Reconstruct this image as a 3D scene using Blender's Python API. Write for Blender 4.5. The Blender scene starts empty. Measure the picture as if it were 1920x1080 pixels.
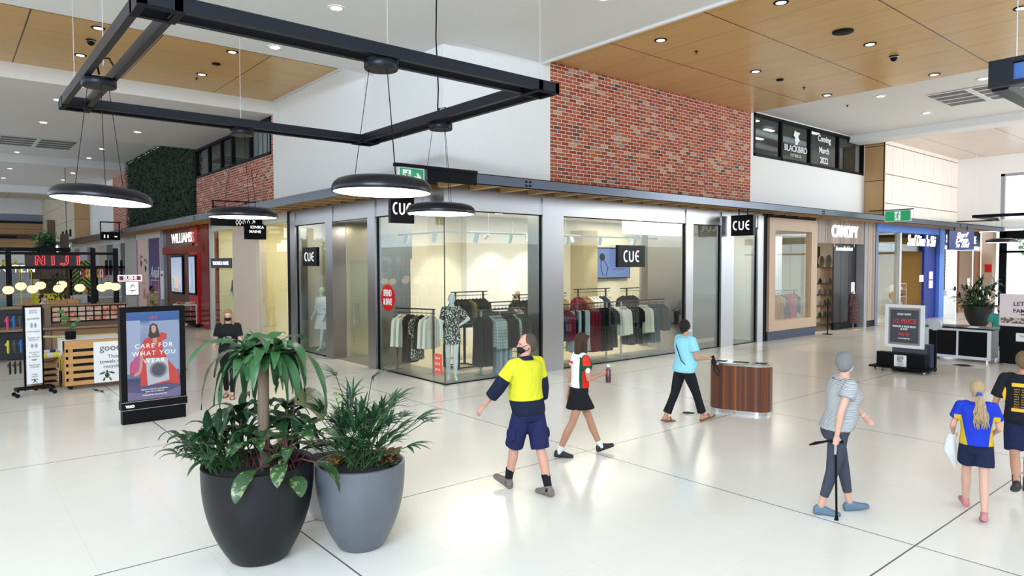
import bpy, bmesh, math, random
from mathutils import Vector, Matrix, Euler
PI = math.pi; R = math.radians
random.seed(7)
SC = bpy.context.scene
COL = SC.collection
# ---------------------------------------------------------------- camera, world, exposure
YAW, PITCH, ROLL, FPX = R(50.2), R(-2.05), R(-0.13), 1282.0
CAM = Vector((-7.87, -11.60, 2.5))
fv = Vector((math.cos(YAW)*math.cos(PITCH), math.sin(YAW)*math.cos(PITCH), math.sin(PITCH)))
rv = Vector((math.sin(YAW), -math.cos(YAW), 0)); uv = rv.cross(fv)
r2 = rv*math.cos(ROLL)+uv*math.sin(ROLL); u2 = uv*math.cos(ROLL)-rv*math.sin(ROLL)
cd = bpy.data.cameras.new('camera'); cam = bpy.data.objects.new('camera', cd); COL.objects.link(cam)
cam.matrix_world = Matrix(((r2.x, u2.x, -fv.x, CAM.x), (r2.y, u2.y, -fv.y, CAM.y), (r2.z, u2.z, -fv.z, CAM.z), (0, 0, 0, 1)))
cd.sensor_width = 36; cd.lens = FPX/1920*36; cd.clip_end = 400; cd.clip_start = 0.05
SC.camera = cam
W = bpy.data.worlds.new('daylight'); SC.world = W; W.use_nodes = True
W.node_tree.nodes['Background'].inputs[0].default_value = (0.80, 0.90, 1.0, 1)
W.node_tree.nodes['Background'].inputs[1].default_value = 1.8
vs = SC.view_settings; vs.view_transform = 'Standard'; vs.look = 'None'; vs.gamma = 1; vs.exposure = 0.52
SC.display_settings.display_device = 'sRGB'
SC.cycles.max_bounces = 10; SC.cycles.diffuse_bounces = 5; SC.cycles.glossy_bounces = 4
SC.cycles.transparent_max_bounces = 16; SC.cycles.transmission_bounces = 6
SC.cycles.sample_clamp_indirect = 6.0
SC.cycles.caustics_reflective = False; SC.cycles.caustics_refractive = False
def area(name, loc, size, power, color=(1, 1, 1), rot=(0, 0, 0), sy=None):
    l = bpy.data.lights.new(name, 'AREA'); l.energy = power; l.color = color; l.size = size
    if sy: l.shape = 'RECTANGLE'; l.size_y = sy
    o = bpy.data.objects.new(name, l); o.location = loc; o.rotation_euler = rot; COL.objects.link(o); return o
def spot(name, loc, target, power, angle=60, color=(1, .93, .8), blend=.6, r=.05):
    l = bpy.data.lights.new(name, 'SPOT'); l.energy = power; l.color = color; l.spot_size = R(angle); l.spot_blend = blend; l.shadow_soft_size = r
    o = bpy.data.objects.new(name, l); o.location = loc
    o.rotation_euler = (Vector(target)-Vector(loc)).to_track_quat('-Z', 'Y').to_euler(); COL.objects.link(o); return o
# ---------------------------------------------------------------- material helpers
MATS = {}
area('assumed_clerestory_fill', (-13.5, -13.5, 6.2), 9, 1250, (.70, .85, 1), (R(90), 0, R(-50)), sy=1.2)  # added fill for the upper walls; clerestory behind the camera assumed, not modelled
area('assumed_glazing_fill', (23.5, -13.0, 5.6), 6, 650, (.95, .98, 1), (R(90), 0, 0), sy=3)  # lamp added to whiten the upper right walls; glazing opposite assumed, not built
class NT:
    def __init__(s, m): s.t = m.node_tree; s.N = s.t.nodes; s.L = s.t.links
    def node(s, typ, **kw):
        n = s.N.new(typ)
        for k, v in kw.items(): setattr(n, k, v)
        return n
    def link(s, a, b): s.L.new(a, b)
    def m(s, op, a, b=None, c=None):
        n = s.node('ShaderNodeMath', operation=op)
        for i, v in enumerate((a, b, c)):
            if v is None: continue
            if isinstance(v, (int, float)): n.inputs[i].default_value = v
            else: s.link(v, n.inputs[i])
        return n.outputs[0]
    def coord(s, which='Object'):
        tc = s.node('ShaderNodeTexCoord'); sp = s.node('ShaderNodeSeparateXYZ'); s.link(tc.outputs[which], sp.inputs[0])
        return tc.outputs[which], sp.outputs[0], sp.outputs[1], sp.outputs[2]
    def comb(s, x, y, z=0.0):
        n = s.node('ShaderNodeCombineXYZ')
        for i, v in enumerate((x, y, z)):
            if isinstance(v, (int, float)): n.inputs[i].default_value = v
            else: s.link(v, n.inputs[i])
        return n.outputs[0]
    def noise(s, vec, scale, detail=3, rough=.5):
        n = s.node('ShaderNodeTexNoise'); n.inputs['Scale'].default_value = scale; n.inputs['Detail'].default_value = detail
        n.inputs['Roughness'].default_value = rough; s.link(vec, n.inputs['Vector']); return n.outputs['Fac']
    def white(s, vec):
        n = s.node('ShaderNodeTexWhiteNoise', noise_dimensions='3D'); s.link(vec, n.inputs['Vector']); return n.outputs['Value']
    def ramp(s, fac, stops, interp='LINEAR'):
        n = s.node('ShaderNodeValToRGB'); cr = n.color_ramp; cr.interpolation = interp
        while len(cr.elements) > 1: cr.elements.remove(cr.elements[-1])
        cr.elements[0].position = stops[0][0]; cr.elements[0].color = (*stops[0][1], 1)
        for p, c in stops[1:]:
            e = cr.elements.new(p); e.color = (*c, 1)
        s.link(fac, n.inputs[0]); return n.outputs[0]
    def mix(s, fac, a, b, blend='MIX'):
        n = s.node('ShaderNodeMix', data_type='RGBA', blend_type=blend)
        for sock, v in ((n.inputs['Factor'], fac), (n.inputs[6], a), (n.inputs[7], b)):
            if isinstance(v, (int, float)): sock.default_value = v
            elif isinstance(v, tuple): sock.default_value = (*v, 1)
            else: s.link(v, sock)
        return n.outputs[2]
    def scale(s, vec, sx, sy, sz):
        n = s.node('ShaderNodeVectorMath', operation='MULTIPLY'); s.link(vec, n.inputs[0]); n.inputs[1].default_value = (sx, sy, sz); return n.outputs[0]
def mat(name, color=(.8, .8, .8), rough=.5, metal=0., spec=.5, emit=None, es=1., coat=0., fn=None, trans=0.):
    if name in MATS: return MATS[name]
    m = bpy.data.materials.new(name); m.use_nodes = True; MATS[name] = m
    b = m.node_tree.nodes['Principled BSDF']
    b.inputs['Base Color'].default_value = (*color, 1); b.inputs['Roughness'].default_value = rough
    b.inputs['Metallic'].default_value = metal; b.inputs['Specular IOR Level'].default_value = spec
    b.inputs['Coat Weight'].default_value = coat; b.inputs['Transmission Weight'].default_value = trans
    if emit: b.inputs['Base Color'].default_value = (.02, .02, .02, 1); b.inputs['Emission Color'].default_value = (*emit, 1); b.inputs['Emission Strength'].default_value = es
    n = NT(m)
    if fn: fn(n, b)
    elif emit is None and not metal and color is not None:
        v, x, y, z = n.coord(); f = n.noise(v, 9.0, 4)
        c = n.mix(f, tuple(min(1, k*.975) for k in color), tuple(min(1, k*1.02) for k in color)); n.link(c, b.inputs['Base Color'])
    return m
def bump(n, b, h, strength=.3, dist=.01):
    k = n.node('ShaderNodeBump'); k.inputs['Strength'].default_value = strength; k.inputs['Distance'].default_value = dist
    n.link(h, k.inputs['Height']); n.link(k.outputs[0], b.inputs['Normal'])
def line(n, c, period, off, half):       # 1 where |c-off| is near a multiple of period
    t = n.m('DIVIDE', n.m('SUBTRACT', c, off), period); fr = n.m('FRACT', n.m('ADD', t, 0.5))
    return n.m('LESS_THAN', n.m('ABSOLUTE', n.m('SUBTRACT', fr, 0.5)), half/period)
def f_floor(n, b):
    v, x, y, z = n.coord()
    base = n.mix(n.noise(v, 1.3, 5, .6), (.75, .715, .65), (.83, .795, .73))
    sp = n.noise(v, 120, 2); base = n.mix(n.m('MULTIPLY', n.m('GREATER_THAN', sp, .68), .25), base, (.55, .52, .48))
    hair = n.m('MAXIMUM', line(n, x, .8, -5.35, .0022), line(n, y, .8, -5.3, .0022))
    base = n.mix(n.m('MULTIPLY', hair, .28), base, (.45, .43, .4))
    big = n.m('MAXIMUM', line(n, x, 4.03, -5.35, .008), line(n, y, 4.0, -5.3, .008))
    base = n.mix(n.m('MULTIPLY', big, .9), base, (.03, .03, .03)); n.link(base, b.inputs['Base Color'])
    n.link(n.m('ADD', n.m('MULTIPLY', n.noise(v, 2.5, 3), .08), .135), b.inputs['Roughness'])
    bump(n, b, n.noise(v, .9, 2), .05, .03)
def brick(axis, hi=False):
    def fn(n, b):
        v, x, y, z = n.coord(); u = x if axis == 'x' else y
        bw, bh, mo = .245, .0862, .0075
        row = n.m('FLOOR', n.m('DIVIDE', z, bh)); sh = n.m('MULTIPLY', n.m('MODULO', row, 2.0), .5)
        uu = n.m('ADD', n.m('DIVIDE', u, bw), sh); colm = n.m('FLOOR', uu)
        fx = n.m('MULTIPLY', n.m('FRACT', uu), bw); fz = n.m('SUBTRACT', z, n.m('MULTIPLY', row, bh))
        ed = n.m('MINIMUM', n.m('MINIMUM', fx, n.m('SUBTRACT', bw, fx)), n.m('MINIMUM', fz, n.m('SUBTRACT', bh, fz)))
        wob = n.m('MULTIPLY', n.m('SUBTRACT', n.noise(v, 30, 2), .5), .006)
        mor = n.m('LESS_THAN', n.m('ADD', ed, wob), mo)
        rnd = n.white(n.comb(colm, row, 3.0))
        c = n.ramp(rnd, [(0, (.32, .05, .018)), (.2, (.42, .075, .024)), (.45, (.47, .10, .033)), (.62, (.25, .038, .016)), (.78, (.50, .15, .06)), (.85, (.55, .36, .22)), (.93, (.33, .23, .19)), (.965, (.045, .045, .05))], 'CONSTANT')
        c = n.mix(n.m('MULTIPLY', n.noise(v, 22, 4), .5), c, (.30, .075, .03)); c = n.mix(mor, c, (.68, .62, .56))
        n.link(c, b.inputs['Base Color']); bump(n, b, n.m('SUBTRACT', 1.0, mor), .6, .006)
    return fn
def ply(thick, thin, tint=((.58, .34, .11), (.74, .48, .20))):   # thick=(axis,period,off)
    def fn(n, b):
        v, x, y, z = n.coord(); ax = dict(x=x, y=y, z=z)
        g = n.scale(v, *[(.35 if thin and a == thick[0] else 2.5) for a in 'xyz']); gr = n.noise(g, 2.2, 6, .62)
        c = n.mix(gr, tint[0], tint[1]); kn = n.noise(v, 9, 1)
        pid = n.m('FLOOR', n.m('DIVIDE', n.m('SUBTRACT', ax[thin[0]], thin[2]), thin[1])); pid2 = n.m('FLOOR', n.m('DIVIDE', n.m('SUBTRACT', ax[thick[0]], thick[2]), thick[1]))
        c = n.mix(n.m('MULTIPLY', n.white(n.comb(pid, pid2, 1.0)), .28), c, tint[0])
        c = n.mix(n.m('MULTIPLY', n.m('GREATER_THAN', kn, .79), .5), c, (.2, .09, .03))
        l1 = line(n, ax[thick[0]], thick[1], thick[2], .014); l2 = line(n, ax[thin[0]], thin[1], thin[2], .006)
        c = n.mix(n.m('MAXIMUM', l1, n.m('MULTIPLY', l2, .75)), c, (.07, .035, .015)); n.link(c, b.inputs['Base Color'])
    return fn
def f_ss(n, b):
    v, x, y, z = n.coord(); g = n.scale(v, 1.0, 1.0, 90.0); f = n.noise(g, 6, 3)
    n.link(n.mix(f, (.36, .355, .36), (.46, .455, .46)), b.inputs['Base Color'])
    n.link(n.m('ADD', n.m('MULTIPLY', f, .12), .27), b.inputs['Roughness']); 
def f_stripe_timber(n, b):
    v, x, y, z = n.coord(); u = n.m('ADD', x, y); s_ = n.m('FLOOR', n.m('DIVIDE', u, .055)); r_ = n.white(n.comb(s_, 0.0))
    c = n.ramp(r_, [(0, (.10, .03, .012)), (.4, (.17, .05, .02)), (.75, (.25, .08, .03)), (1, (.42, .17, .06))])
    gr = n.noise(n.scale(v, 8, 8, .8), 4, 5); c = n.mix(n.m('MULTIPLY', gr, .5), c, (.08, .03, .01))
    n.link(c, b.inputs['Base Color'])
def f_slats(n, b):
    v, x, y, z = n.coord(); s_ = n.m('FLOOR', n.m('DIVIDE', n.m('ADD', x, y), .05)); r_ = n.white(n.comb(s_, 2.0))
    c = n.ramp(r_, [(0, (.20, .15, .12)), (1, (.46, .37, .31))]); n.link(n.mix(n.m('MULTIPLY', n.noise(n.scale(v, 6, 6, .7), 4, 5), .4), c, (.18, .13, .1)), b.inputs['Base Color'])
def wood(c1, c2, ax='z', sc=3.0):
    def fn(n, b):
        v, x, y, z = n.coord(); s_ = {'x': (.25, 3, 3), 'y': (3, .25, 3), 'z': (3, 3, .25)}[ax]
        g = n.noise(n.scale(v, *s_), sc*2, 6, .65); n.link(n.mix(g, c1, c2), b.inputs['Base Color'])
    return fn
def f_glass(n, b):
    o = n.N['Material Output']; n.N.remove(b)
    tr = n.node('ShaderNodeBsdfTransparent'); tr.inputs[0].default_value = (.93, .965, .95, 1)
    gl = n.node('ShaderNodeBsdfGlossy'); gl.inputs['Roughness'].default_value = .02; gl.inputs[0].default_value = (1, 1, 1, 1)
    ge = n.node('ShaderNodeNewGeometry'); dp = n.node('ShaderNodeVectorMath', operation='DOT_PRODUCT')
    n.link(ge.outputs['Normal'], dp.inputs[0]); n.link(ge.outputs['Incoming'], dp.inputs[1])
    f2 = n.m('ADD', n.m('MULTIPLY', n.m('POWER', n.m('SUBTRACT', 1.0, n.m('MINIMUM', n.m('ABSOLUTE', dp.outputs['Value']), 1.0)), 5.0), .6), .045); mx = n.node('ShaderNodeMixShader')
    n.link(f2, mx.inputs[0]); n.link(tr.outputs[0], mx.inputs[1]); n.link(gl.outputs[0], mx.inputs[2]); n.link(mx.outputs[0], o.inputs[0])
M = {}
M['floor'] = mat('polished_stone_floor', fn=f_floor, spec=.55)
M['white'] = mat('white_paint', (.80, .80, .79), .6)
M['ceil'] = mat('ceiling_paint', (.80, .79, .77), .75)
M['cream'] = mat('cream_paint', (.80, .76, .66), .7)
M['brickx'] = mat('red_brick_x', fn=brick('x'), rough=.85); M['bricky'] = mat('red_brick_y', fn=brick('y'), rough=.85)
M['plyR'] = mat('ply_ceiling_right', fn=ply(('y', 2.3, -1.75), ('x', 1.2, .75)), rough=.26, spec=.5)
M['plyL'] = mat('ply_ceiling_left', fn=ply(('x', 2.33, -4.1), ('y', 1.2, 4.6)), rough=.35, spec=.45)
M['plyW'] = mat('ply_wall', fn=ply(('z', 1.3, .4), ('x', 1.2, .2), ((.46, .27, .12), (.60, .38, .18))), rough=.5)
M['plyWy'] = mat('ply_wall_y', fn=ply(('z', 1.3, .4), ('y', 1.2, .2), ((.46, .27, .12), (.60, .38, .18))), rough=.5)
M['pale'] = mat('pale_panel', fn=ply(('z', 1.1, .35), ('x', 1.05, .2), ((.74, .66, .58), (.82, .75, .68))), rough=.45)
M['paley'] = mat('pale_panel_y', fn=ply(('z', 1.3, .35), ('y', 1.3, .2), ((.60, .54, .42), (.72, .66, .52))), rough=.45)
M['ss'] = mat('brushed_steel', fn=f_ss, metal=1., rough=.3)
M['steel'] = mat('polished_steel', (.7, .7, .7), .18, 1.)
M['fascia'] = mat('galvanised_fascia', (.075, .088, .115), .3, .6)
M['black'] = mat('black_powdercoat', (.004, .0045, .006), .5, spec=.12)
M['blacks'] = mat('black_satin', (.004, .004, .005), .35, spec=.15)
M['dark'] = mat('dark_void', (.012, .012, .012), .9)
M['pine'] = mat('pine_joist', fn=wood((.62, .34, .13), (.80, .52, .24), 'y'), rough=.55)
M['glass'] = mat('shop_glass', fn=f_glass)
M['red'] = mat('red_gloss', (.62, .01, .008), .18); M['dred'] = mat('dark_red_gloss', (.25, .012, .01), .15)
M['slats'] = mat('vertical_timber_slats', fn=f_slats, rough=.6)
M['oak'] = mat('pale_oak', fn=wood((.48, .33, .22), (.60, .44, .32), 'z'), rough=.5)
M['bintimber'] = mat('bin_timber', fn=f_stripe_timber, rough=.35)
M['brown'] = mat('brown_boards', fn=ply(('z', 9., 0), ('y', .16, 0), ((.10, .03, .015), (.15, .05, .025))), rough=.5)
M['lamp'] = mat('lamp_lens', emit=(1, .97, .92), es=9.); M['warm'] = mat('warm_globe', emit=(1, .70, .34), es=1.3)
M['diff'] = mat('pendant_diffuser', emit=(1, .96, .90), es=5.)
M['signw'] = mat('lit_white_letters', emit=(1, 1, 1), es=.95); M['wtext'] = mat('white_print', (.85, .85, .85), .5)
M['btext'] = mat('black_print', (.03, .03, .03), .5)
M['grey'] = mat('grey_paint', (.30, .31, .33), .6); M['lgrey'] = mat('light_grey_paint', (.55, .56, .58), .5)
M['navy'] = mat('navy_paint', (.03, .04, .08), .5); M['blue'] = mat('cobalt_paint', (.008, .03, .30), .45, spec=.25)
M['lblue'] = mat('light_blue_paint', (.10, .22, .62), .5, spec=.3)
M['tile'] = mat('grey_slate_tile', (.22, .21, .185), .35); M['shopfloor'] = mat('beige_shop_floor', (.62, .54, .42), .4)
M['stone'] = mat('stone_paving', (.55, .55, .55), .7)
# ---------------------------------------------------------------- mesh helpers
class MB:
    def __init__(s): s.v = []; s.f = []
    def add(s, vs_, fs): o = len(s.v); s.v += [tuple(v) for v in vs_]; s.f += [tuple(i+o for i in f) for f in fs]; return s
    def box(s, x0, x1, y0, y1, z0, z1):
        if x0 > x1: x0, x1 = x1, x0
        if y0 > y1: y0, y1 = y1, y0
        if z0 > z1: z0, z1 = z1, z0
        return s.add([(x0, y0, z0), (x1, y0, z0), (x1, y1, z0), (x0, y1, z0), (x0, y0, z1), (x1, y0, z1), (x1, y1, z1), (x0, y1, z1)],
                     [(0, 3, 2, 1), (4, 5, 6, 7), (0, 1, 5, 4), (1, 2, 6, 5), (2, 3, 7, 6), (3, 0, 4, 7)])
    def obox(s, c, size, mtx):       # oriented box
        h = [k/2 for k in size]; t = MB().box(-h[0], h[0], -h[1], h[1], -h[2], h[2]); c = Vector(c)
        return s.add([mtx @ Vector(v)+c for v in t.v], t.f)
    def bar(s, a, b, w, h=None):     # rectangular bar from a to b
        a, b = Vector(a), Vector(b); d = b-a; q = d.to_track_quat('Z', 'Y').to_matrix()
        return s.obox((a+b)/2, (w, h or w, d.length), q)
    def rings(s, rs, cap=True, closed=False):
        n = len(rs[0]); o = len(s.v); s.v += [tuple(p) for r in rs for p in r]
        m = len(rs)
        for i in range(m-1 if not closed else m):
            a, b = o+i*n, o+((i+1) % m)*n
            for j in range(n): s.f.append((a+j, a+(j+1) % n, b+(j+1) % n, b+j))
        if cap and not closed:
            s.f.append(tuple(o+j for j in reversed(range(n)))); s.f.append(tuple(o+(m-1)*n+j for j in range(n)))
        return s
    def tube(s, pts, r, n=8, cap=True):
        pts = [Vector(p) for p in pts]; rr = r if isinstance(r, (list, tuple)) else [r]*len(pts); rs = []
        up = None
        for i, p in enumerate(pts):
            d = (pts[min(i+1, len(pts)-1)]-pts[max(i-1, 0)]).normalized()
            if up is None: up = Vector((0, 0, 1)) if abs(d.z) < .9 else Vector((1, 0, 0))
            a = d.cross(up).normalized(); b_ = a.cross(d).normalized(); up = b_
            rs.append([p+(a*math.cos(2*PI*k/n)+b_*math.sin(2*PI*k/n))*rr[i] for k in range(n)])
        return s.rings(rs, cap)
    def lathe(s, prof, n=32, c=(0, 0, 0), cap=False, sx=1, sy=1):
        return s.rings([[(c[0]+r*sx*math.cos(2*PI*k/n), c[1]+r*sy*math.sin(2*PI*k/n), c[2]+z) for k in range(n)] for r, z in prof], cap)
    def cyl(s, c, r, h, n=24): return s.lathe([(r, 0), (r, h)], n, c, True)
    def ball(s, c, rx, ry=None, rz=None, n=16, m=10, mtx=None):
        ry = ry or rx; rz = rz or rx; rs = []; c = Vector(c)
        for i in range(m+1):
            t = PI*max(.02, min(.98, i/m)); 
            ring = [Vector((rx*math.sin(t)*math.cos(2*PI*k/n), ry*math.sin(t)*math.sin(2*PI*k/n), -rz*math.cos(t))) for k in range(n)]
            rs.append([(mtx @ p if mtx else p)+c for p in ring])
        return s.rings(rs)
    def prism(s, poly, fn, d):       # poly 2d pts; fn(u,v,w)->xyz ; w 0..d
        n = len(poly); o = len(s.v); s.v += [tuple(fn(u, v, 0)) for u, v in poly]+[tuple(fn(u, v, d)) for u, v in poly]
        s.f.append(tuple(o+i for i in range(n))); s.f.append(tuple(o+n+i for i in reversed(range(n))))
        for i in range(n): s.f.append((o+i, o+n+i, o+n+(i+1) % n, o+(i+1) % n))
        return s
    def xf(s, m): s.v = [tuple(m @ Vector(v)) for v in s.v]; return s
    def join(s, other, m=None): return s.add([(m @ Vector(v)) if m else v for v in other.v], other.f)
def obj(name, mb, m, parent=None, smooth=False, world=False, bevel=0, fixn=True):
    me = bpy.data.meshes.new(name); vs_ = mb.v
    if parent is not None and world:
        inv = parent.matrix_world.inverted() if parent.type != 'EMPTY' or True else None
        inv = wm(parent).inverted(); vs_ = [tuple(inv @ Vector(v)) for v in vs_]
    me.from_pydata(vs_, [], mb.f); me.materials.append(m)
    if fixn or bevel:
        bm = bmesh.new(); bm.from_mesh(me)
        if bevel: bmesh.ops.remove_doubles(bm, verts=bm.verts, dist=1e-5); bmesh.ops.bevel(bm, geom=[e for e in bm.edges if len(e.link_faces) == 2 and e.calc_face_angle(0) > .7], offset=bevel, segments=2, affect='EDGES', profile=.6, clamp_overlap=True)
        if fixn: bmesh.ops.recalc_face_normals(bm, faces=bm.faces)
        bm.to_mesh(me); bm.free()
    if smooth:
        for p in me.polygons: p.use_smooth = True
        try: me.set_sharp_from_angle(angle=R(50))
        except Exception: pass
    o = bpy.data.objects.new(name, me); COL.objects.link(o)
    if parent is not None: o.parent = parent
    return o
def wm(o):
    m = Matrix.Translation(o.location) @ o.rotation_euler.to_matrix().to_4x4()
    return wm(o.parent) @ m if o.parent else m
def thing(name, label, cat, loc=(0, 0, 0), rotz=0, group=None):
    o = bpy.data.objects.new(name, None); COL.objects.link(o); o.empty_display_size = .2
    o.location = loc; o.rotation_euler = (0, 0, rotz); o['label'] = label; o['category'] = cat
    if group: o['group'] = group
    return o
def tag(o, label, cat, group=None):
    o['label'] = label; o['category'] = cat
    if group: o['group'] = group
    return o
def struct(name, mb, m, **k):
    o = obj(name, mb, m, **k)
    if o.parent is None: o['kind'] = 'structure'
    return o
def dup(root, loc=None, rotz=None, label=None, group=None):
    r = root.copy(); COL.objects.link(r)
    if loc is not None: r.location = loc
    if rotz is not None: r.rotation_euler = (0, 0, rotz)
    if label: r['label'] = label
    if group: r['group'] = group
    for ch in list(root.children):
        c = ch.copy(); COL.objects.link(c); c.parent = r
        for g in ch.children:
            d = g.copy(); COL.objects.link(d); d.parent = c
    return r
B = lambda *a: MB().box(*a)
def text_mb(s, size, ext=.01, shear=0, sx=1, spacing=1.0, offset=0., align='CENTER'):
    c = bpy.data.curves.new('txt', 'FONT'); c.body = s; c.size = size; c.extrude = ext; c.align_x = align; c.align_y = 'CENTER'
    c.space_character = spacing; c.offset = offset; c.shear = shear; c.resolution_u = 3
    o = bpy.data.objects.new('txt', c); COL.objects.link(o); dg = bpy.context.evaluated_depsgraph_get(); dg.update()
    me = o.evaluated_get(dg).to_mesh(); mb = MB(); mb.v = [(v.co.x*sx, v.co.y, v.co.z) for v in me.vertices]; mb.f = [tuple(p.vertices) for p in me.polygons]
    o.evaluated_get(dg).to_mesh_clear(); bpy.data.objects.remove(o); bpy.data.curves.remove(c); return mb
def PL(loc, face='R'):     # placement of a flat thing: 'R' faces -Y, 'L' faces -X, angle in radians otherwise
    a = {'R': 0, 'L': -PI/2}.get(face, face)
    return Matrix.Translation(loc) @ Matrix.Rotation(a, 4, 'Z') @ Matrix.Rotation(PI/2, 4, 'X')
def text(name, s, size, loc, face, m, parent=None, world=True, **k):
    return obj(name, text_mb(s, size, **k).xf(PL(loc, face)), m, parent, world=world and parent is not None, fixn=False)
# ---------------------------------------------------------------- the shell
struct('floor', B(-22, 40, -24, 75, -.2, 0), M['floor'])
# ceilings
struct('ceiling', B(-15, .2, -14.5, 2.95, 6.93, 7.15), M['ceil'])
struct('ceiling', B(.2, 2.72, -14.5, 0, 7.05, 7.25), M['ceil'])
struct('ceiling', B(2.72, 11.45, -14.5, 0, 7.13, 7.3), M['plyR'])
struct('trim_1', B(2.66, 2.72, -14.5, 0, 7.0, 7.3), M['white'])
struct('ceiling', B(11.45, 19.0, -14.5, 0, 7.2, 7.4), M['ceil'])
struct('ceiling', B(19.0, 27.2, -14.5, 0, 7.11, 7.3), mat('ply_ceiling_end', fn=ply(('y', 2.3, -1.75), ('x', 1.2, .75), ((.62, .50, .42), (.72, .60, .52))), rough=.3))
struct('ceiling_beam_end', B(18.1, 19.0, -14.5, 0, 6.95, 7.4), M['ceil'])
struct('ceiling', B(-15, 0, 2.95, 4.6, 7.46, 7.6), M['ceil'])
struct('ceiling', B(-9, -.08, 4.6, 9.1, 7.42, 7.55), M['plyL'])
struct('ceiling', B(-15, -9, 4.6, 9.1, 7.42, 7.55), M['ceil'])
struct('trim_2', B(-.08, 0, 4.6, 9.1, 7.38, 7.5), M['white'])
struct('ceiling', B(-15, 0, 9.1, 17.3, 7.04, 7.5), M['ceil'])
struct('ceiling', B(-15, 0, 17.3, 30.2, 7.95, 8.1), M['ceil'])
struct('ceiling', B(-15, 0, 30.2, 42, 7.55, 8.2), M['ceil'])
struct('ceiling', B(-15, 0, 42, 42.6, 7.1, 8.2), M['white'])
struct('ceiling', B(-15, 0, 42.6, 52, 7.5, 8.2), mat('ply_ceiling_far', fn=ply(('x', 2.33, -4.1), ('y', 1.2, 4.6), ((.50, .42, .34), (.60, .51, .42))), rough=.6))
struct('ceiling', B(-15, 0, 52, 62, 8.2, 8.4), M['white'])
# upper walls above the shops, right mall (y=0) and left mall (x=0)
struct('wall_right', B(0, 2.95, 0, .3, 4.2, 7.15), M['white'])
struct('wall_right', B(2.95, 11.4, 0, .3, 4.2, 7.2), M['brickx'])
w = MB(); w.box(11.4, 19.4, 0, .3, 4.2, 5.83); w.box(11.4, 11.55, 0, .3, 5.83, 7.25); w.box(19.3, 19.4, 0, .3, 5.83, 7.25); w.box(11.55, 19.3, 0, .3, 7.16, 7.25)
struct('wall_right', w, M['white'])
struct('wall_right', B(19.4, 19.5, -.72, .0, 4.2, 7.15), M['plyWy'])
struct('wall_right', B(19.5, 27.2, -.72, .0, 4.2, 7.15), M['pale'])
struct('trim_3', B(19.385, 19.41, -.735, -.7, 4.2, 7.13), M['dark'])
e = MB(); e.box(27.2, 27.5, -2.35, 0, 4.3, 7.2); e.box(27.2, 27.5, -14.5, -2.35, 6.3, 7.2); struct('wall_end', e, M['white'])
struct('wall_left', B(0, .3, .3, 9.25, 4.2, 7.5), M['white'])
struct('wall_left', B(0, .3, 9.25, 17.5, 4.2, 5.88), M['bricky'])
struct('wall_left', B(0, .3, 30.3, 34.7, 4.2, 7.7), M['bricky'])
struct('wall_left', B(0, .3, 34.7, 43.0, 4.2, 8.1), M['white'])
struct('wall_left', B(-.9, 0, 43.0, 43.1, 4.2, 7.6), M['plyW'])
struct('wall_left', B(-.9, .3, 43.1, 62, 4.2, 8.2), M['paley'])
for i in range(3):
    tag(obj('wall_speaker', B(-.96, -.9, 44.6+i*1.9, 45.2+i*1.9, 4.45, 4.95), M['black']), 'small square black speaker on the far pale panelled wall, %s' % ['nearest', 'middle', 'farthest'][i], 'speaker', 'square black speakers on the far panelled wall')
struct('wall_far', B(-20, 0, 62, 62.2, 6.9, 8.4), M['white'])
struct('wall_far', B(-20, 0, 61.9, 62.1, 6.3, 6.9), mat('blue_grey_paint', (.22, .26, .34), .6))
struct('wall_far', B(-20, -.9, 62, 62.2, 5.1, 6.15), M['plyW']); struct('trim_4', B(-20, 0, 61.7, 62.1, 6.12, 6.3), M['dark'])
struct('wall_far', B(-20, 0, 62, 62.2, 3.0, 5.1), M['plyW']); struct('trim_5', B(-20, 0, 60.5, 62, 4.75, 5.1), mat('dark_brown_soffit', (.07, .04, .03), .7))
struct('wall_far', B(-20, -7.1, 61.8, 62, 3.6, 4.75), M['brickx'])
struct('wall_far', B(-20, 0, 62, 62.2, 0, 3.1), M['grey'])
# brick window strips
def win_strip(idx, face, a0, a1, z0, z1, mull, d=.0, inner='dark'):
    f = MB(); g = MB(); t = .09
    def bx(u0, u1, w0, w1, zz0, zz1): return (u0, u1, w0, w1, zz0, zz1) if face == 'R' else (w0, w1, u0, u1, zz0, zz1)
    for (u0, u1, zz0, zz1) in [(a0, a1, z0, z0+t), (a0, a1, z1-t, z1)]+[(m-t/2, m+t/2, z0, z1) for m in [a0+t/2]+mull+[a1-t/2]]: f.box(*bx(u0, u1, -.02, .12, zz0, zz1))
    g.box(*bx(a0, a1, .04, .05, z0, z1))
    o = struct('window_%d' % idx, f, M['black']); obj('glass', g, M['glass'], o); return o
win_strip(1, 'L', 9.4, 17.5, 5.88, 7.04, [11.3, 13.1, 14.3, 15.8])
w2 = win_strip(2, 'R', 11.55, 19.3, 5.83, 7.16, [13.25, 15.15, 17.25])
struct('wall_left', B(0, .3, 9.25, 9.4, 5.88, 7.1), M['bricky'])
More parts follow.
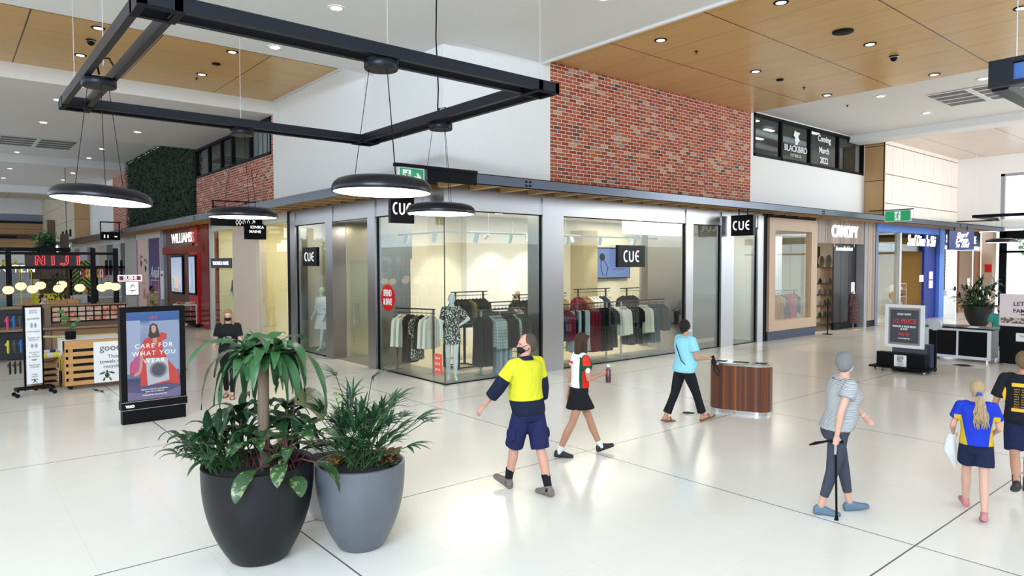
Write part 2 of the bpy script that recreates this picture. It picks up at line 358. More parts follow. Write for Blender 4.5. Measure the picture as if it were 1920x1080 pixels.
# rooms behind the strips
def room(name, x0, x1, y0, y1, z0, z1, m, open_side, t=.08, floor=None, ceil=None):
    w = MB()
    if open_side != '-x': w.box(x0-t, x0, y0, y1, z0, z1)
    if open_side != '+x': w.box(x1, x1+t, y0, y1, z0, z1)
    if open_side != '-y': w.box(x0, x1, y0-t, y0, z0, z1)
    if open_side != '+y': w.box(x0, x1, y1, y1+t, z0, z1)
    o = struct('wall_'+name, w, m)
    struct('floor_'+name, B(x0, x1, y0, y1, z0-.05, z0+.004), floor or m); struct('ceiling_'+name, B(x0, x1, y0, y1, z1, z1+.05), ceil or m)
    return o
gym = mat('gym_grey', (.045, .05, .055), .6)
room('gym', 11.5, 19.35, .13, 6, 5.5, 7.6, gym, '-y'); room('office', .13, 5, 9.4, 17.5, 5.6, 7.6, gym, '-x')
for k, (x, y) in enumerate([(12.6, 2), (14.2, 1.6), (14.6, 3.6), (16.3, 2.2), (17.6, 3.4), (18.2, 1.4), (13.2, 4.6), (16.5, 4.8)]):
    tag(obj('ceiling_panel_light', B(x-.3, x+.3, y-.07, y+.07, 7.5, 7.54), mat('panel_lens', emit=(.85, .93, 1), es=1.4)), 'glowing panel light inside the upper gym, %s' % ['first pane, low', 'second pane near the glass', 'second pane farther in', 'third pane near the glass', 'third pane farther in', 'last pane', 'deepest on the left', 'deepest on the right'][k], 'light', 'panel lights behind the upper windows')
for k in range(4):
    tag(obj('blind', B(.2, .22, 9.9+k*.42, 10.2+k*.42, 5.9, 7.0), M['grey']), 'grey vertical blind strip behind the upper left window, %s from the corner' % ['nearest', 'second', 'third', 'fourth'][k], 'blind', 'vertical blinds behind the upper left window')
# hanging duct loops in the gym
for k in range(3):
    tag(obj('exposed_duct', MB().tube([(11.8, 1.8+k*1.2, 7.25-.05*k), (19, 2.0+k*1.2, 7.2-.05*k)], .13, 10), M['lgrey'], smooth=True), 'exposed silver duct under the gym ceiling, %s the glass' % ['closest to', 'second from', 'farthest from'][k], 'duct', 'exposed ducts inside the gym')
# lettering on the gym glass
bird = [(0, .10), (.10, .40), (.16, .34), (.52, .30), (.36, .12), (.40, -.02), (.50, -.10), (.34, -.22), (.30, -.38), (.10, -.36), (.18, -.22), (.08, -.12), (.14, .02)]
px = MB().prism([(14.05+u*.85, 6.68+v*.62) for u, v in bird], lambda u, v, w_: (u, .03-w_, v), .01)
g_ = thing('window_lettering', 'white bird emblem and gym name on the second upper window pane', 'sign', (14.2, .03, 5.9))
obj('emblem', px, M['wtext'], g_, world=True); text('lettering', 'BLACKBIRD', .29, (14.22, .025, 6.3), 'R', M['wtext'], g_, ext=.004, offset=.004)
text('lettering', 'FITNESS', .14, (14.22, .025, 6.08), 'R', M['wtext'], g_, ext=.004, spacing=1.5)
g_ = thing('window_lettering', 'three lines of white opening notice on the third upper window pane', 'sign', (16.2, .03, 5.9))
for s_, zz in (('Coming', 6.85), ('March', 6.45), ('2022', 6.1)): text('lettering', s_, .30, (16.2, .025, zz), 'R', M['wtext'], g_, ext=.004, offset=.005)
# ---------------------------------------------------------------- green wall: leaves one by one could not be counted
gw = MB(); rg = random.Random(3)
struct('wall_left', B(.02, .2, 17.5, 30.3, 4.2, 7.95), mat('green_wall_backing', (.012, .03, .012), .9))
for i in range(15000):
    y, z = rg.uniform(17.45, 30.35), rg.uniform(4.25, 7.97); d = rg.uniform(.0, .16); s_ = rg.uniform(.04, .085)
    a, b_ = rg.uniform(0, 6.28), rg.uniform(-.9, .9); c = Vector((-.02-d, y, z))
    t1 = Vector((rg.uniform(-.6, .2), math.cos(a), math.sin(a)-.3)).normalized()*s_; t2 = t1.cross(Vector((1, b_*.6, b_))).normalized()*s_*.42
    gw.add([c-t1, c+t2, c+t1, c-t2], [(0, 1, 2, 3)])
def f_gw(n, b):
    v, x, y, z = n.coord(); n.link(n.ramp(n.white(n.scale(v, 20, 20, 20)), [(0, (.003, .013, .005)), (.6, (.006, .026, .008)), (.93, (.014, .05, .014)), (1, (.10, .12, .05))]), b.inputs['Base Color'])
gwo = obj('green_wall', gw, mat('green_wall_leaves', fn=f_gw, rough=.7), fixn=False); tag(gwo, 'dark green living wall of dense foliage above the left shops', 'living wall'); gwo['kind'] = 'stuff'
# ---------------------------------------------------------------- canopies
def canopy(face, length, label, corner_skip=0):
    t = thing('timber_canopy', label, 'canopy', (0, 0, 4.03))
    def bx(u0, u1, w0, w1, z0, z1): return B(u0, u1, w0, w1, z0, z1) if face == 'R' else B(w0, w1, u0, u1, z0, z1)
    f = bx(-1.0 if face == 'R' else -.98, length, -1.0, -.98, 4.03, 4.24)
    for zz in (4.03, 4.225): g = bx(-1.0 if face == 'R' else -.94, length, -1.0 if face == 'R' else -.99, -.94, zz, zz+.015); f.join(g)
    obj('fascia', f, M['fascia'], t, world=True)
    obj('soffit', bx(-.98 if face == 'R' else 0, length, -.98, -.005, 4.2, 4.22), M['dark'], t, world=True)
    j = -.15
    while j < length-.1:
        if face == 'R' or j > -.1: obj('joist', bx(j, j+.16, -.978, -.005, 4.04, 4.19), M['pine'], t, world=True)
        j += .8 if j < 30 else 1.6
    j = 1.4
    while j < length-1:
        p = MB()
        for dz in (4.09, 4.17):
            for du in (-.05, .05): p.join(bx(j+du-.022, j+du+.022, -1.012, -1.0, dz-.022, dz+.022))
        obj('bolt_plate', p, M['black'], t, world=True); j += 12.7
    return t
canopy('R', 33.2, 'steel edged timber joist canopy over the right hand shops')
canopy('L', 52, 'steel edged timber joist canopy over the left hand shops')
bm_ = thing('sign_beam', 'black steel beam carrying the exit sign at the canopy corner', 'beam', (-1.7, -1.05, 4.2))
obj('channel', B(-1.75, .05, -1.08, -1.0, 4.21, 4.27), M['black'], bm_, world=True); obj('plate', B(-1.05, .05, -1.05, -1.01, 4.0, 4.24), M['black'], bm_, world=True)
# ---------------------------------------------------------------- signs
def exit_sign(loc, face, w, h, label, arrow=True, ext=(.05, .3), rod=0):
    t = thing('exit_sign', label, 'exit sign', loc); Mx = PL(loc, face)
    obj('casing', B(-w/2-.025, w/2+.025, -h/2-.025, h/2+.025, -.05, -.012).xf(Mx), M['white'], t, world=True)
    pn_ = obj('panel', B(-w/2, w/2, -h/2, h/2, -.012, 0).xf(Mx), mat('exit_green', emit=(.0, .42, .16), es=.5), t, world=True)
    cx = -w*.22 if arrow else 0; f = MB(); f.box(cx-.14*h*2, cx+.14*h*2, -h/2*.9, h/2*.85, 0, .004); obj('pictogram_panel', f.xf(Mx), mat('exit_white', emit=(1, 1, 1), es=.55), pn_, world=True)
    s = h/2; man = MB(); G = mat('exit_green', None)
    man.ball((cx+.12*s, .58*s, .006), .13*s, .13*s, .003, 10, 6)
    for a, b_, r_ in (((.05, .42), (-.05, -.05), .13), ((0, .38), (-.38, .28), .06), ((-.38, .28), (-.45, .05), .055), ((.1, .38), (.33, .2), .06), ((.33, .2), (.5, .22), .05), ((-.05, -.05), (.12, -.4), .075), ((.12, -.4), (.05, -.8), .07), ((-.08, -.05), (-.2, -.42), .075), ((-.2, -.42), (-.55, -.5), .065)):
        man.bar((cx+a[0]*s, a[1]*s, .006), (cx+b_[0]*s, b_[1]*s, .006), r_*2*s, .004)
    obj('running_figure', man.xf(Mx), G, pn_, world=True)
    if arrow:
        ax = w*.22; ar = MB().prism([(ax-.5*s, .12*s), (ax+.1*s, .12*s), (ax-.12*s, .5*s), (ax+.15*s, .5*s), (ax+.58*s, 0), (ax+.15*s, -.5*s), (ax-.12*s, -.5*s), (ax+.1*s, -.12*s), (ax-.5*s, -.12*s)], lambda u, v, q: (u, v, q), .005)
        obj('arrow', ar.xf(Mx), mat('exit_white', None), pn_, world=True)
    hb_ = MB().box(-w/2-ext[0], w/2+ext[1], h/2+.03, h/2+.06, -.05, -.0)
    if rod: hb_.box(-.012, .012, h/2+.05, h/2+rod, -.04, -.015)
    obj('hanger', hb_.xf(Mx), M['black'], t, world=True)
    return t
exit_sign((-1.40, -1.06, 4.04), 'R', .48, .3, 'green exit sign with running figure and arrow above the corner shop')
exit_sign((17.6, -1.9, 4.12), 'L', .8, .34, 'green running figure exit sign without arrow over the right mall', arrow=False, ext=(.55, .1))
exit_sign((-2.8, 31.0, 3.5), 'R', .38, .26, 'small distant green exit sign beside the far left shops', rod=4.0)
def cue_text(parent, loc, face, size, sx=1.0):
    mb = MB(); s = size
    def arc(cx, cy, rx, ry, a0, a1, n=14): return [((cx+rx*math.cos(R(a0+(a1-a0)*i/n)))*sx, cy+ry*math.sin(R(a0+(a1-a0)*i/n)), .006) for i in range(n+1)]
    t = s*.085
    mb.tube(arc(-.62*s, 0, .30*s, .5*s, 68, 292), t, 6)
    mb.tube([(-.20*s*sx, .5*s, .006)]+arc(.05*s, -.2*s, .25*s, .3*s, 180, 360)+[(.30*s*sx, .5*s, .006)], t, 6)
    mb.tube(arc(.95*s, 0, .32*s, .5*s, 75, 285), t, 6); mb.tube([(.66*s*sx, 0, .006), (1.0*s*sx, 0, .006)], t, 6)
    mb.v = [(x-.12*s*sx, y, z*.5) for x, y, z in mb.v]
    return obj('lettering', mb.xf(PL(loc, face)), M['signw'], parent, world=True)
def cue_sign(loc, face, w, h, d, label, size, sx=1., rods=0):
    t = thing('shop_sign', label, 'sign', loc)
    sb_ = obj('sign_box', B(-w/2, w/2, -h/2, h/2, -d, 0).xf(PL(loc, face)), M['blacks'], t, world=True, bevel=.004); cue_text(sb_, loc, face, size, sx)
    for u in ([-w*.2, w*.2] if rods else []): obj('hanging_rod', B(u-.012, u+.012, h/2, h/2+rods, -d/2-.012, -d/2+.012).xf(PL(loc, face)), M['black'], t, world=True)
cue_sign((-.05, 6.54, 2.7), 'L', .95, .52, .08, 'black shop name sign on the glass left of the corner shop doors', .22, 1.35)
cue_sign((5.72, -.09, 2.68), 'R', 1.06, .56, .08, 'black shop name sign on the second window, in front of the screen', .26, 1.12)
cue_sign((-.52, .75, 3.64), 'R', .56, .60, .1, 'black square name sign hanging under the canopy at the shop corner', .22, .95, rods=.15)
cue_sign((10.1, -.52, 3.6), 'L', .72, .60, .16, 'black square name sign hanging under the canopy beside the timber framed window', .24, 1.1, rods=.2)
# ---------------------------------------------------------------- corner shop front
def front(face, u0, u1, z0, z1, m, name='wall_right', d=.14, off=-.0):
    b = (u0, u1, off, off+d, z0, z1) if face == 'R' else (off, off+d, u0, u1, z0, z1)
    return struct(name, B(*b), m)
def glass(face, u0, u1, z0, z1, joints=(), idx=[10], trimm='black', off=.05):
    idx[0] += 1
    def bx(a, b_, w0, w1, zz0, zz1): return (a, b_, w0, w1, zz0, zz1) if face == 'R' else (w0, w1, a, b_, zz0, zz1)
    f = MB(); u0 > .05 and f.box(*bx(u0, u0+.025, off-.02, off+.03, z0, z1)); f.box(*bx(u1-.025, u1, off-.02, off+.03, z0, z1)); f.box(*bx(u0, u1, off-.02, off+.03, z1-.02, z1)); f.box(*bx(u0, u1, off-.02, off+.03, z0, z0+.02))
    o = struct('window_%d' % idx[0], f, M[trimm]); js = [u0+.02]+list(joints)+[u1-.02]
    for a, b_ in zip(js, js[1:]): obj('glass_pane', MB().box(*bx(a+.004, b_-.004, off, off+.01, z0+.01, z1-.01)), M['glass'], o)
    return o
HZ = 3.61
front('R', .0, 12.15, HZ, 4.2, M['ss'], d=.12); front('L', .12, 8.0, HZ, 4.2, M['ss'], name='wall_left', d=.12)
struct('wall_right', B(.12, 12.15, .12, .3, 4.0, 4.3), M['cream']); struct('wall_left', B(.12, .3, .12, 15.9, 4.0, 4.3), M['cream'])
for a, b_ in ((2.69, 3.35), (8.11, 8.43), (9.83, 10.48), (11.83, 12.15)): struct('wall_right', B(a, b_, -.03, .5 if a < 3 or a > 8.0 and a < 9 else .2, 0, 4.0), M['ss'])
for a, b_ in ((2.85, 3.22), (5.14, 5.56), (7.6, 7.95)): struct('wall_left', B(-.03, .35, a, b_, 0, 4.0), M['ss'])
glass('R', .01, 2.69, 0, HZ, (1.34,)); glass('R', 3.35, 8.1, 0, HZ, (5.72,)); glass('R', 8.43, 9.83, 0, HZ); glass('R', 10.48, 11.83, 0, HZ)
glass('L', .01, 2.85, 0, HZ, (1.41,)); glass('L', 5.56, 7.6, 0, HZ, (6.55,))
struct('wall_right', B(12.15, 12.36, -.03, .2, 0, 4.05), M['black']); struct('wall_left', B(-.03, .2, 7.95, 8.15, 0, 4.05), M['black'])
struct('trim_6', B(.0, .012, 0, .012, 0, HZ), M['dark'])
# recessed entrance of the corner shop
struct('wall_left', B(.3, 1.1, 3.12, 3.2, 0, 3.61), M['ss']); struct('wall_left', B(.35, 1.1, 5.14, 5.2, 0, 3.61), M['ss'])
struct('wall_left', B(.12, 1.2, 3.22, 5.14, 3.58, 3.64), M['ss']); struct('wall_left', B(1.1, 1.2, 3.2, 5.2, 2.62, 3.6), M['ss'])
bronze = mat('bronze_panel', (.52, .50, .36), .3, .55); struct('wall_left', B(.36, 1.15, 5.12, 5.139, 0, 3.6), bronze)
dr = struct('door_1', MB().box(.44, 1.1, 5.07, 5.08, .02, 2.6), M['glass'])
obj('handle', MB().tube([(.50, 5.0, .85), (.50, 5.0, 1.45)], .014, 8).tube([(.50, 5.0, .9), (.50, 5.08, .9)], .01, 6).tube([(.50, 5.0, 1.4), (.50, 5.08, 1.4)], .01, 6), M['steel'], dr)
obj('handle', MB().tube([(.60, 4.97, .85), (.60, 4.97, 1.45)], .014, 8).tube([(.60, 4.97, .9), (.60, 5.08, .9)], .01, 6).tube([(.60, 4.97, 1.4), (.60, 5.08, 1.4)], .01, 6), M['steel'], dr)
area('entrance_fill', (.7, 4.2, 3.5), .3, 14, (1, .9, .72))  # fill lamp added to brighten the door recess
# shop interior
struct('floor_shop', B(.05, 12.1, .08, 9, 0, .006), M['shopfloor']); struct('floor_shop', MB().box(.06, 12.1, .1, 1.0, 0, .012).box(.06, 1.0, 1.0, 8, 0, .012), M['tile'])
struct('ceiling_shop', B(.12, 12.2, .12, 9, 3.95, 4.05), M['cream'])
struct('wall_shop', MB().box(2.95, 7.8, 5.5, 5.6, 0, 4).box(1.2, 2.95, 5.2, 5.3, 0, 4), M['cream'])
struct('wall_shop', B(7.8, 12.2, 5.0, 5.1, 0, 4), M['cream']); struct('wall_shop', B(4.35, 7.2, 5.2, 5.5, 0, 4), M['white'])
struct('wall_shop', B(8.55, 9.25, 4.4, 5.0, 0, 3.6), mat('tan_paint', (.42, .36, .22), .6))
struct('wall_shop', B(8.2, 8.28, .5, 1.4, 0, 3.9), M['ss']); struct('wall_shop', B(12.15, 12.2, .2, 5, 0, 4), M['cream'])
struct('wall_shop', B(8.28, 12.15, 1.7, 1.78, 0, 4), M['ss']); struct('wall_shop', B(8.6, 9.5, 1.2, 1.7, 0, 4), M['cream'])
struct('wall_shop', B(1.0, 1.08, 5.3, 8, 0, 4), bronze)
struct('wall_shop', B(1.1, 12.2, 8.9, 9, 0, 4), M['cream'])
# lights of the shop: tracks with spots
area('shop_fill', (2.6, 2.5, 3.9), 3.2, 105, (1, .90, .68)); area('shop_ceiling_light', (6.6, 2.4, 3.9), 3.2, 105, (1, .92, .74)); area('shop_ceiling_light', (10.4, .9, 3.9), 1.0, 40, (1, .92, .74))  # broad areas added as fill for the closed shop's tracks and downlights
area('shop_ceiling_light', (10.2, 3.4, 3.9), 2.4, 60, (1, .92, .74)); area('window_light', (.7, 6.6, 3.8), 1.0, 30, (1, .9, .72), sy=2)
for i, (x, y, tx, ty) in enumerate([(3.6, 3.6, 3.5, 5.3), (5.2, 3.6, 5.3, 5.3), (6.6, 3.6, 6.7, 5.3), (9.4, 2.9, 9.6, 5.0), (11.0, 2.9, 11.4, 5.0)]):
    spot('track_spot_beam', (x, y, 3.3), (tx, ty, 1.7), 70, 62)

# opposite sides of the two malls, behind the camera: unseen, added to darken reflections
struct('wall_back', MB().box(-15, 33, -18, -17.7, 0, 3.6), mat('taupe_opposite', (.34, .31, .28), .5)); struct('wall_opposite', MB().box(-15.3, -15, -18, 62, 0, 3.6), mat('taupe_opposite', None))
area('end_window_daylight', (32.5, -9, 6.0), 7, 2600, (.92, .97, 1), (0, R(-90-5), R(-22)), sy=5)  # area lamp added outside the end window to strengthen its daylight
M['brownx'] = mat('brown_timber_panel', fn=wood((.20, .08, .03), (.32, .14, .05), 'x'), rough=.5)
# ---------------------------------------------------------------- left hand shops
def mirror_text(*a, **k): pass
# fashion shop with the pale wall (y 8.15 .. 15.75)
struct('wall_left', B(0, .14, 8.15, 15.75, 3.75, 4.2), M['cream']); struct('wall_left', B(-.02, .3, 10.75, 13.15, 0, 3.9), mat('warm_blush_paint', (.78, .64, .52), .6))
glass('L', 8.3, 10.75, .02, 3.75, (9.6,), trimm='lgrey'); glass('L', 13.15, 15.65, .02, 3.75, trimm='lgrey')
struct('wall_left', B(-.03, .1, 15.65, 15.85, 0, 4.1), M['lgrey'])
struct('floor_fashion', B(.02, 6, 8.2, 15.8, 0, .008), M['shopfloor']); struct('ceiling_fashion', B(.14, 6, 8.2, 15.8, 3.9, 4.0), M['cream'])
struct('wall_fashion', MB().box(2.6, 2.7, 8.2, 15.8, 0, 4).box(.3, 2.6, 11.9, 12, 0, 4).box(.3, 2.6, 15.75, 15.8, 0, 4), mat('butter_paint', (.82, .76, .52), .7))
struct('wall_fashion', B(.3, 2.6, 8.1, 8.15, 0, 4), M['cream'])
area('shop_ceiling_light', (1.3, 10.0, 3.85), 1.5, 45, (1, .93, .76)); area('shop_ceiling_light', (1.3, 14, 3.85), 1.5, 45, (1, .93, .76))
t = thing('shop_sign', 'navy name board with white letters inside the far pale shop window', 'sign', (-.02, 14.4, 2.5)); obj('board', B(-.05, -.02, 13.2, 15.6, 2.36, 2.72), M['navy'], t, world=True)
text('lettering', 'VERONIKA MAINE', .19, (-.06, 14.4, 2.53), 'L', M['signw'], t, sx=1.2, ext=.004)
t = thing('directory_sign', 'long black overhead sign with white toilet symbols and a frame on top', 'sign', (-1.2, 10.7, 3.6))
Mx = PL((-.78, 10.4, 3.82), R(-8)); obj('sign_box', B(-.72, .86, -.13, .13, -.12, 0).xf(Mx), M['blacks'], t, world=True)
fr = MB()
for u in (-.64, .30): fr.join(B(u-.02, u+.02, .13, .66, -.08, -.04).xf(Mx))
fr.join(B(-.68, 1.1, .62, .66, -.08, -.04).xf(Mx)); fr.join(B(-.68, .32, .44, .47, -.08, -.04).xf(Mx)); obj('hanging_frame', fr, M['black'], t, world=True)
for k, (sy, u) in enumerate((('f', .04), ('f', .13), ('w', .25), ('m', .38), ('a', .52))):
    p = MB()
    if sy == 'a': p.bar((u-.05, -.05, .005), (u+.05, .05, .005), .015); p.bar((u+.05, .05, .005), (u-.02, .05, .005), .015); p.bar((u+.05, .05, .005), (u+.05, -.02, .005), .015)
    else:
        p.ball((u, .085, .005), .02, .02, .004, 8, 6); p.tube([(u+.035*math.cos(a/10*2*PI), -.01+.06*math.sin(a/10*2*PI), .004) for a in range(11)], .006, 5)
        p.bar((u, -.06, .004), (u, -.11, .004), .012)
    obj('symbol', p.xf(Mx), M['signw'], t, world=True)
t = thing('shop_sign', 'black square sign with two short white words under the lamp', 'sign', (-.9, 9.6, 3.4)); Mx = PL((-.25, 10.2, 3.54), R(-6))
obj('sign_box', B(-.32, .34, -.26, .24, -.1, 0).xf(Mx), M['blacks'], t, world=True)
obj('lettering', text_mb('IONIKA', .12, .003, offset=.002).xf(Mx @ Matrix.Translation((.06, .12, .006))), M['signw'], t, world=True, fixn=False)
obj('lettering', text_mb('MAINE', .12, .003, offset=.002).xf(Mx @ Matrix.Translation((.0, -.02, .006))), M['signw'], t, world=True, fixn=False)
obj('hanging_rod', B(.2, .22, .24, .6, -.08, -.05).xf(Mx), M['black'], t, world=True)
# red shoe shop (y 15.85 .. 22.7)
struct('wall_shoe_shop', B(-.06, .35, 15.85, 17.2, 0, 4.05), M['dred'])
struct('wall_shoe_shop', B(-.08, .3, 17.2, 22.7, 3.95, 4.2), M['dred']); struct('wall_shoe_shop', B(-.1, .3, 16.4, 22.7, 2.95, 3.25), M['dred'])
struct('wall_shoe_shop', B(-.12, .2, 17.1, 18.3, 3.35, 3.98), M['red']); struct('wall_shoe_shop', B(-.12, .2, 17.1, 18.3, .15, 3.0), M['red'])
struct('wall_shoe_shop', B(.02, .1, 18.3, 22.6, 3.25, 3.95), M['brown']); struct('wall_shoe_shop', B(.08, .16, 19.0, 22.7, 0, 2.95), M['brown'])
struct('trim_7', B(-.2, .2, 17.05, 18.4, .0, .12), M['black'])
struct('wall_shoe_shop', MB().box(4, 4.1, 15.9, 22.7, 0, 4).box(.3, 4, 22.6, 22.7, 0, 4).box(1.0, 4, 15.86, 15.96, 0, 4), mat('peach_paint', (.85, .68, .55), .6))
struct('ceiling_shoe_shop', B(.1, 4, 15.9, 22.7, 3.3, 3.4), M['white'])
area('shop_ceiling_light', (2.2, 18.6, 3.25), 1.5, 110, (1, .86, .72))
t = thing('shop_sign', 'overlapping white shoe shop letters on the brown band above the red doorway', 'sign', (0, 20.4, 3.6))
text('lettering', 'WILLIAMS', .58, (-.16, 19.25, 3.58), 'L', M['signw'], t, sx=1.22, ext=.01)
def led(loc, w, h, label, inner):
    t = thing('wall_screen', label, 'screen', loc); obj('casing', B(loc[0], loc[0]+.06, loc[1]-w/2-.08, loc[1]+w/2+.08, loc[2]-.08, loc[2]+h+.08), M['black'], t, world=True)
    def fn(n, b):
        v, x, y, z = n.coord(); c = n.ramp(n.m('DIVIDE', z, h), [(0, (.45, .55, .72)), (.3, (.62, .72, .88)), (1, (.42, .52, .72))]); n.link(c, b.inputs['Emission Color']); b.inputs['Emission Strength'].default_value = .55
    obj('screen', B(loc[0]-.01, loc[0], loc[1]-w/2, loc[1]+w/2, loc[2], loc[2]+h), mat('pale_blue_display', (0, 0, 0), fn=fn), t, world=True)
    for pn, (mm, parts) in inner.items():
        p = MB()
        for a in parts: p.tube([(loc[0]-.02, loc[1]+q[0], loc[2]+q[1]) for q in a], .045, 6)
        obj(pn, p, mm, t, world=True)
skin_d = mat('display_skin', emit=(.75, .42, .30), es=.8)
led((.0, 20.75, 1.3), 1.7, 1.5, 'wide portrait screen of legs in heels on the brown boards', {'legs': (skin_d, [[(.1, .6), (.0, .45), (-.05, .15)], [(-.05, .62), (-.15, .4), (-.15, .15)], [(.3, .62), (.05, .62)]]), 'shoes': (mat('display_shoe', emit=(.45, .3, .15), es=.7), [[(.25, .12), (-.05, .12), (-.3, .1)]]), 'shoe_boxes': (mat('display_green', emit=(.25, .5, .3), es=.7), [[(.5, .3), (.35, .3)], [(.5, .42), (.35, .42)], [(.5, .54), (.35, .54)]])})
led((-.18, 17.7, 1.35), .8, 1.45, 'narrow portrait screen on the bright red pillar', {'figure': (mat('display_grey', emit=(.3, .38, .55), es=.7), [[(-.15, 1.2), (-.12, .9), (-.18, .5), (-.14, .15)]])})
# shoe display tables
for k, (x, y, c) in enumerate([(-.45, 17.7, 0), (1.5, 18.6, 1)]):
    t = thing('display_table', ['white display table of shoes at the shoe shop doorway', 'white display table further inside the shoe shop'][k], 'table', (x, y, 0))
    obj('tabletop', B(-.35, .35, -.4, .4, .86, .92), M['white'], t)
    for a in (-.32, .32):
        for b_ in (-.37, .37): obj('leg', B(a-.02, a+.02, b_-.02, b_+.02, 0.001, .86), M['white'], t)
    for q in range(3): obj('shelf', B(-.33, .33, -.38, .38, .2+q*.2, .22+q*.2), M['black'], t)
shoe_mb = MB().rings([[(u*.36, w_*.42, max(0, z_)) for u, w_, z_ in [(x, .08*math.cos(a)*k, .05*k+.05*k*math.sin(a)) for a in [q*PI/5 for q in range(10)]]] for x, k in ((-.25, .5), (-.15, .95), (0, .8), (.15, .75), (.26, .35))])
rs = random.Random(5); sc = [mat('shoe_tan', (.5, .25, .1), .4), mat('shoe_black', (.03, .03, .03), .3), mat('shoe_pink', (.7, .3, .3), .4), mat('shoe_white', (.8, .8, .75), .4)]
protos = []; SHC = ['tan', 'black', 'pink', 'white']
for k in range(4):
    o = obj('shoe', shoe_mb, sc[k]); o['category'] = 'shoe'; o['group'] = 'shoes on display in the shoe shop'; protos.append(o)
n_ = 0
for tx, ty, zz in ((-.45, 17.7, .92), (1.5, 18.6, .92)):
    for a in (-.2, .02, .22):
        for b_ in (-.28, -.05, .2):
            o = protos[n_ % 4]
            if n_ >= 4: o = o.copy(); COL.objects.link(o)
            o.location = (tx+a, ty+b_, zz+.002); o.rotation_euler = (0, 0, rs.uniform(-.2, .2)+PI); o['label'] = '%s shoe on the %s white table, %s of the %s row' % (SHC[n_ % 4], 'doorway' if tx < 0 else 'inner', {-.28: 'right', -.05: 'middle', .2: 'left'}[b_], {-.2: 'front', .02: 'centre', .22: 'back'}[a]); n_ += 1
for q in range(5):
    tag(obj('wall_shelf', B(3.6, 3.99, 16.2, 21, .7+q*.5, .73+q*.5), M['white']), 'long white shelf on the peach wall of the shoe shop, %s' % ['lowest', 'second from the bottom', 'middle one', 'second from the top', 'topmost'][q], 'shelf', 'shelves in the shoe shop')
    for k in range(7):
        o = protos[(q+k) % 4].copy(); COL.objects.link(o); o.location = (3.75, 16.5+k*.5, .735+q*.5); o['label'] = '%s shoe on the %s shelf of the shoe shop wall, %s from the right' % (SHC[(q+k) % 4], ['lowest', 'second lowest', 'middle', 'second highest', 'top'][q], ['first', 'second', 'third', 'fourth', 'fifth', 'sixth', 'seventh'][k])
# dark pillar, perfume poster shop
struct('wall_left', B(-.06, .3, 22.7, 23.3, 0, 4.05), M['grey'])
t = thing('notice_board', 'narrow white notice with a red heading on the grey pillar', 'notice', (-.1, 22.95, 1.0)); obj('board', B(-.09, -.062, 22.7, 23.2, .9, 2.2), M['wtext'], t, world=True); obj('heading', B(-.095, -.09, 22.78, 23.12, 1.95, 2.05), M['red'], t, world=True); obj('stand', B(-.09, -.07, 22.93, 22.97, 0, .9), M['grey'], t, world=True)
def flatx(mb, x0=-.034):
    mb.v = [(x0+(x-x0)*.06, y, z) for x, y, z in mb.v]; return mb
def poster(idx, y0, y1, z0, z1, m, label, cat='poster'):
    t = thing('window_poster', label, cat, (-.02, (y0+y1)/2, z0)); obj('print', B(-.03, -.02, y0, y1, z0, z1), m, t, world=True)
    f = MB(); 
    for a in ((y0-.06, y0, z0-.06, z1+.06), (y1, y1+.06, z0-.06, z1+.06), (y0, y1, z0-.06, z0), (y0, y1, z1, z1+.06)): f.box(-.05, -.0, *a)
    obj('frame', f, M['lgrey'], t, world=True); return t
def f_purple(n, b):
    v, x, y, z = n.coord(); g = n.m('SUBTRACT', 1.0, n.m('MULTIPLY', n.m('ABSOLUTE', n.m('SUBTRACT', z, 1.2)), .6)); n.link(n.ramp(g, [(0, (.03, .012, .13)), (.6, (.06, .015, .20)), (1, (.30, .05, .18))]), b.inputs['Base Color'])
t = poster(1, 23.5, 25.75, .1, 3.75, mat('purple_print', fn=f_purple, rough=.3), 'purple window poster with flowing white handwriting')
obj('handwriting', text_mb('Anjali', .75, .004, shear=.3).xf(PL((-.035, 24.6, 2.1), 'L')), M['wtext'], t, world=True, fixn=False)
bx = MB()
for a in ((23.85, 23.88, .3, 1.75), (24.5, 24.52, .3, 1.75), (25.35, 25.38, .3, 1.75)): bx.box(-.036, -.031, *a)
bx.box(-.036, -.031, 23.85, 25.38, 1.72, 1.75); bx.box(-.036, -.031, 24.0, 25.2, 1.15, 1.2); obj('line_drawing', bx, M['wtext'], t, world=True)
def f_face(n, b):
    v, x, y, z = n.coord(); n.link(n.ramp(n.m('DIVIDE', y, 3.0), [(0, (.78, .52, .45)), (.45, (.72, .44, .38)), (.8, (.55, .32, .30)), (1, (.25, .16, .2))]), b.inputs['Base Color'])
t = poster(2, 26.0, 28.6, .1, 3.75, mat('face_print', (.75, .5, .42), .35), 'tall window poster of a close-up face with pink lips')
for cy, cz, w_ in ((27.45, 2.5, .26), (26.5, 2.25, .26)):
    obj('eye_white', MB().ball((-.032, cy, cz), .003, w_, .17, 14, 8), mat('eye_print', (.75, .68, .68), .4), t, world=True); obj('iris', MB().ball((-.035, cy, cz), .003, .14, .15, 12, 8), M['dark'], t, world=True)
    obj('lash_line', flatx(MB().tube([(-.036, cy+w_, cz-.02), (-.036, cy+w_*.5, cz+.15), (-.036, cy-w_*.4, cz+.15), (-.036, cy-w_*1.1, cz-.01)], .035, 6)), M['dark'], t, world=True)
obj('eyebrows', flatx(MB().tube([(-.032, 27.8, 2.72), (-.032, 27.5, 2.93), (-.032, 27.1, 2.85)], .06, 6).tube([(-.032, 26.8, 2.66), (-.032, 26.45, 2.76), (-.032, 26.15, 2.56)], .06, 6)), mat('brow_brown', (.12, .06, .05), .6), t, world=True)
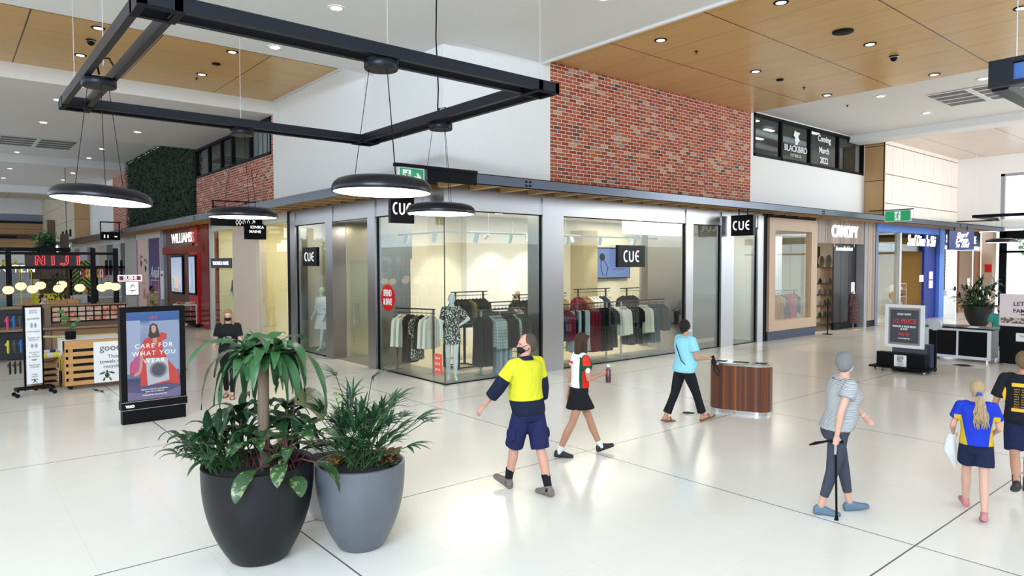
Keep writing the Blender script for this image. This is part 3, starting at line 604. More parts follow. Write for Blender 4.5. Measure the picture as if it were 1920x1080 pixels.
obj('lips', MB().ball((-.032, 26.85, .95), .004, .36, .2, 12, 8).ball((-.033, 26.85, 1.16), .004, .28, .12, 12, 8), mat('lip_pink', (.62, .16, .20), .3), t, world=True)
obj('nose_shadow', flatx(MB().tube([(-.032, 27.05, 1.62), (-.032, 26.9, 1.52), (-.032, 26.65, 1.58)], .05, 6)), mat('nose_tone', (.48, .26, .22), .5), t, world=True)
obj('hair', B(-.036, -.03, 28.2, 28.6, .1, 3.75), mat('hair_print', (.30, .2, .24), .6), t, world=True)
struct('wall_left', B(0, .3, 23.3, 28.75, 0, 4.2), M['cream']); struct('wall_left', B(-.04, .3, 28.75, 31.0, 0, 4.2), mat('taupe_panel', (.38, .36, .32), .6))
struct('wall_left', B(0, .3, 31.0, 60, 0, 4.2), mat('pale_grey_shopfront', (.5, .5, .5), .5))
y = 31.3
for k, (w_, m_) in enumerate([(1.3, (.05, .09, .11)), (1.5, (.55, .55, .6)), (2.2, (.04, .12, .11)), (2.4, (.5, .42, .33)), (1.2, (.5, .5, .6)), (2.6, (.12, .13, .18)), (2.6, (.5, .52, .6)), (2.6, (.10, .11, .15)), (3, (.42, .44, .55))]):
    poster(9, y, y+w_, .3, 3.7, mat('far_window_%d' % k, m_, .2), '%s tall window panel on the far left shopfronts, number %d along' % (['teal', 'white portrait', 'green', 'beige', 'pale blue', 'slate', 'lilac', 'dark', 'blue grey'][k], k+1) if 0 else ['dark teal tall window nearest the taupe pillar', 'white window poster of a model beside the dark teal window', 'deep green tall window', 'beige window poster of a tall figure', 'narrow pale blue window poster', 'slate tall window among the far shops', 'lilac tall window far along the left mall', 'darkest tall window far along the left mall', 'blue grey tall window farthest along the left mall'][k], 'window'); y += w_+.35
t = thing('wall_sign', 'small black overhead toilet sign in a frame far down the left mall', 'sign', (-1.5, 27, 4)); obj('sign_box', B(-1.9, -1.05, 26.9, 27, 3.7, 4.1), M['black'], t, world=True); obj('hanging_frame', MB().box(-1.9, -1.86, 26.9, 27, 4.1, 4.6).box(-1.1, -1.06, 26.9, 27, 4.1, 4.6).box(-1.9, -1.0, 26.9, 27, 4.55, 4.6), M['black'], t, world=True)
obj('symbols', MB().box(-1.75, -1.7, 26.88, 26.9, 3.8, 3.95).box(-1.6, -1.56, 26.88, 26.9, 3.8, 3.95).box(-1.3, -1.18, 26.88, 26.9, 3.85, 3.9), M['signw'], t, world=True)
# ---------------------------------------------------------------- right hand shops
t = struct('window_30', MB().box(12.36, 12.72, -.12, .14, .3, 3.95).box(15.1, 15.5, -.12, .14, .3, 3.95).box(12.72, 15.1, -.12, .14, .3, .62).box(12.72, 15.1, -.12, .14, 3.55, 3.95), M['oak'])
obj('glass_pane', B(12.73, 13.85, -.02, -.01, .62, 3.55), M['glass'], t); obj('glass_pane', B(13.87, 15.1, -.02, -.01, .62, 3.55), M['glass'], t)
struct('wall_right', B(12.36, 15.5, -.08, .2, 0, .3), M['navy']); struct('wall_right', B(12.36, 15.5, -.05, .2, 3.95, 4.2), M['dark'])
struct('wall_right', B(15.5, 19.4, -.03, .1, 3.2, 4.2), M['slats'])
struct('wall_right', B(19.4, 19.65, -.06, .3, 0, 4.1), M['grey']); struct('wall_right', B(19.65, 20.35, -.06, .3, .25, 4.05), M['slats']); struct('wall_right', B(19.65, 20.35, -.05, .3, 0, .25), M['black'])
t = thing('shop_sign', 'large lit white word above the timber homewares doorway', 'sign', (17.6, -.1, 3.6)); text('lettering', 'CANOPY', .62, (17.65, -.10, 3.62), 'R', M['signw'], t, sx=.82, ext=.03, offset=.003)
t = thing('shop_sign', 'small flowing script under the large white word at the timber doorway', 'sign', (17.6, -.1, 3.0)); text('lettering', 'homefashion', .24, (17.7, -.05, 3.02), 'R', M['signw'], t, sx=1.1, ext=.006, shear=.35, offset=.002)
obj('hanging_rod', MB().box(16.9, 16.92, -.06, -.04, 3.08, 3.2).box(18.5, 18.52, -.06, -.04, 3.08, 3.2), M['steel'], t, world=True)
blackdoor = mat('black_stained_boards', fn=ply(('z', 9, 0), ('x', .08, 0), ((.010, .010, .012), (.022, .022, .026))), rough=.45)
for k, (a, b_) in enumerate([(17.55, 18.1), (18.12, 18.75), (18.77, 19.4)]): struct('door_%d' % (2+k), B(a, b_, .25, .31, .25, 3.2), blackdoor)
struct('wall_right', B(17.5, 19.4, .2, .3, 0, .25), M['black'])
tag(obj('notice', B(18.95, 19.25, .23, .24, 1.35, 1.75), M['wtext']), 'white notice taped to the black folding doors', 'notice')
struct('floor_homewares', B(12.4, 20.4, .32, 4, 0, .008), M['tile']); struct('ceiling_homewares', B(12.4, 20.4, .2, 4, 3.75, 3.85), M['cream'])
struct('wall_homewares', MB().box(12.3, 20.5, 4.0, 4.1, 0, 3.8).box(20.42, 20.5, .35, 4, 0, 3.8).box(12.3, 12.4, .2, 4, 0, 3.8), M['cream'])
struct('wall_homewares', B(15.2, 15.45, .15, .3, 0, 3.7), mat('olive_timber', (.28, .20, .10), .5))
area('shop_ceiling_light', (15.5, 2.2, 3.7), 2.5, 90, (1, .9, .74))
# blue shop
struct('wall_right', B(20.4, 27.6, -.1, .2, 3.75, 4.15), M['lblue']); struct('wall_right', B(27.0, 27.6, -.14, .3, 0, 4.15), M['lblue']); struct('wall_right', B(20.35, 20.6, -.08, .3, 0, 4.1), mat('slate_blue', (.10, .13, .22), .4))
glass('R', 20.6, 22.75, .1, 3.75, trimm='lgrey'); struct('wall_right', B(22.75, 22.95, -.05, .15, 0, 3.75), M['lgrey'])
bluep = mat('blue_panelling', fn=ply(('x', 2.2, 24.5), ('z', .14, 0), ((.006, .022, .22), (.010, .032, .30))), rough=.5, spec=.2)
struct('wall_right', B(25.6, 27.05, .0, .1, 0, 3.75), bluep); struct('wall_blue_shop', B(20.6, 27, .3, .4, 3.0, 3.3), M['grey'])
struct('wall_blue_shop', MB().box(20.5, 27.6, 4, 4.1, 0, 3.8).box(27, 27.1, .3, 4, 0, 3.8).box(20.52, 20.6, .3, 4, 0, 3.8), mat('ochre_paint', (.50, .32, .10), .6)); struct('ceiling_blue_shop', B(20.5, 27.6, .2, 4, 3.7, 3.8), M['dark']); struct('floor_blue_shop', B(20.5, 27, .1, 4, 0, .008), M['shopfloor'])
area('shop_ceiling_light', (22.5, 2, 3.6), 2, 80, (1, .9, .7))
t = thing('shop_sign', 'jagged white brush script letters over the blue shop entrance', 'sign', (24.5, -.2, 3.4)); text('lettering', "Surf Dive 'n Ski", .66, (24.8, -.16, 3.42), 'R', M['signw'], t, sx=.76, ext=.02, shear=.25, offset=.008)
t = thing('shop_sign', 'small square blue sign with white brush script hanging from the canopy', 'sign', (27.3, -.9, 3.4)); Mx = PL((26.5, -1.15, 3.48), R(-35)); obj('sign_box', B(-.58, .58, -.42, .42, -.12, 0).xf(Mx), mat('sign_navy', (.01, .02, .16), .4), t, world=True)
for s_, dy in (('Surf', .22), ('Dive', 0), ("'n Ski", -.22)): obj('lettering', text_mb(s_, .3, .01, shear=.25, offset=.012).xf(Mx @ Matrix.Translation((0, dy, .01))), M['signw'], t, world=True, fixn=False)
for u in (-.3, .3): obj('hanging_rod', B(u-.015, u+.015, .42, .62, -.08, -.05).xf(Mx), M['black'], t, world=True)
for a, zz, h in ((25.0, 1.65, .3), (26.1, 1.75, .35), (26.1, 1.35, .35)): tag(obj('notice', B(a, a+.45, -.03, -.01, zz, zz+h), M['wtext']), 'paper notice on the blue panelled wall%s' % {1.65: ', left of the pair', 1.75: ', upper of the pair', 1.35: ', lower of the pair'}[zz], 'notice')
# sports store and the mall entrance
struct('wall_right', B(27.6, 33.2, .1, .3, 3.75, 4.2), M['black'])
t = thing('shop_sign', 'white letters on a dark band by the mall entrance', 'sign', (30.5, -.1, 3.5)); obj('board', B(27.8, 33.0, -.02, .1, 3.1, 4.0), M['blacks'], t, world=True); text('lettering', 'SPORTS WAREHOUSE', .52, (30.2, -.03, 3.6), 'R', M['signw'], t, sx=.82, ext=.02, offset=.006); obj('light_panel', B(28, 32.8, -.04, .1, 3.12, 3.3), M['signw'], t, world=True)
struct('wall_sports', B(28.3, 31.0, .9, 1.0, 0, 3.8), mat('black_subway_tiles', fn=lambda n, b: (lambda q: n.link(n.mix(n.m('MAXIMUM', line(n, q[3], .16, 0, .008), line(n, n.m('ADD', q[1], n.m('MULTIPLY', n.m('MODULO', n.m('FLOOR', n.m('DIVIDE', n.m('ADD', q[3], .08), .16)), 2.0), .25)), .5, 0, .008)), (.012, .012, .014), (.5, .5, .5)), b.inputs['Base Color']))(n.coord()), rough=.15))
struct('wall_sports', B(31.0, 32.9, .3, .4, 0, 3.1), M['brownx']); struct('wall_sports', B(33.4, 34.2, .3, .4, 0, 3.1), M['brownx']); struct('wall_sports', B(27.6, 27.7, .3, 3, 0, 4), M['white'])
struct('wall_right', B(34.3, 34.9, -.2, .3, 0, 4.1), M['oak'])
tag(obj('display_cabinet', MB().box(28.2, 30.6, .3, .8, 0, .9).box(28.6, 28.9, .4, .7, .9, 1.2).box(29.6, 29.9, .4, .7, .9, 1.15), M['white']), 'white counter in front of the black tiled wall', 'counter')
tag(obj('fire_hose_sign', B(34.26, 34.3, -.18, .12, 2.0, 2.4), M['red']), 'small red fire sign on the timber post by the entrance', 'sign')
tag(obj('notice', B(32.1, 32.5, .26, .29, 1.3, 1.7), M['wtext']), 'white notice on the brown timber panel near the entrance', 'notice')
f = MB(); X = 35.0
for a in ((-.62, -.3, 0, 4.1), (-14.5, -.3, 3.72, 4.15), (-14.5, -.3, 3.0, 3.12), (-2.6, -2.45, 0, 3.0), (-4.6, -4.45, 0, 3.0), (-6.6, -6.45, 0, 3.0)): f.box(X, X+.15, *a)
t = struct('door_9', f, M['black']); obj('glass_pane', B(X+.06, X+.07, -14, -.62, 0.02, 3.7), M['glass'], t)
f = MB().box(27.25, 27.4, -2.5, -2.35, 4.3, 6.3).box(27.25, 27.4, -14, -2.35, 6.2, 6.3).box(27.25, 27.4, -6, -5.9, 4.3, 6.3).box(27.25, 27.4, -10, -9.9, 4.3, 6.3)
t = struct('window_31', f, M['grey']); obj('glass_pane', B(27.3, 27.31, -14, -2.5, 4.3, 6.2), M['glass'], t)
struct('ceiling', B(27.2, 35.2, -14.5, 0, 4.25, 4.35), M['white'])
# outside: paving is the floor; a street tree and parked car
tr = thing('street_tree', 'small green street tree outside the glass entrance', 'tree', (42, -1.0, -.2)); obj('trunk', MB().tube([(0, 0, .0), (.05, 0, 1.5), (0, .1, 3)], [.14, .11, .07], 8), mat('bark', (.2, .15, .1), .9), tr)
cr = MB(); rt = random.Random(2)
for i in range(900):
    a, p_, q = rt.uniform(0, 6.28), rt.uniform(-1, 1), rt.uniform(.6, 1); c = Vector((1.6*q*math.cos(a)*math.sqrt(1-p_*p_), 1.6*q*math.sin(a)*math.sqrt(1-p_*p_), 3.9+1.3*q*p_))
    d1 = Vector((rt.uniform(-1, 1), rt.uniform(-1, 1), rt.uniform(-1, 1))).normalized()*.16; d2 = d1.cross(Vector((.3, .5, .8))).normalized()*.1
    cr.add([c-d1, c+d2, c+d1, c-d2], [(0, 1, 2, 3)])
obj('crown', cr, mat('tree_leaves', (.10, .22, .05), .6), tr, fixn=False)
cb = thing('parked_car', 'small pale car parked outside beyond the entrance doors', 'car', (40.5, -5.2, 0))
sec = [(-2.1, .35, .75), (-1.9, .3, .9), (-1.2, .3, .98), (-.7, .3, 1.42), (.5, .3, 1.45), (1.1, .3, 1.02), (1.9, .3, .85), (2.1, .4, .7)]
obj('body', MB().rings([[(x_ if 0 else -w_, u, z0), (w_, u, z0), (w_*.98, u, z0+(z1-z0)*.55), (w_*.8, u, z1), (-w_*.8, u, z1), (-w_*.98, u, z0+(z1-z0)*.55)] for u, z0, z1 in sec for x_, w_ in ((0, .85),)]), mat('car_white', (.75, .77, .8), .2), cb)
for a in (-.86, .7):
    for b_ in (-1.3, 1.3): obj('wheel', MB().lathe([(.0, 0), (.32, 0), (.32, .16), (0, .16)], 20).xf(Matrix.Translation((a, b_, .32)) @ Matrix.Rotation(PI/2, 4, 'Y')), M['black'], cb)
# ---------------------------------------------------------------- ceiling fittings
def downlight(first, loc, r, dark, label, group):
    if first.get(dark) is None:
        t = thing('downlight', label, 'downlight', loc, 0, group)
        tr_ = obj('trim_ring', MB().lathe([(r*.78, .0), (r*.8, -.014), (r*1.18, -.012), (r*1.2, .0)], 28), M['black'] if dark else M['white'], t, smooth=True)
        obj('lens', MB().lathe([(.001, -.012), (r*.8, -.01)], 28), M['lamp'], tr_); first[dark] = t; return t
    return dup(first[dark], loc, label=label, group=group)
dl = {}
names_x = {3.7: 'nearest the brick corner', 7.35: 'midway along the ply', 11.0: 'at the far end of the ply'}
names_y = {-2.55: 'row closest to the brick', -5.2: 'second row out from the brick', -7.85: 'third row out from the brick'}
for x in (3.7, 7.35, 11.0):
    for y in (-2.55, -5.2, -7.85):
        downlight(dl, (x, y, 7.128), .11, True, 'right ply downlight, %s, %s' % (names_x[x], names_y[y]), 'downlights in the right ply ceiling')
for x, y, s_ in ((-5.25, 4.97, 'front left'), (-5.25, 7.37, 'back left'), (-2.58, 4.86, 'front right'), (-2.58, 7.28, 'back right')):
    downlight(dl, (x, y, 7.418), .11, True, 'black rimmed downlight in the left ply ceiling, %s of four' % s_, 'downlights in the left ply ceiling')
for k, (x, y, z, s_) in enumerate([(-2.52, -.45, 6.93, 'nearer one in front of the corner wall'), (-2.54, 2.34, 6.93, 'farther one in front of the corner wall'), (.95, -3.5, 7.05, 'one cut by the top edge above the brick'),
    (12.6, -3.3, 7.2, 'first beyond the right ply, near the windows'), (16.0, -3.3, 7.2, 'second beyond the right ply, near the windows'), (12.7, -5.75, 7.2, 'beside the right air grille'), (16.1, -5.7, 7.2, 'past the right air grille'),
    (-5.3, 11.0, 7.04, 'left one just beyond the left ply'), (-2.6, 11.0, 7.04, 'right one just beyond the left ply'), (-5.27, 14.85, 7.04, 'left one in front of the left grille'), (-2.6, 14.75, 7.04, 'one in front of the green wall'),
    (-1.94, 25.7, 7.95, 'nearer one beside the green wall'), (-1.95, 29.3, 7.95, 'farther one beside the green wall'), (-4.95, 29.3, 7.95, 'one beyond the left grille'),
    (-2.2, 33, 7.55, 'first in the far left ceiling'), (-2.2, 37, 7.55, 'second in the far left ceiling'), (-5, 33, 7.55, 'third in the far left ceiling'), (-5, 38, 7.55, 'fourth in the far left ceiling')]):
    downlight(dl, (x, y, z-.002), .125, False, 'white downlight, %s' % s_, 'white downlights')
def ceiling_item(name, loc, r, label, cat, dome=False):
    t = MB().lathe([(r, 0), (r, -.02), (r*.9, -.03), (.001, -.032)], 24)
    o = obj(name, t, M['black'], smooth=True); o.location = loc; tag(o, label, cat)
    if dome: obj('dome', MB().lathe([(r*.8, -.03), (r*.78, -.06), (r*.55, -.1), (r*.2, -.12), (.001, -.122)], 16), M['blacks'], o, smooth=True); obj('bracket_ring', MB().lathe([(r*1.0, -.03), (r*.8, -.04)], 16), M['steel'], o)
    return o
ceiling_item('ceiling_speaker', (6.1, -5.2, 7.129), .2, 'large round black ceiling speaker in the right ply', 'speaker')
ceiling_item('ceiling_sensor', (8.5, -2.54, 7.129), .09, 'small flat black disc in the right ply near the windows', 'sensor'); ceiling_item('ceiling_sensor', (-2.58, 6.06, 7.419), .1, 'small flat black disc in the left ply', 'sensor')
ceiling_item('dome_camera', (8.64, -5.18, 7.129), .1, 'black dome camera on the right ply ceiling', 'camera', True); ceiling_item('dome_camera', (-5.24, 5.97, 7.419), .1, 'black dome camera on the left ply ceiling', 'camera', True)
for k, (x, y, z, s_) in enumerate([(4.91, -2.57, 7.13, 'near the brick corner'), (9.74, -2.53, 7.13, 'toward the upper windows'), (-2.58, 7.75, 7.42, 'in the left ply'), (13.0, -2.2, 7.2, 'on the white ceiling past the ply')]):
    o = obj('sprinkler', MB().lathe([(.04, 0), (.04, -.01), (.012, -.012), (.012, -.05), (.03, -.055), (.001, -.06)], 10), M['black']); o.location = (x, y, z); tag(o, 'tiny black sprinkler head %s' % s_, 'sprinkler')
def grille(x0, x1, y0, y1, z, split, label, along='x'):
    t = thing('air_grille', label, 'air vent', ((x0+x1)/2, (y0+y1)/2, z)); obj('backing', B(x0, x1, y0, y1, z-.012, z-.002), mat('grille_grey', (.17, .17, .17), .7), t, world=True)
    f = MB(); 
    if along == 'x':
        for i in range(5): yy = y0+(y1-y0)*i/4; f.box(x0, x1, yy-.02, yy+.02, z-.03, z-.012)
        for q in split: f.box(q-.07, q+.07, y0, y1, z-.035, z-.01)
    else:
        for i in range(5): xx = x0+(x1-x0)*i/4; f.box(xx-.02, xx+.02, y0, y1, z-.03, z-.012)
        for q in split: f.box(x0, x1, q-.07, q+.07, z-.035, z-.01)
    obj('slats', f, M['white'], t, world=True)
grille(13.5, 15.5, -7.8, -4.15, 7.2, [-5.15, -6.4], 'wide grey air grille in the white ceiling beyond the right ply', 'y')
grille(-9, -3.1, 24.3, 27, 7.95, [-4.5, -5.9, -7.3], 'long grey air grille in the left mall ceiling before the green wall', 'x')
# ---------------------------------------------------------------- suspended square frame and its ring pendants
ZF = 4.75; fr_m = mat('frame_anodised', (.005, .007, .013), .38, .2, .35)
fx0, fx1, fy0, fy1 = -6.52, -1.53, -4.98, .25
t = thing('suspended_frame', 'large black square frame of twin rails hung from the ceiling', 'light frame', ((fx0+fx1)/2, (fy0+fy1)/2, ZF))
G = .29
for nm, a in (('rail', (fx0, fx1, fy0, fy0+.07)), ('rail', (fx0, fx1, fy0+G, fy0+G+.07)), ('rail', (fx0, fx1, fy1-.07, fy1)), ('rail', (fx0, fx1, fy1-G-.07, fy1-G)),
              ('rail', (fx0, fx0+.07, fy0, fy1)), ('rail', (fx0+G, fx0+G+.07, fy0, fy1)), ('rail', (fx1-.07, fx1, fy0, fy1)), ('rail', (fx1-G-.07, fx1-G, fy0, fy1))):
    obj(nm, B(*a, ZF, ZF+.13), fr_m, t, world=True)
for cx_, cy_ in ((fx0, fy0), (fx1-.38, fy0), (fx0, fy1-.38), (fx1-.38, fy1-.38)): obj('corner_plate', MB().box(cx_, cx_+.38, cy_, cy_+.07, ZF-.012, ZF-.001).box(cx_, cx_+.38, cy_+.31, cy_+.38, ZF-.012, ZF-.001).box(cx_, cx_+.07, cy_+.07, cy_+.31, ZF-.012, ZF-.001).box(cx_+.31, cx_+.38, cy_+.07, cy_+.31, ZF-.012, ZF-.001), M['black'], t, world=True)
wire = mat('steel_wire', (.55, .55, .57), .4, .6)
for cx_, cy_, cz in ((fx0+.18, fy0+.18, 6.93), (fx1-.18, fy0+.18, 6.93), (fx0+.18, fy1-.18, 6.93), (fx1-.18, fy1-.18, 6.93), (fx0+.18, -2.2, 6.93), (-4, fy0+.18, 6.93), (-4, fy1-.18, 6.93)):
    obj('suspension_cable', MB().tube([(cx_, cy_, ZF+.1), (cx_, cy_, cz)], .005, 5), wire, t, world=True)
obj('power_cable', MB().tube([(fx1-.18, -2.35, ZF+.1), (fx1-.16, -2.35, 5.3), (fx1-.2, -2.35, 6.1), (fx1-.18, -2.35, 6.93)], .011, 6), M['black'], t, world=True)
for cx_, cy_ in ((fx0+.1, -2.1), (-1.8, -2.5)): obj('cable_loop', MB().tube([(cx_+.05, cy_, ZF+.02), (cx_+.02, cy_, ZF+.2), (cx_+.16, cy_+.03, ZF+.24), (cx_+.28, cy_+.02, ZF+.03)], .012, 6), M['black'], t, world=True)
shade_m = mat('pendant_black', (.003, .0035, .006), .3, .0, .38)
def pendant(loc, label, tilt=0.012):
    t = thing('ring_pendant', label, 'pendant lamp', loc, 0, 'round pendant lamps under the square frame'); dz = ZF-.1-loc[2]
    obj('shade', MB().lathe([(.535, 0), (.55, .002), (.555, .02), (.55, .06), (.53, .10), (.49, .135), (.42, .158), (.3, .17), (.15, .173), (.001, .173)], 64).xf(Matrix.Rotation(tilt, 4, fv) @ Matrix.Rotation(-tilt*1.1, 4, rv)), shade_m, t, smooth=True)
    obj('diffuser', MB().lathe([(.001, .006), (.535, .006)], 64).xf(Matrix.Rotation(tilt, 4, fv) @ Matrix.Rotation(-tilt*1.1, 4, rv)), M['diff'], t)
    obj('mounting_disc', MB().lathe([(.001, dz), (.18, dz), (.19, dz+.015), (.19, dz+.09), (.18, dz+.1), (.001, dz+.1)], 32), fr_m, t, smooth=True)
    for k in range(3):
        a = 2*PI*k/3+.5; obj('cable', MB().tube([(.3*math.cos(a), .3*math.sin(a), .17), (.13*math.cos(a), .13*math.sin(a), dz+.02)], .004, 5), M['black'], t)
    return t
pendant((-6.35, -1.95, 3.265), 'round black pendant lamp at far left of the photo, glowing underneath', .05); pendant((-3.96, .14, 3.28), 'round black pendant lamp in front of the directory sign', 0)
pendant((-4.07, -4.78, 3.29), 'largest round black pendant lamp, nearest the camera below the exit sign'); pendant((-1.65, -2.35, 3.3), 'round black pendant lamp overlapping the corner name sign')
# hanging screen at the right edge
t = thing('hanging_screen', 'black box with a blue panel hanging at the right edge near the ceiling', 'screen', (2.5, -9.6, 4.75))
obj('casing', MB().box(2.45, 2.6, -11.4, -8.72, 4.72, 4.78).box(2.45, 2.6, -11.4, -8.72, 5.0, 5.06).box(2.45, 2.6, -8.98, -8.72, 4.78, 5.0).box(2.56, 2.6, -11.4, -8.98, 4.78, 5.0), fr_m, t, world=True)
obj('screen_panel', B(2.5, 2.55, -11.4, -8.98, 4.79, 4.99), mat('blue_panel', (.05, .14, .42), .3), t, world=True); obj('rail', B(2.6, 6.5, -8.9, -8.72, 4.70, 4.80), fr_m, t, world=True)
for yy in (-9.0, -10.8): obj('suspension_cable', MB().tube([(2.52, yy, 5.05), (2.52, yy, 7.05)], .005, 5), wire, t, world=True)
# distant frame and pendant by the entrance
t = thing('suspended_frame', 'thin black light frame hanging by the bright entrance', 'light frame', (26, -3.5, 4.4)); obj('rail', B(24.2, 24.3, -8, -2.2, 4.3, 4.42), M['black'], t, world=True); obj('rail', B(24.3, 28, -2.3, -2.2, 4.3, 4.42), M['black'], t, world=True)
for yy in (-2.3, -5): obj('suspension_cable', MB().tube([(24.25, yy, 4.4), (24.25, yy, 7.1)], .008, 5), wire, t, world=True)
t = thing('ring_pendant', 'round pendant lamp hanging in the bright entrance', 'pendant lamp', (24.3, -3.2, 3.28)); obj('shade', MB().lathe([(.54, 0), (.55, .05), (.5, .12), (.3, .17), (.001, .173)], 40), shade_m, t, smooth=True); obj('diffuser', MB().lathe([(.001, .004), (.54, .004)], 40), M['diff'], t); obj('cable', MB().tube([(0, 0, .17), (-.0, 0, 1.1)], .006, 5), M['black'], t)
# ---------------------------------------------------------------- tracks inside the corner shop
trk = mat('pale_blue_grey_track', (.48, .55, .56), .5)
def track(a, b_, z, label):
    t = thing('light_track', label, 'light track', ((a[0]+b_[0])/2, (a[1]+b_[1])/2, z)); obj('rail', MB().bar((*a, z), (*b_, z), .04, .03), trk, t, world=True)
    for f_ in (.15, .85): p = Vector((*a, z)).lerp(Vector((*b_, z)), f_); obj('hanger', MB().tube([p, (p.x, p.y, 3.95)], .004, 4), wire, t, world=True)
track((.7, 3.0), (.7, .9), 3.2, 'pale track running along the left glass of the corner shop'); track((.7, .9), (2.9, .9), 3.2, 'pale track along the corner window of the shop'); track((3.5, .9), (8.0, .9), 3.2, 'pale track along the second shop window')
track((3.0, 3.2), (7.2, 3.2), 3.35, 'dimmer track deeper inside the corner shop'); track((8.9, 2.9), (11.9, 2.9), 3.35, 'short track in front of the screen wall')
def spotlight(loc, aim, label, m=None, lit=False):
    d = (Vector(aim)-Vector(loc)).normalized(); q = d.to_track_quat('Z', 'Y').to_matrix().to_4x4(); t = thing('track_spotlight', label, 'spotlight', loc, 0, 'spotlights on the shop tracks')
    bd_ = obj('body', MB().lathe([(.001, 0), (.045, 0), (.05, .01), (.05, .2), (.044, .2), (.042, .17), (.001, .17)], 16).xf(Matrix.Translation((0, 0, -.06)) @ q @ Matrix.Translation((0, 0, -.05))), m or trk, t, smooth=True)
    obj('stem', MB().tube([(0, 0, 0), (0, 0, -.06)], .012, 6), m or trk, t)
    if lit: obj('lens', MB().lathe([(.001, 0), (.04, 0)], 14).xf(Matrix.Translation((0, 0, -.06)) @ q @ Matrix.Translation((0, 0, .13))), M['lamp'], bd_)
for k, (x, y, s_) in enumerate([(.7, 2.6, 'leftmost, behind the left glass'), (.7, 1.4, 'near the glass corner'), (1.5, .9, 'right of the glass corner'), (2.5, .9, 'by the first steel pillar'), (4.4, .9, 'left of the second window joint'), (5.6, .9, 'above the flat name sign'), (7.0, .9, 'right part of the second window')]):
    spotlight((x, y, 3.19), (x-.12, y+.15, 2.4), 'pale cylindrical track spotlight, %s' % s_)
for k, (x, y, tx, ty, s_) in enumerate([(3.6, 3.2, 3.5, 5.3, 'aimed at the left wall pool'), (5.0, 3.2, 4.6, 2.0, 'glaring toward the corner'), (5.5, 3.2, 5.3, 2.2, 'brightest, beside the glaring one'), (6.8, 3.2, 6.6, 2.2, 'right of the inner track')]):
    spotlight((x, y, 3.34), (tx, ty, 2.0), 'lit inner spotlight, %s' % s_, lit=True)
for k, (x, y, s_) in enumerate([(9.1, 2.9, 'left'), (9.7, 2.9, 'middle'), (10.4, 2.9, 'right')]): spotlight((x, y, 3.34), (x+.2, 2.2, 2.4), 'lit spotlight above the wall screen, %s of three' % s_, lit=True)
for k, (x, y) in enumerate([(3.0, 1.8), (4.5, 3.8), (2.6, 3.4), (6.0, 3.0), (6.3, 1.8), (7, 4.3)]):
    o = obj('ceiling_lens', B(-.12, .12, -.06, .06, -.01, 0), M['lamp']); o.location = (x, y, 3.948); tag(o, 'slim white ceiling light inside the corner shop, %s' % ['near the floral mannequin', 'above the inner track', 'left, deep in the shop', 'right of the inner track', 'near the first steel pillar', 'deepest on the right'][k], 'light', 'slim ceiling lights inside the corner shop')
for (x, y, s_) in ((1.0, 8.9, 'left of the blush wall'), (1.0, 9.5, 'second left of the blush wall'), (1.2, 13.6, 'in the far window'), (1.2, 14.2, 'middle of the far window'), (1.2, 14.8, 'deepest in the far window')): spotlight((x, y, 3.1), (x, y+.1, 2.2), 'grey cylinder spotlight in the pale fashion shop, %s' % s_, M['lgrey'])
t = thing('light_track', 'grey track in the near window of the pale fashion shop', 'light track', (1, 9.2, 3.1)); obj('rail', B(.98, 1.02, 8.5, 10.4, 3.1, 3.13), M['lgrey'], t, world=True); obj('hanger', MB().tube([(1, 9.0, 3.12), (1, 9.0, 3.9)], .004, 4), wire, t, world=True)
t = thing('light_track', 'grey track in the far window of the pale fashion shop', 'light track', (1.2, 14.2, 3.1)); obj('rail', B(1.18, 1.22, 13.3, 15.2, 3.1, 3.13), M['lgrey'], t, world=True); obj('hanger', MB().tube([(1.2, 14.0, 3.12), (1.2, 14.0, 3.9)], .004, 4), wire, t, world=True)
# wall screen
t = thing('wall_screen', 'wide blue screen on the cream wall behind the flat name sign', 'screen', (10.0, 4.9, 1.9)); obj('casing', B(9.45, 11.45, 4.85, 4.95, 1.96, 3.06), M['black'], t, world=True)
def f_scr(n, b):
    v, x, y, z = n.coord(); n.link(n.ramp(n.m('ADD', n.m('MULTIPLY', x, .5), .5), [(0, (.16, .26, .62)), (.5, (.24, .38, .80)), (1, (.20, .30, .66))]), b.inputs['Emission Color']); b.inputs['Emission Strength'].default_value = .55
obj('display', B(9.5, 11.4, 4.84, 4.85, 2.0, 3.02), mat('blue_display', (0, 0, 0), fn=f_scr), t, world=True)
p = MB().ball((9.95, 4.83, 2.72), .14, .004, .13, 16, 10).tube([(9.88, 4.83, 2.62), (9.9, 4.83, 2.3), (10.0, 4.83, 2.05)], .012, 5).tube([(10.02, 4.83, 2.62), (10.25, 4.83, 2.35), (10.15, 4.83, 2.05)], .012, 5); obj('figure', p, M['dark'], t, world=True)
[text('lettering', s_, .13, (10.75, 4.835, z_), 'R', M['btext'], t, ext=.002) for s_, z_ in (('THE', 2.68), ('EDIT', 2.54))]; text('lettering', 'a new season begins', .08, (10.8, 4.835, 2.3), 'R', M['btext'], t, ext=.002)
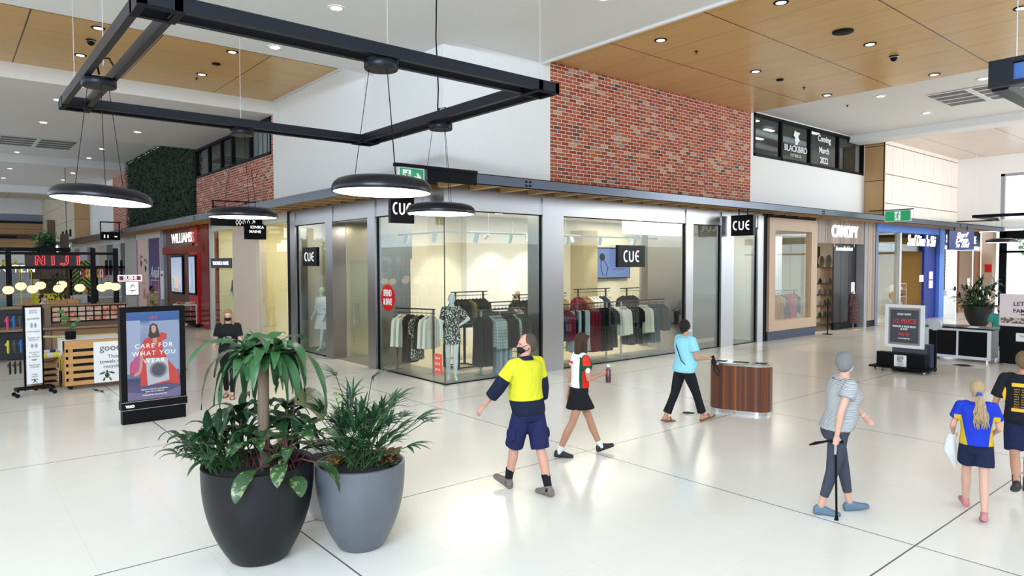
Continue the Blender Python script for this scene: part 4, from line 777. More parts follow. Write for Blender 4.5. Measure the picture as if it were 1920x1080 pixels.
# red stickers on the glass
t = thing('window_sticker', 'round red spend and save sticker on the left glass', 'sticker', (.0, 2.36, 1.6)); obj('disc', MB().lathe([(.001, .012), (.31, .012), (.31, 0), (.001, 0)], 36).xf(PL((.035, 2.36, 1.72), 'L')), M['red'], t, world=True, smooth=False)
text('lettering', 'SPEND\n& SAVE', .2, (.018, 2.36, 1.72), 'L', M['wtext'], t, ext=.002, sx=.62, offset=.008)
t = thing('window_sticker', 'small red rectangular offer sticker low on the corner glass', 'sticker', (.02, .3, .1)); obj('card', B(.035, .045, .17, .46, .2, .62), mat('coral_print', (.75, .10, .07), .5), t, world=True)
for q in range(3): text('lettering', ['$50 off', '$70 off', '$90 off'][q], .075, (.03, .315, .53-.12*q), 'L', M['wtext'], t, ext=.001, sx=.8)
# floor access covers
for x, y, r_, s_ in ((1.62, -4.79, .14, 'beside the timber bin'), (11.15, -5.9, .22, 'in front of the low black counter')):
    o = obj('floor_cover', MB().lathe([(.001, .004), (r_*.75, .004)], 28), M['black']); o.location = (x, y, .002); tag(o, 'round dark floor cover %s' % s_, 'floor cover'); obj('steel_ring', MB().lathe([(r_*.75, .005), (r_, .004)], 28), M['steel'], o)
# ---------------------------------------------------------------- advertising totem
t = thing('advertising_totem', 'tall black digital totem showing a woman in a red gown', 'display', (-5.3, .42, 0))
Mt = Matrix.Translation((-5.31, .38, 0)) @ Matrix.Rotation(R(1.5), 4, 'Z')
def tb(*a): return B(*a).xf(Mt)
obj('casing', MB().box(-.47, .47, .012, .16, .36, 1.83).box(-.47, -.385, -.0, .012, .36, 1.83).box(.385, .47, 0, .012, .36, 1.83).box(-.385, .385, 0, .012, 1.75, 1.83).xf(Mt), M['blacks'], t, world=True)
obj('plinth', tb(-.46, .46, .0, .15, 0, .22), M['black'], t, world=True); obj('band', MB().box(-.48, .48, -.02, .17, .22, .355).xf(Mt), M['blacks'], t, world=True); obj('trim_line', MB().box(-.48, .48, -.024, -.02, .345, .352).box(-.48, .48, -.024, -.02, .222, .228).xf(Mt), M['steel'], t, world=True)
obj('lettering', text_mb('VMO', .055, .002, offset=.004).xf(Mt @ Matrix.Translation((-.36, -.023, .28)) @ Matrix.Rotation(PI/2, 4, 'X')), M['signw'], t, world=True, fixn=False)
def f_ad(n, b):
    v, x, y, z = n.coord(); lx = n.m('ADD', x, 0.0); g = n.m('MAXIMUM', line(n, x, .07, 0, .0018), line(n, z, .07, 0, .0018))
    c = n.ramp(n.m('DIVIDE', n.m('SUBTRACT', z, .36), 1.4), [(0, (.10, .11, .26)), (.12, (.17, .16, .34)), (.24, (.10, .10, .20)), (.26, (.20, .28, .52)), (.6, (.33, .45, .75)), (.84, (.50, .62, .92)), (.9, (.10, .22, .62)), (1, (.12, .26, .68))])
    c = n.mix(n.m('MULTIPLY', g, .5), c, (.12, .18, .4)); c = n.mix(n.m('MULTIPLY', n.m('GREATER_THAN', n.m('ABSOLUTE', n.m('ADD', x, .02)), .19), .0), c, (1, 1, 1)); n.link(c, b.inputs['Emission Color']); b.inputs['Emission Strength'].default_value = .42
dsp = obj('display', tb(-.385, .385, .006, .011, .36, 1.75), mat('advert_display', (0, 0, 0), rough=.15, fn=f_ad), t, world=True)
def flat(poly, col, es=.42, y=0.004, nm='print'):
    obj(nm, MB().prism(poly, lambda u, v, w_: (u, y-w_, v), .0015).xf(Mt), mat('ad_%02d%02d%02d' % tuple(int(c*99) for c in col), emit=col, es=es), dsp, world=True)
flat([(-.385, 1.62), (-.19, 1.62), (-.19, .75), (-.3, .78), (-.385, .78)], (.50, .62, .90), y=.0055, nm='tile_panel'); flat([(-.06, 1.6), (.37, 1.6), (.37, .8), (.0, .8)], (.42, .55, .85), y=.0055, nm='tile_panel')
flat([(-.385, .5), (.1, .43), (.385, .52), (.385, .36), (-.385, .36)], (.22, .20, .42), y=.0055, nm='floor_panel')
flat([(-.17, 1.25), (-.12, 1.33), (-.02, 1.36), (.0, 1.22), (.05, 1.36), (.12, 1.42), (.19, 1.38), (.19, 1.3), (.12, 1.28), (.14, 1.1), (.22, .95), (.36, .75), (.37, .55), (.2, .6), (-.2, .58), (-.2, .75), (-.35, .78), (-.34, .95), (-.22, 1.1)], (.85, .05, .03), y=.0035, nm='gown')
flat([(-.34, .8), (-.22, .8), (-.17, 1.05), (-.22, 1.1), (-.3, 1.0)], (.75, .10, .35), y=.0015, nm='gown_hem')
flat([(-.03, 1.38), (.04, 1.38), (.05, 1.26), (.02, 1.2), (-.01, 1.25)], (.80, .48, .36), y=.0015, nm='neckline'); flat([(-.2, 1.1), (-.15, 1.2), (-.17, .9), (-.2, .78), (-.27, .74), (-.3, .76), (-.22, .84)], (.80, .50, .38), y=.0015, nm='arm')
flat([(-.065, 1.44), (-.055, 1.53), (-.01, 1.57), (.05, 1.54), (.075, 1.44), (.09, 1.35), (.05, 1.34), (-.03, 1.32), (-.08, 1.36)], (.03, .015, .015), y=.0008, nm='hair'); flat([(-.03, 1.44), (-.03, 1.52), (.0, 1.54), (.035, 1.51), (.035, 1.44), (.0, 1.40)], (.82, .52, .40), y=-.0008, nm='face')
flat([(-.12, 1.02), (.2, 1.0), (.22, .64), (-.1, .58)], (.72, .78, .92), y=.0008, nm='washing_machine')
for r_, c_, yy in ((.13, (.30, .33, .42), -.001), (.10, (.08, .09, .14), -.0026)): flat([(.06+r_*math.cos(a*PI/12), .82+r_*math.sin(a*PI/12)) for a in range(24)], c_, y=yy, nm='machine_door')
adw = mat('ad_white', emit=(1, 1, 1), es=.7)
for s_, sz, zz, mm, xx in (('AEG', .055, 1.66, mat('ad_red', emit=(.8, .02, .02), es=.8), 0), ('CARE FOR', .10, 1.21, adw, 0), ('WHAT YOU', .10, 1.09, adw, 0), ('WEAR', .10, .97, adw, 0), ('Machine wash the most delicate', .03, .52, adw, 0), ('items with confidence.', .03, .485, adw, 0), ('CHALLENGE THE EXPECTED', .028, .43, adw, 0)):
    obj('lettering', text_mb(s_, sz, .001, spacing=1.25 if sz > .05 else 1.0).xf(Mt @ Matrix.Translation((xx, -.006, zz)) @ Matrix.Rotation(PI/2, 4, 'X')), mm, dsp, world=True, fixn=False)
# ---------------------------------------------------------------- litter bin
t = thing('litter_bin', 'oval timber slatted bin with a steel top and three openings', 'bin', (2.4, -5.28, 0), R(-70))
def stad(l, w_, z, n=12): return [(l/2-w_/2+w_/2*math.cos(-PI/2+PI*k/n), w_/2*math.sin(-PI/2+PI*k/n), z) for k in range(n+1)]+[(-l/2+w_/2+w_/2*math.cos(PI/2+PI*k/n), w_/2*math.sin(PI/2+PI*k/n), z) for k in range(n+1)]
BL, BW = 1.0, .46
obj('base', MB().rings([stad(BL-.06, BW-.06, .0), stad(BL-.06, BW-.06, .06)]), M['steel'], t, smooth=False)
def f_bin(n, b):
    v, x, y, z = n.coord(); sg = n.m('MULTIPLY', n.m('ARCTAN2', n.m('MULTIPLY', y, 1.6), x), 9.2); s_ = n.m('FLOOR', sg); r_ = n.white(n.comb(s_, 3.0))
    c = n.ramp(r_, [(0, (.07, .018, .008)), (.4, (.13, .035, .013)), (.75, (.20, .06, .02)), (1, (.36, .13, .04))]); c = n.mix(n.m('MULTIPLY', n.noise(n.scale(v, 8, 8, .8), 4, 5), .5), c, (.07, .02, .008))
    c = n.mix(n.m('LESS_THAN', n.m('FRACT', sg), .06), c, (.01, .004, .002)); n.link(c, b.inputs['Base Color'])
slm = mat('merbau_slats', fn=f_bin, rough=.35)
def stad2(l, w_, z, bumpd=0):
    pts = [Vector(p) for p in stad(l, w_, z, 16)]; return pts
obj('slatted_body', MB().rings([stad(BL, BW, .06, 20), stad(BL, BW, .80, 20)]), slm, t, smooth=False)
tp_ = obj('top_plate', MB().rings([stad(BL+.02, BW+.02, .80, 20), stad(BL+.02, BW+.02, .83, 20), stad(BL-.0, BW-.0, .835, 20)]), M['steel'], t)
for k, (x, w_) in enumerate(((-.32, .09), (0, .13), (.32, .09))): obj('opening', MB().box(x-w_, x+w_, -.08, .08, .836, .8365), M['dark'], tp_)
# ---------------------------------------------------------------- poster stand and counters on the right
t = thing('poster_stand', 'wheeled clear stand holding a framed black and red offer poster', 'poster stand', (9.0, -5.32, 0))
obj('base', MB().box(8.9, 9.1, -5.83, -4.81, .1, .43), M['black'], t, world=True); obj('deck', B(8.75, 9.3, -5.95, -4.7, .08, .12), M['black'], t, world=True)
for a, b_ in ((8.8, -5.85), (9.25, -5.85), (8.8, -4.8), (9.25, -4.8)): obj('castor', MB().lathe([(.001, 0), (.035, 0), (.035, .03), (.001, .03)], 12).xf(Matrix.Translation((a, b_, .04)) @ Matrix.Rotation(PI/2, 4, 'X')), M['steel'], t, world=True)
obj('clear_panel', B(9.04, 9.05, -5.83, -4.83, .43, 1.66), M['glass'], t, world=True)
obj('frame', MB().box(8.98, 9.02, -5.78, -4.95, .55, .62).box(8.98, 9.02, -5.78, -4.95, 1.47, 1.54).box(8.98, 9.02, -5.03, -4.95, .62, 1.47).box(8.98, 9.02, -5.78, -5.70, .62, 1.47), mat('frame_white', (.72, .74, .80), .4), t, world=True)
obj('inner_frame', B(8.99, 9.0, -5.7, -5.03, .62, 1.47), mat('frame_taupe', (.28, .26, .24), .4, .3), t, world=True); pst = obj('poster', B(8.975, 8.99, -5.66, -5.07, .67, 1.42), mat('charcoal_print', (.05, .055, .075), .5), t, world=True)
redp = mat('red_print', (.75, .03, .03), .5)
for s_, sz, zz, mm in (('RAW RAW', .065, 1.32, M['wtext']), ('1/2 PRICE', .14, 1.16, redp), ('WINGS & RICE BOX', .062, 1.04, M['wtext']), ('IS POP', .06, .98, M['wtext']), ('only $6', .085, .87, redp), ('in store today only', .035, .77, M['wtext'])): text('lettering', s_, sz, (8.972, -5.365, zz), 'L', mm, pst, ext=.001, sx=.9, offset=.002)
obj('logo_card', B(8.885, 8.895, -5.46, -5.2, .13, .39), M['wtext'], t, world=True)
lg = MB()
for k, r_ in enumerate((.06, .038, .016)):
    for a in ((-r_, -r_, r_, -r_), (r_, -r_, r_, r_), (r_, r_, -r_, r_), (-r_, r_, -r_, -r_*.3)): lg.bar((8.88, -5.33+a[0], .31+a[1]), (8.88, -5.33+a[2], .31+a[3]), .008)
obj('logo', lg, M['btext'], t, world=True)
for s_, zz in (('PORT', .225), ('ADELAIDE', .19), ('PLAZA', .155)): text('lettering', s_, .033, (8.882, -5.33, zz), 'L', M['btext'], t, ext=.001)
tag(obj('sign_backing', MB().box(9.34, 9.55, -5.8, -4.98, .0, .62), M['navy']), 'dark blue box standing behind the poster stand', 'box')
t = thing('equipment_case', 'light grey round ended machine behind the poster stand', 'machine', (9.8, -5.95, 0)); obj('body', MB().lathe([(.001, -.05), (.13, -.05), (.13, .05), (.001, .05)], 24).xf(Matrix.Translation((9.6, -5.80, 1.08)) @ Matrix.Rotation(PI/2, 4, 'Y')), M['lgrey'], t, world=True); obj('pedestal', B(9.57, 9.63, -5.83, -5.77, 0, .98), M['black'], t, world=True)
t = thing('service_counter', 'low black wheeled counter with two dark panels and a pale frame', 'counter', (12.25, -5.5, 0))
fx = 12.0
obj('body', B(fx+.02, fx+.75, -6.2, -4.8, .08, .82), M['blacks'], t, world=True); fr = MB()
for a in ((-6.24, -4.78, .06, .13), (-6.24, -4.78, .76, .82), (-6.24, -6.16, .13, .76), (-4.85, -4.78, .13, .76), (-5.53, -5.49, .13, .76)): fr.box(fx-.01, fx+.03, *a)
obj('frame', fr, mat('frame_white', None), t, world=True); obj('worktop', B(fx-.05, fx+.8, -6.3, -4.72, .82, .85), M['blacks'], t, world=True)
for a, b_ in ((.05, -6.15), (.05, -4.85), (.7, -6.15), (.7, -4.85)): obj('castor', MB().cyl((fx+a, b_, 0), .035, .07, 10), M['steel'], t, world=True)
for k, yy in enumerate((-4.95, -5.2, -5.55, -5.8)): tag(obj('leaflet', B(12.05, 12.35, yy-.09, yy+.09, .851, .855+.004*k), [M['btext'], M['navy'], M['btext'], M['wtext']][k]), ['dark leaflet at the left end of the low counter', 'navy leaflet second along the low counter', 'dark leaflet near the middle of the low counter', 'white leaflet at the right of the low counter'][k], 'leaflet')
t = thing('promotion_stand', 'black stand with a pink family prize poster at the right edge', 'poster stand', (12.2, -7, 0)); obj('cabinet', B(12.0, 12.7, -8.2, -6.42, .04, .95), M['blacks'], t, world=True)
pst = obj('poster', B(11.93, 11.95, -7.7, -6.42, .97, 1.74), mat('pink_print', (.78, .68, .72), .5), t, world=True)
for s_, sz, zz, mm in (("LET'S PACK", .14, 1.5, M['btext']), ('YOUR', .05, 1.41, M['btext']), ('FAMILY FUN', .13, 1.33, M['btext']), ('from 28 Jan to 28 Feb', .045, 1.25, M['btext'])): text('lettering', s_, sz, (11.925, -7.05, zz), 'L', mm, pst, ext=.001, offset=.003)
obj('photo_strip', B(11.92, 11.93, -7.68, -6.45, 1.03, 1.17), mat('crowd_print', fn=lambda n, b: n.link(n.ramp(n.noise(n.coord()[0], 14, 3), [(.3, (.15, .1, .1)), (.5, (.6, .5, .42)), (.7, (.5, .45, .5))], 'CONSTANT'), b.inputs['Base Color'])), t, world=True)
obj('lower_card', B(11.98, 12.0, -7.2, -6.75, .6, .8), M['wtext'], t, world=True); text('lettering', 'Family fun', .06, (11.975, -6.95, .73), 'L', M['btext'], t, ext=.001)
# ---------------------------------------------------------------- thong stall on the left
def plank(mb, *a): mb.box(*a)
pinem = mat('pallet_pine', fn=wood((.44, .20, .06), (.68, .38, .13), 'x', 2.5), rough=.6)
t = thing('pallet_counter', 'pine pallet wood counter on castors with a white cloth top', 'counter', (-5.3, 4.8, 0))
Mp = Matrix.Translation((-6.05, 4.42, 0)) @ Matrix.Rotation(R(0), 4, 'Z')
obj('frame', MB().box(0, .06, 0, .6, .08, .98).box(2.0, 2.06, 0, .6, .08, .98).box(0, 2.06, .55, .6, .08, .98), pinem, t); t.children[-1].location = (0, 0, 0)
ch = t.children[-1]; ch.matrix_parent_inverse = Matrix(); ch.location = Vector(Mp.translation)-t.location
def pc(name, mb, m, **k): return obj(name, mb.xf(Mp), m, t, world=True, **k)
for k in range(6): pc('slat', B(.0, 2.06, -.02, .0, .09+k*.145, .09+k*.145+.085), pinem)
pc('slat', B(.0, 2.06, -.02, .0, .95-.05, .985), pinem)
for x in (.0, .33*2.2, 1.4): pc('post', B(x+.02, x+.14, .0, .03, .08, .95), pinem)
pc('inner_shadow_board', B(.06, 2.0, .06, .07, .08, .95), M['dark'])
for x, y in ((.1, .1), (.1, .5), (1.1, .1), (1.9, .1), (1.9, .5)): pc('castor', MB().lathe([(.001, 0), (.045, 0), (.045, .04), (.001, .04)], 12).xf(Matrix.Translation((x, y+.02, .045)) @ Matrix.Rotation(PI/2, 4, 'X')), M['black'])
cl = MB().rings([[(-.05, y, .72+.03*math.sin(y*20)) if 0 else (-.055, y, .74+.04*math.sin(y*9)) for y in (0-.02, .2, .4, .62)]+[(-.04, y, .985) for y in (.62, .4, .2, -.02)], [(.0, y, 1.0) for y in (-.02, .2, .4, .62)]+[(.0, y, .986) for y in (.62, .4, .2, -.02)], [(2.1, y, 1.0) for y in (-.02, .2, .4, .62)]+[(2.1, y, .986) for y in (.62, .4, .2, -.02)]])
tag(obj('table_cloth', MB().box(-.045, -.035, -.02, .62, .76, 1.0).box(-.045, 2.1, -.02, .62, .992, 1.0).xf(Mp), mat('white_cloth', (.75, .75, .74), .9), bevel=.003), 'white cloth laid over the pine pallet counter', 'cloth')
t2 = thing('stall_sign', 'white board about recycled thongs fixed on the pallet counter', 'sign', (-5.1, 4.38, .1)); brd = obj('board', B(.49, 1.75, -.045, -.022, .1, .93).xf(Mp), M['wtext'], t2, world=True, bevel=.003)
def tt(s_, sz, x, z, m_=None, **k): obj('lettering', text_mb(s_, sz, .001, **k).xf(Mp @ Matrix.Translation((x, -.047, z)) @ Matrix.Rotation(PI/2, 4, 'X')), m_ or M['btext'], brd, world=True, fixn=False)
tt('goodside', .19, .94, .80); tt('Thongs and', .105, .98, .62); tt('towels made from', .105, .98, .52); tt('recycled plastic', .105, .98, .42)
def turtle(mb, cx, cz, s, y):
    for a, b_, rx, rz, rot in ((0, 0, .3, .4, 0), (0, .55, .15, .2, 0), (-.6, .35, .42, .13, .35), (.6, .35, .42, .13, -.35), (-.4, -.55, .12, .28, -.4), (.4, -.55, .12, .28, .4)):
        mb.ball((cx+a*s, y, cz+b_*s), rx*s, .002, rz*s, 12, 8, Matrix.Rotation(-rot, 3, 'Y'))
    return mb
obj('turtle_print', turtle(MB(), .72, .24, .14, -.048).xf(Mp), mat('turtle_green', (.03, .07, .05), .5), t2, world=True)
gm = mat('arrow_green', (.05, .35, .12), .5); ar = MB().tube([(1.12+.13*math.cos(a), -.048, .24+.13*math.sin(a)) for a in [R(q) for q in range(200, 20, -15)]], .012, 5).tube([(1.12+.13*math.cos(a), -.048, .24+.13*math.sin(a)) for a in [R(q) for q in range(20-30, -170, -15)]], .012, 5); obj('recycling_arrows', ar.xf(Mp), gm, t2, world=True)
# rack sign
t = thing('display_rack', 'tall narrow black rack with a white story panel and castors', 'display rack', (-6.58, 4.3, 0)); Mr = Matrix.Translation((-6.56, 4.28, 0)) @ Matrix.Rotation(R(8), 4, 'Z')
def rc(name, mb, m, p=t): return obj(name, mb.xf(Mr), m, p, world=True)
rc('upright', MB().box(-.16, -.13, .0, .03, .1, 1.72).box(.13, .16, 0, .03, .1, 1.72).box(-.16, .16, 0, .03, 1.69, 1.72), M['black']); rc('foot', MB().box(-.3, .3, -.12, -.09, .13, .16).box(-.3, .3, .12, .15, .13, .16).box(-.3, -.27, -.12, .15, .1, .16).box(.27, .3, -.12, .15, .1, .16).box(-.02, .02, -.12, .15, .1, .13), M['black'])
for x in (-.3, .3):
    for y in (-.12, .14): rc('castor', MB().lathe([(.001, 0), (.038, 0), (.038, .025), (.001, .025)], 14).xf(Matrix.Translation((x, y+.015, .038)) @ Matrix.Rotation(PI/2, 4, 'X')), M['black'])
rc('panel', B(-.125, .125, -.025, -.01, .22, 1.68), M['wtext'])
for s_, z_ in (('ENERGY', 1.62), ('PICK UP', 1.58), ('goodside', 1.47), ('PURCHASED', 1.22), ('FUNDS THE', 1.10), ('REMOVAL', 1.06), ('OF UP TO', .82), ('1 KG', .78), ('OF PLASTIC', .74), ('FROM OUR', .58), ('OCEANS', .54), ('AND', .40), ('LAND', .36)): obj('lettering', text_mb(s_, .036 if s_ != 'goodside' else .055, .001).xf(Mr @ Matrix.Translation((0, -.027, z_)) @ Matrix.Rotation(PI/2, 4, 'X')), M['btext'], t, world=True, fixn=False)
rc('drawing', turtle(MB(), 0, .28, .06, -.027), M['btext']); rc('drawing', MB().ball((-.03, -.027, 1.34), .022, .002, .05, 10, 6).ball((.03, -.027, 1.34), .022, .002, .05, 10, 6), mat('line_grey', (.35, .35, .35), .5)); rc('drawing', MB().ball((-.03, -.027, .95), .025, .002, .04, 10, 6).ball((.035, -.027, .95), .025, .002, .04, 10, 6), mat('line_grey', None)); rc('drawing', MB().ball((0, -.027, .68), .05, .002, .018, 10, 6), mat('line_grey', None))
rc('hook', MB().tube([(-.16, .015, .7), (-.42, .015, .72)], .006, 5).tube([(-.16, .015, 1.55), (-.42, .015, 1.57)], .006, 5).tube([(-.16, .015, 1.1), (-.42, .015, 1.12)], .006, 5), M['black'])
# flip flops hanging
ffm = MB().rings([[(w_*math.cos(a)*.5, .012*math.sin(a), z) for a in [q*PI/4 for q in range(8)]] for z, w_ in ((-.02, .05), (-.06, .085), (-.13, .075), (-.2, .085), (-.26, .05))])
fprot = {}
for k, (x, z, c, s_) in enumerate([(-.22, .7, 'black', 'lower row nearest the panel'), (-.3, .7, 'black', 'lower row, middle'), (-.38, .7, 'black', 'lower row, outer'), (-.2, 1.1, 'blue', 'middle row'), (-.3, 1.1, 'charcoal', 'middle row, centre'), (-.4, 1.1, 'yellow', 'middle row, outer'), (-.2, 1.55, 'charcoal', 'upper row near the panel'), (-.3, 1.55, 'blue', 'upper row'), (-.4, 1.55, 'pink', 'upper row, outer')]):
    cm = mat('thong_'+c, dict(black=(.02, .02, .02), blue=(.02, .15, .55), charcoal=(.06, .07, .07), yellow=(.7, .6, .03), pink=(.7, .05, .2))[c], .5)
    o = obj('rubber_thong', ffm, cm); o.location = Mr @ Vector((x, -.0, z)); o.rotation_euler = (0, 0, R(62)); tag(o, '%s rubber thong hanging on the display rack, %s' % (c, s_), 'thong', 'rubber thongs on the display rack'); obj('strap', MB().tube([(-.03, .01, -.12), (-.02, .04, -.1), (0, .02, -.06), (.02, .04, -.1), (.03, .01, -.12)], .006, 5), cm, o)
# bench with rolled towels behind, surfboard, deckchair
benchm = mat('old_pallet', fn=wood((.24, .13, .06), (.40, .25, .13), 'x', 2.5), rough=.7)
t = thing('pallet_bench', 'low bench of stacked worn pallets between rack and pallet counter', 'bench', (-6.2, 5.1, 0))
for k in range(4): obj('plank', B(-6.55, -6.12, 4.85, 5.4, .06+.12*k, .13+.12*k), benchm, t, world=True)
obj('plank', B(-6.5, -5.95, 5.3, 5.42, .5, .615), benchm, t, world=True); obj('leg', B(-6.48, -6.4, 4.87, 5.4, 0, .5), benchm, t, world=True); obj('leg', B(-6.05, -5.97, 4.87, 5.4, 0, .5), benchm, t, world=True)
def f_tow(c):
    def fn(n, b):
        v, x, y, z = n.coord(); n.link(n.mix(n.m('LESS_THAN', n.m('FRACT', n.m('DIVIDE', x, .2)), .5), (.78, .78, .74), c), b.inputs['Base Color'])
    return fn
for nm, c, y, z in (('yellow', (.75, .68, .08), 4.88, .67), ('navy', (.04, .06, .28), 5.36, .68)):
    o = obj('rolled_towel', MB().tube([(-6.5, y, z), (-5.95, y, z+.01)], .055, 14), mat('towel_'+nm, fn=f_tow(c), rough=.95), smooth=True); tag(o, '%s and white striped rolled towel tied with cord' % nm, 'towel')
    obj('cord', MB().tube([(-6.1, y-.06, z), (-6.09, y-.07, z-.15), (-6.1, y-.065, z-.3)], .007, 5).tube([(-6.08, y-.06, z), (-6.06, y-.07, z-.12), (-6.07, y-.065, z-.32)], .007, 5), mat('cord_'+nm, c, .8), o)
sb = MB().rings([[(x, 5.25+w_*math.cos(a), z+.022*math.sin(a)) for a in [q*PI/6 for q in range(12)]] for x, w_, z in ((-6.55, .01, 1.05), (-6.4, .09, 1.03), (-6.1, .16, 1.01), (-5.6, .22, .99), (-5.0, .2, .99))]); o = obj('surfboard', sb, mat('board_cream', (.72, .66, .35), .3), smooth=True); tag(o, 'cream and yellow surfboard lying behind the pallet counter', 'surfboard')
o = obj('timber_strut', MB().bar((-6.12, 5.0, .5), (-5.85, 5.0, 1.0), .05), mat('orange_timber', (.55, .25, .05), .5)); tag(o, 'slanting orange timber strut beside the pallet counter', 'strut')
t = thing('power_cord', 'small tangle of black cord on the floor under the pallet counter', 'cord', (-5.3, 4.0, 0)); obj('cord', MB().tube([(-5.62+.02*q+.05*math.sin(q*1.7), 4.15-.06*q+.05*math.cos(q*2.3), .012) for q in range(8)], .008, 5), M['black'], t, world=True)
# small potted plant on the pallet counter
t = thing('plant_pot', 'small matt black pot on the pallet counter', 'pot', (-5.92, 4.6, 1.0)); obj('pot', MB().lathe([(.001, 0), (.08, 0), (.095, .02), (.1, .16), (.09, .16), (.085, .13), (.001, .13)], 24), M['black'], t, smooth=True)
# ---------------------------------------------------------------- sushi kiosk
wk = mat('weathered_timber', fn=wood((.13, .085, .05), (.25, .17, .11), 'x', 3), rough=.7); KY = 10.2
t = thing('sushi_kiosk', 'long sushi kiosk counter of dark timber with chalkboards and a lattice screen', 'counter', (-6.5, 11, 0))
def kc(name, mb, m): return obj(name, mb, m, t, world=True)
kc('counter_body', B(-9.5, -3.9, KY+.05, KY+.9, 0, 1.35), wk); kc('ledge', B(-9.5, -3.95, KY-.22, KY+.05, .78, .84), mat('ledge_timber', fn=wood((.20, .12, .07), (.34, .22, .13), 'x', 3), rough=.6))
kc('worktop', B(-9.5, -3.85, KY-.02, KY+.95, 1.35, 1.42), mat('ledge_timber', None))
kc('chalkboard', B(-9.5, -5.85, KY+.0, KY+.05, .9, 1.36), mat('chalkboard', (.03, .035, .04), .8)); kc('chalkboard', B(-9.5, -5.85, KY-.0, KY+.05, .05, .76), mat('chalkboard', None))
kc('corner_post', B(-5.82, -5.68, KY-.05, KY+.05, 0, 1.38), wk); kc('panel', B(-5.66, -3.9, KY+.0, KY+.05, .02, .76), benchm)
def f_blossom(n, b):
    v, x, y, z = n.coord(); f_ = n.noise(n.scale(v, 1, 1, 1.6), 3.2, 3); n.link(n.ramp(n.m('ADD', f_, n.m('MULTIPLY', n.m('SUBTRACT', x, 1.7), .07)), [(0, (.72, .46, .34)), (.47, (.72, .48, .36)), (.49, (.62, .10, .04)), (.52, (.70, .44, .32)), (.56, (.65, .14, .06)), (.64, (.70, .40, .28))], 'CONSTANT'), b.inputs['Base Color'])
kc('lattice_backing', B(-5.66, -3.92, KY-.03, KY, .98, 1.36), mat('blossom_print', fn=f_blossom, rough=.6)); lt = MB()
for k in range(10): x = -5.66+k*.193; lt.box(x-.012, x+.012, KY-.06, KY-.03, .97, 1.38)
for z_ in (.97, 1.1, 1.23, 1.37): lt.box(-5.67, -3.92, KY-.06, KY-.03, z_-.012, z_+.012)
kc('lattice', lt, M['black'])
fl_ = MB(); 
for a in ((-6.55, 0), (-4.67, 0), (-4.12, 0), (-8.6, 0)): fl_.box(a[0]-.06, a[0]+.06, KY+.05, KY+.17, 1.42, 2.95)
for x0, x1, z_ in ((-9.5, -3.9, 2.42), (-9.5, -4.15, 2.8)): fl_.box(x0, x1, KY+.06, KY+.14, z_-.035, z_+.035)
for x in (-4.35, -4.25, -3.98): fl_.box(x-.03, x+.03, KY+.06, KY+.12, 2.2, 2.62)
fl_.box(-9.5, -9.4, KY, KY+3.2, 2.38, 2.46).box(-4.2, -4.1, KY, KY+3.2, 2.38, 2.46).box(-9.5, -4.1, KY+3.1, KY+3.2, 2.38, 2.46).box(-4.2, -4.1, KY+3.1, KY+3.2, 0, 2.46).box(-6.8, -6.7, KY+3.1, KY+3.2, 0, 2.46)
kc('overhead_frame', fl_, M['black']); kc('sign_backing', B(-6.2, -5.0, KY+.14, KY+.18, 2.4, 2.8), mat('sign_maroon', (.03, .012, .014), .5)); kc('floor_platform', B(-9.4, -4.3, KY+.9, KY+2.4, 0, .12), M['dark']); kc('rear_counter', B(-9.5, -4.2, KY+2.4, KY+3.1, 0, .95), wk)
kc('glass_screen', B(-9.2, -6.0, KY+.5, KY+.51, 1.42, 1.62), M['glass'])
s_ = thing('neon_sign', 'glowing red neon word on the sushi kiosk frame', 'neon sign', (-5.6, KY, 2.6)); neon = mat('neon_red', emit=(1, .05, .07), es=1.5); halo = mat('neon_backing', (.35, .01, .02), .4)
z0, z1 = 2.49, 2.73
for L_, x, st in (('N', -5.98, [[(0, 0), (0, 1), (.09, 1), (.24, .3), (.24, 1), (.32, 1), (.32, 0), (.24, 0), (.07, .72), (.07, 0), (0, 0)]]), ('I', -5.62, [[(0, 0), (0, 1), (.08, 1), (.08, 0), (0, 0)]]), ('J', -5.44, [[(.22, 1), (.22, .3), (.15, .1), (.05, .2), (-.02, .12), (.1, -.04), (.24, .02), (.3, .25), (.3, 1), (.22, 1)]]), ('I', -5.05, [[(0, 0), (0, 1), (.08, 1), (.08, 0), (0, 0)]])):
    mb = MB()
    for q in st: mb.tube([(x+u*.62, KY-.0, z0+(z1-z0)*v) for u, v in q], .009, 6)
    obj('tube_letter', mb, neon, s_, world=True)
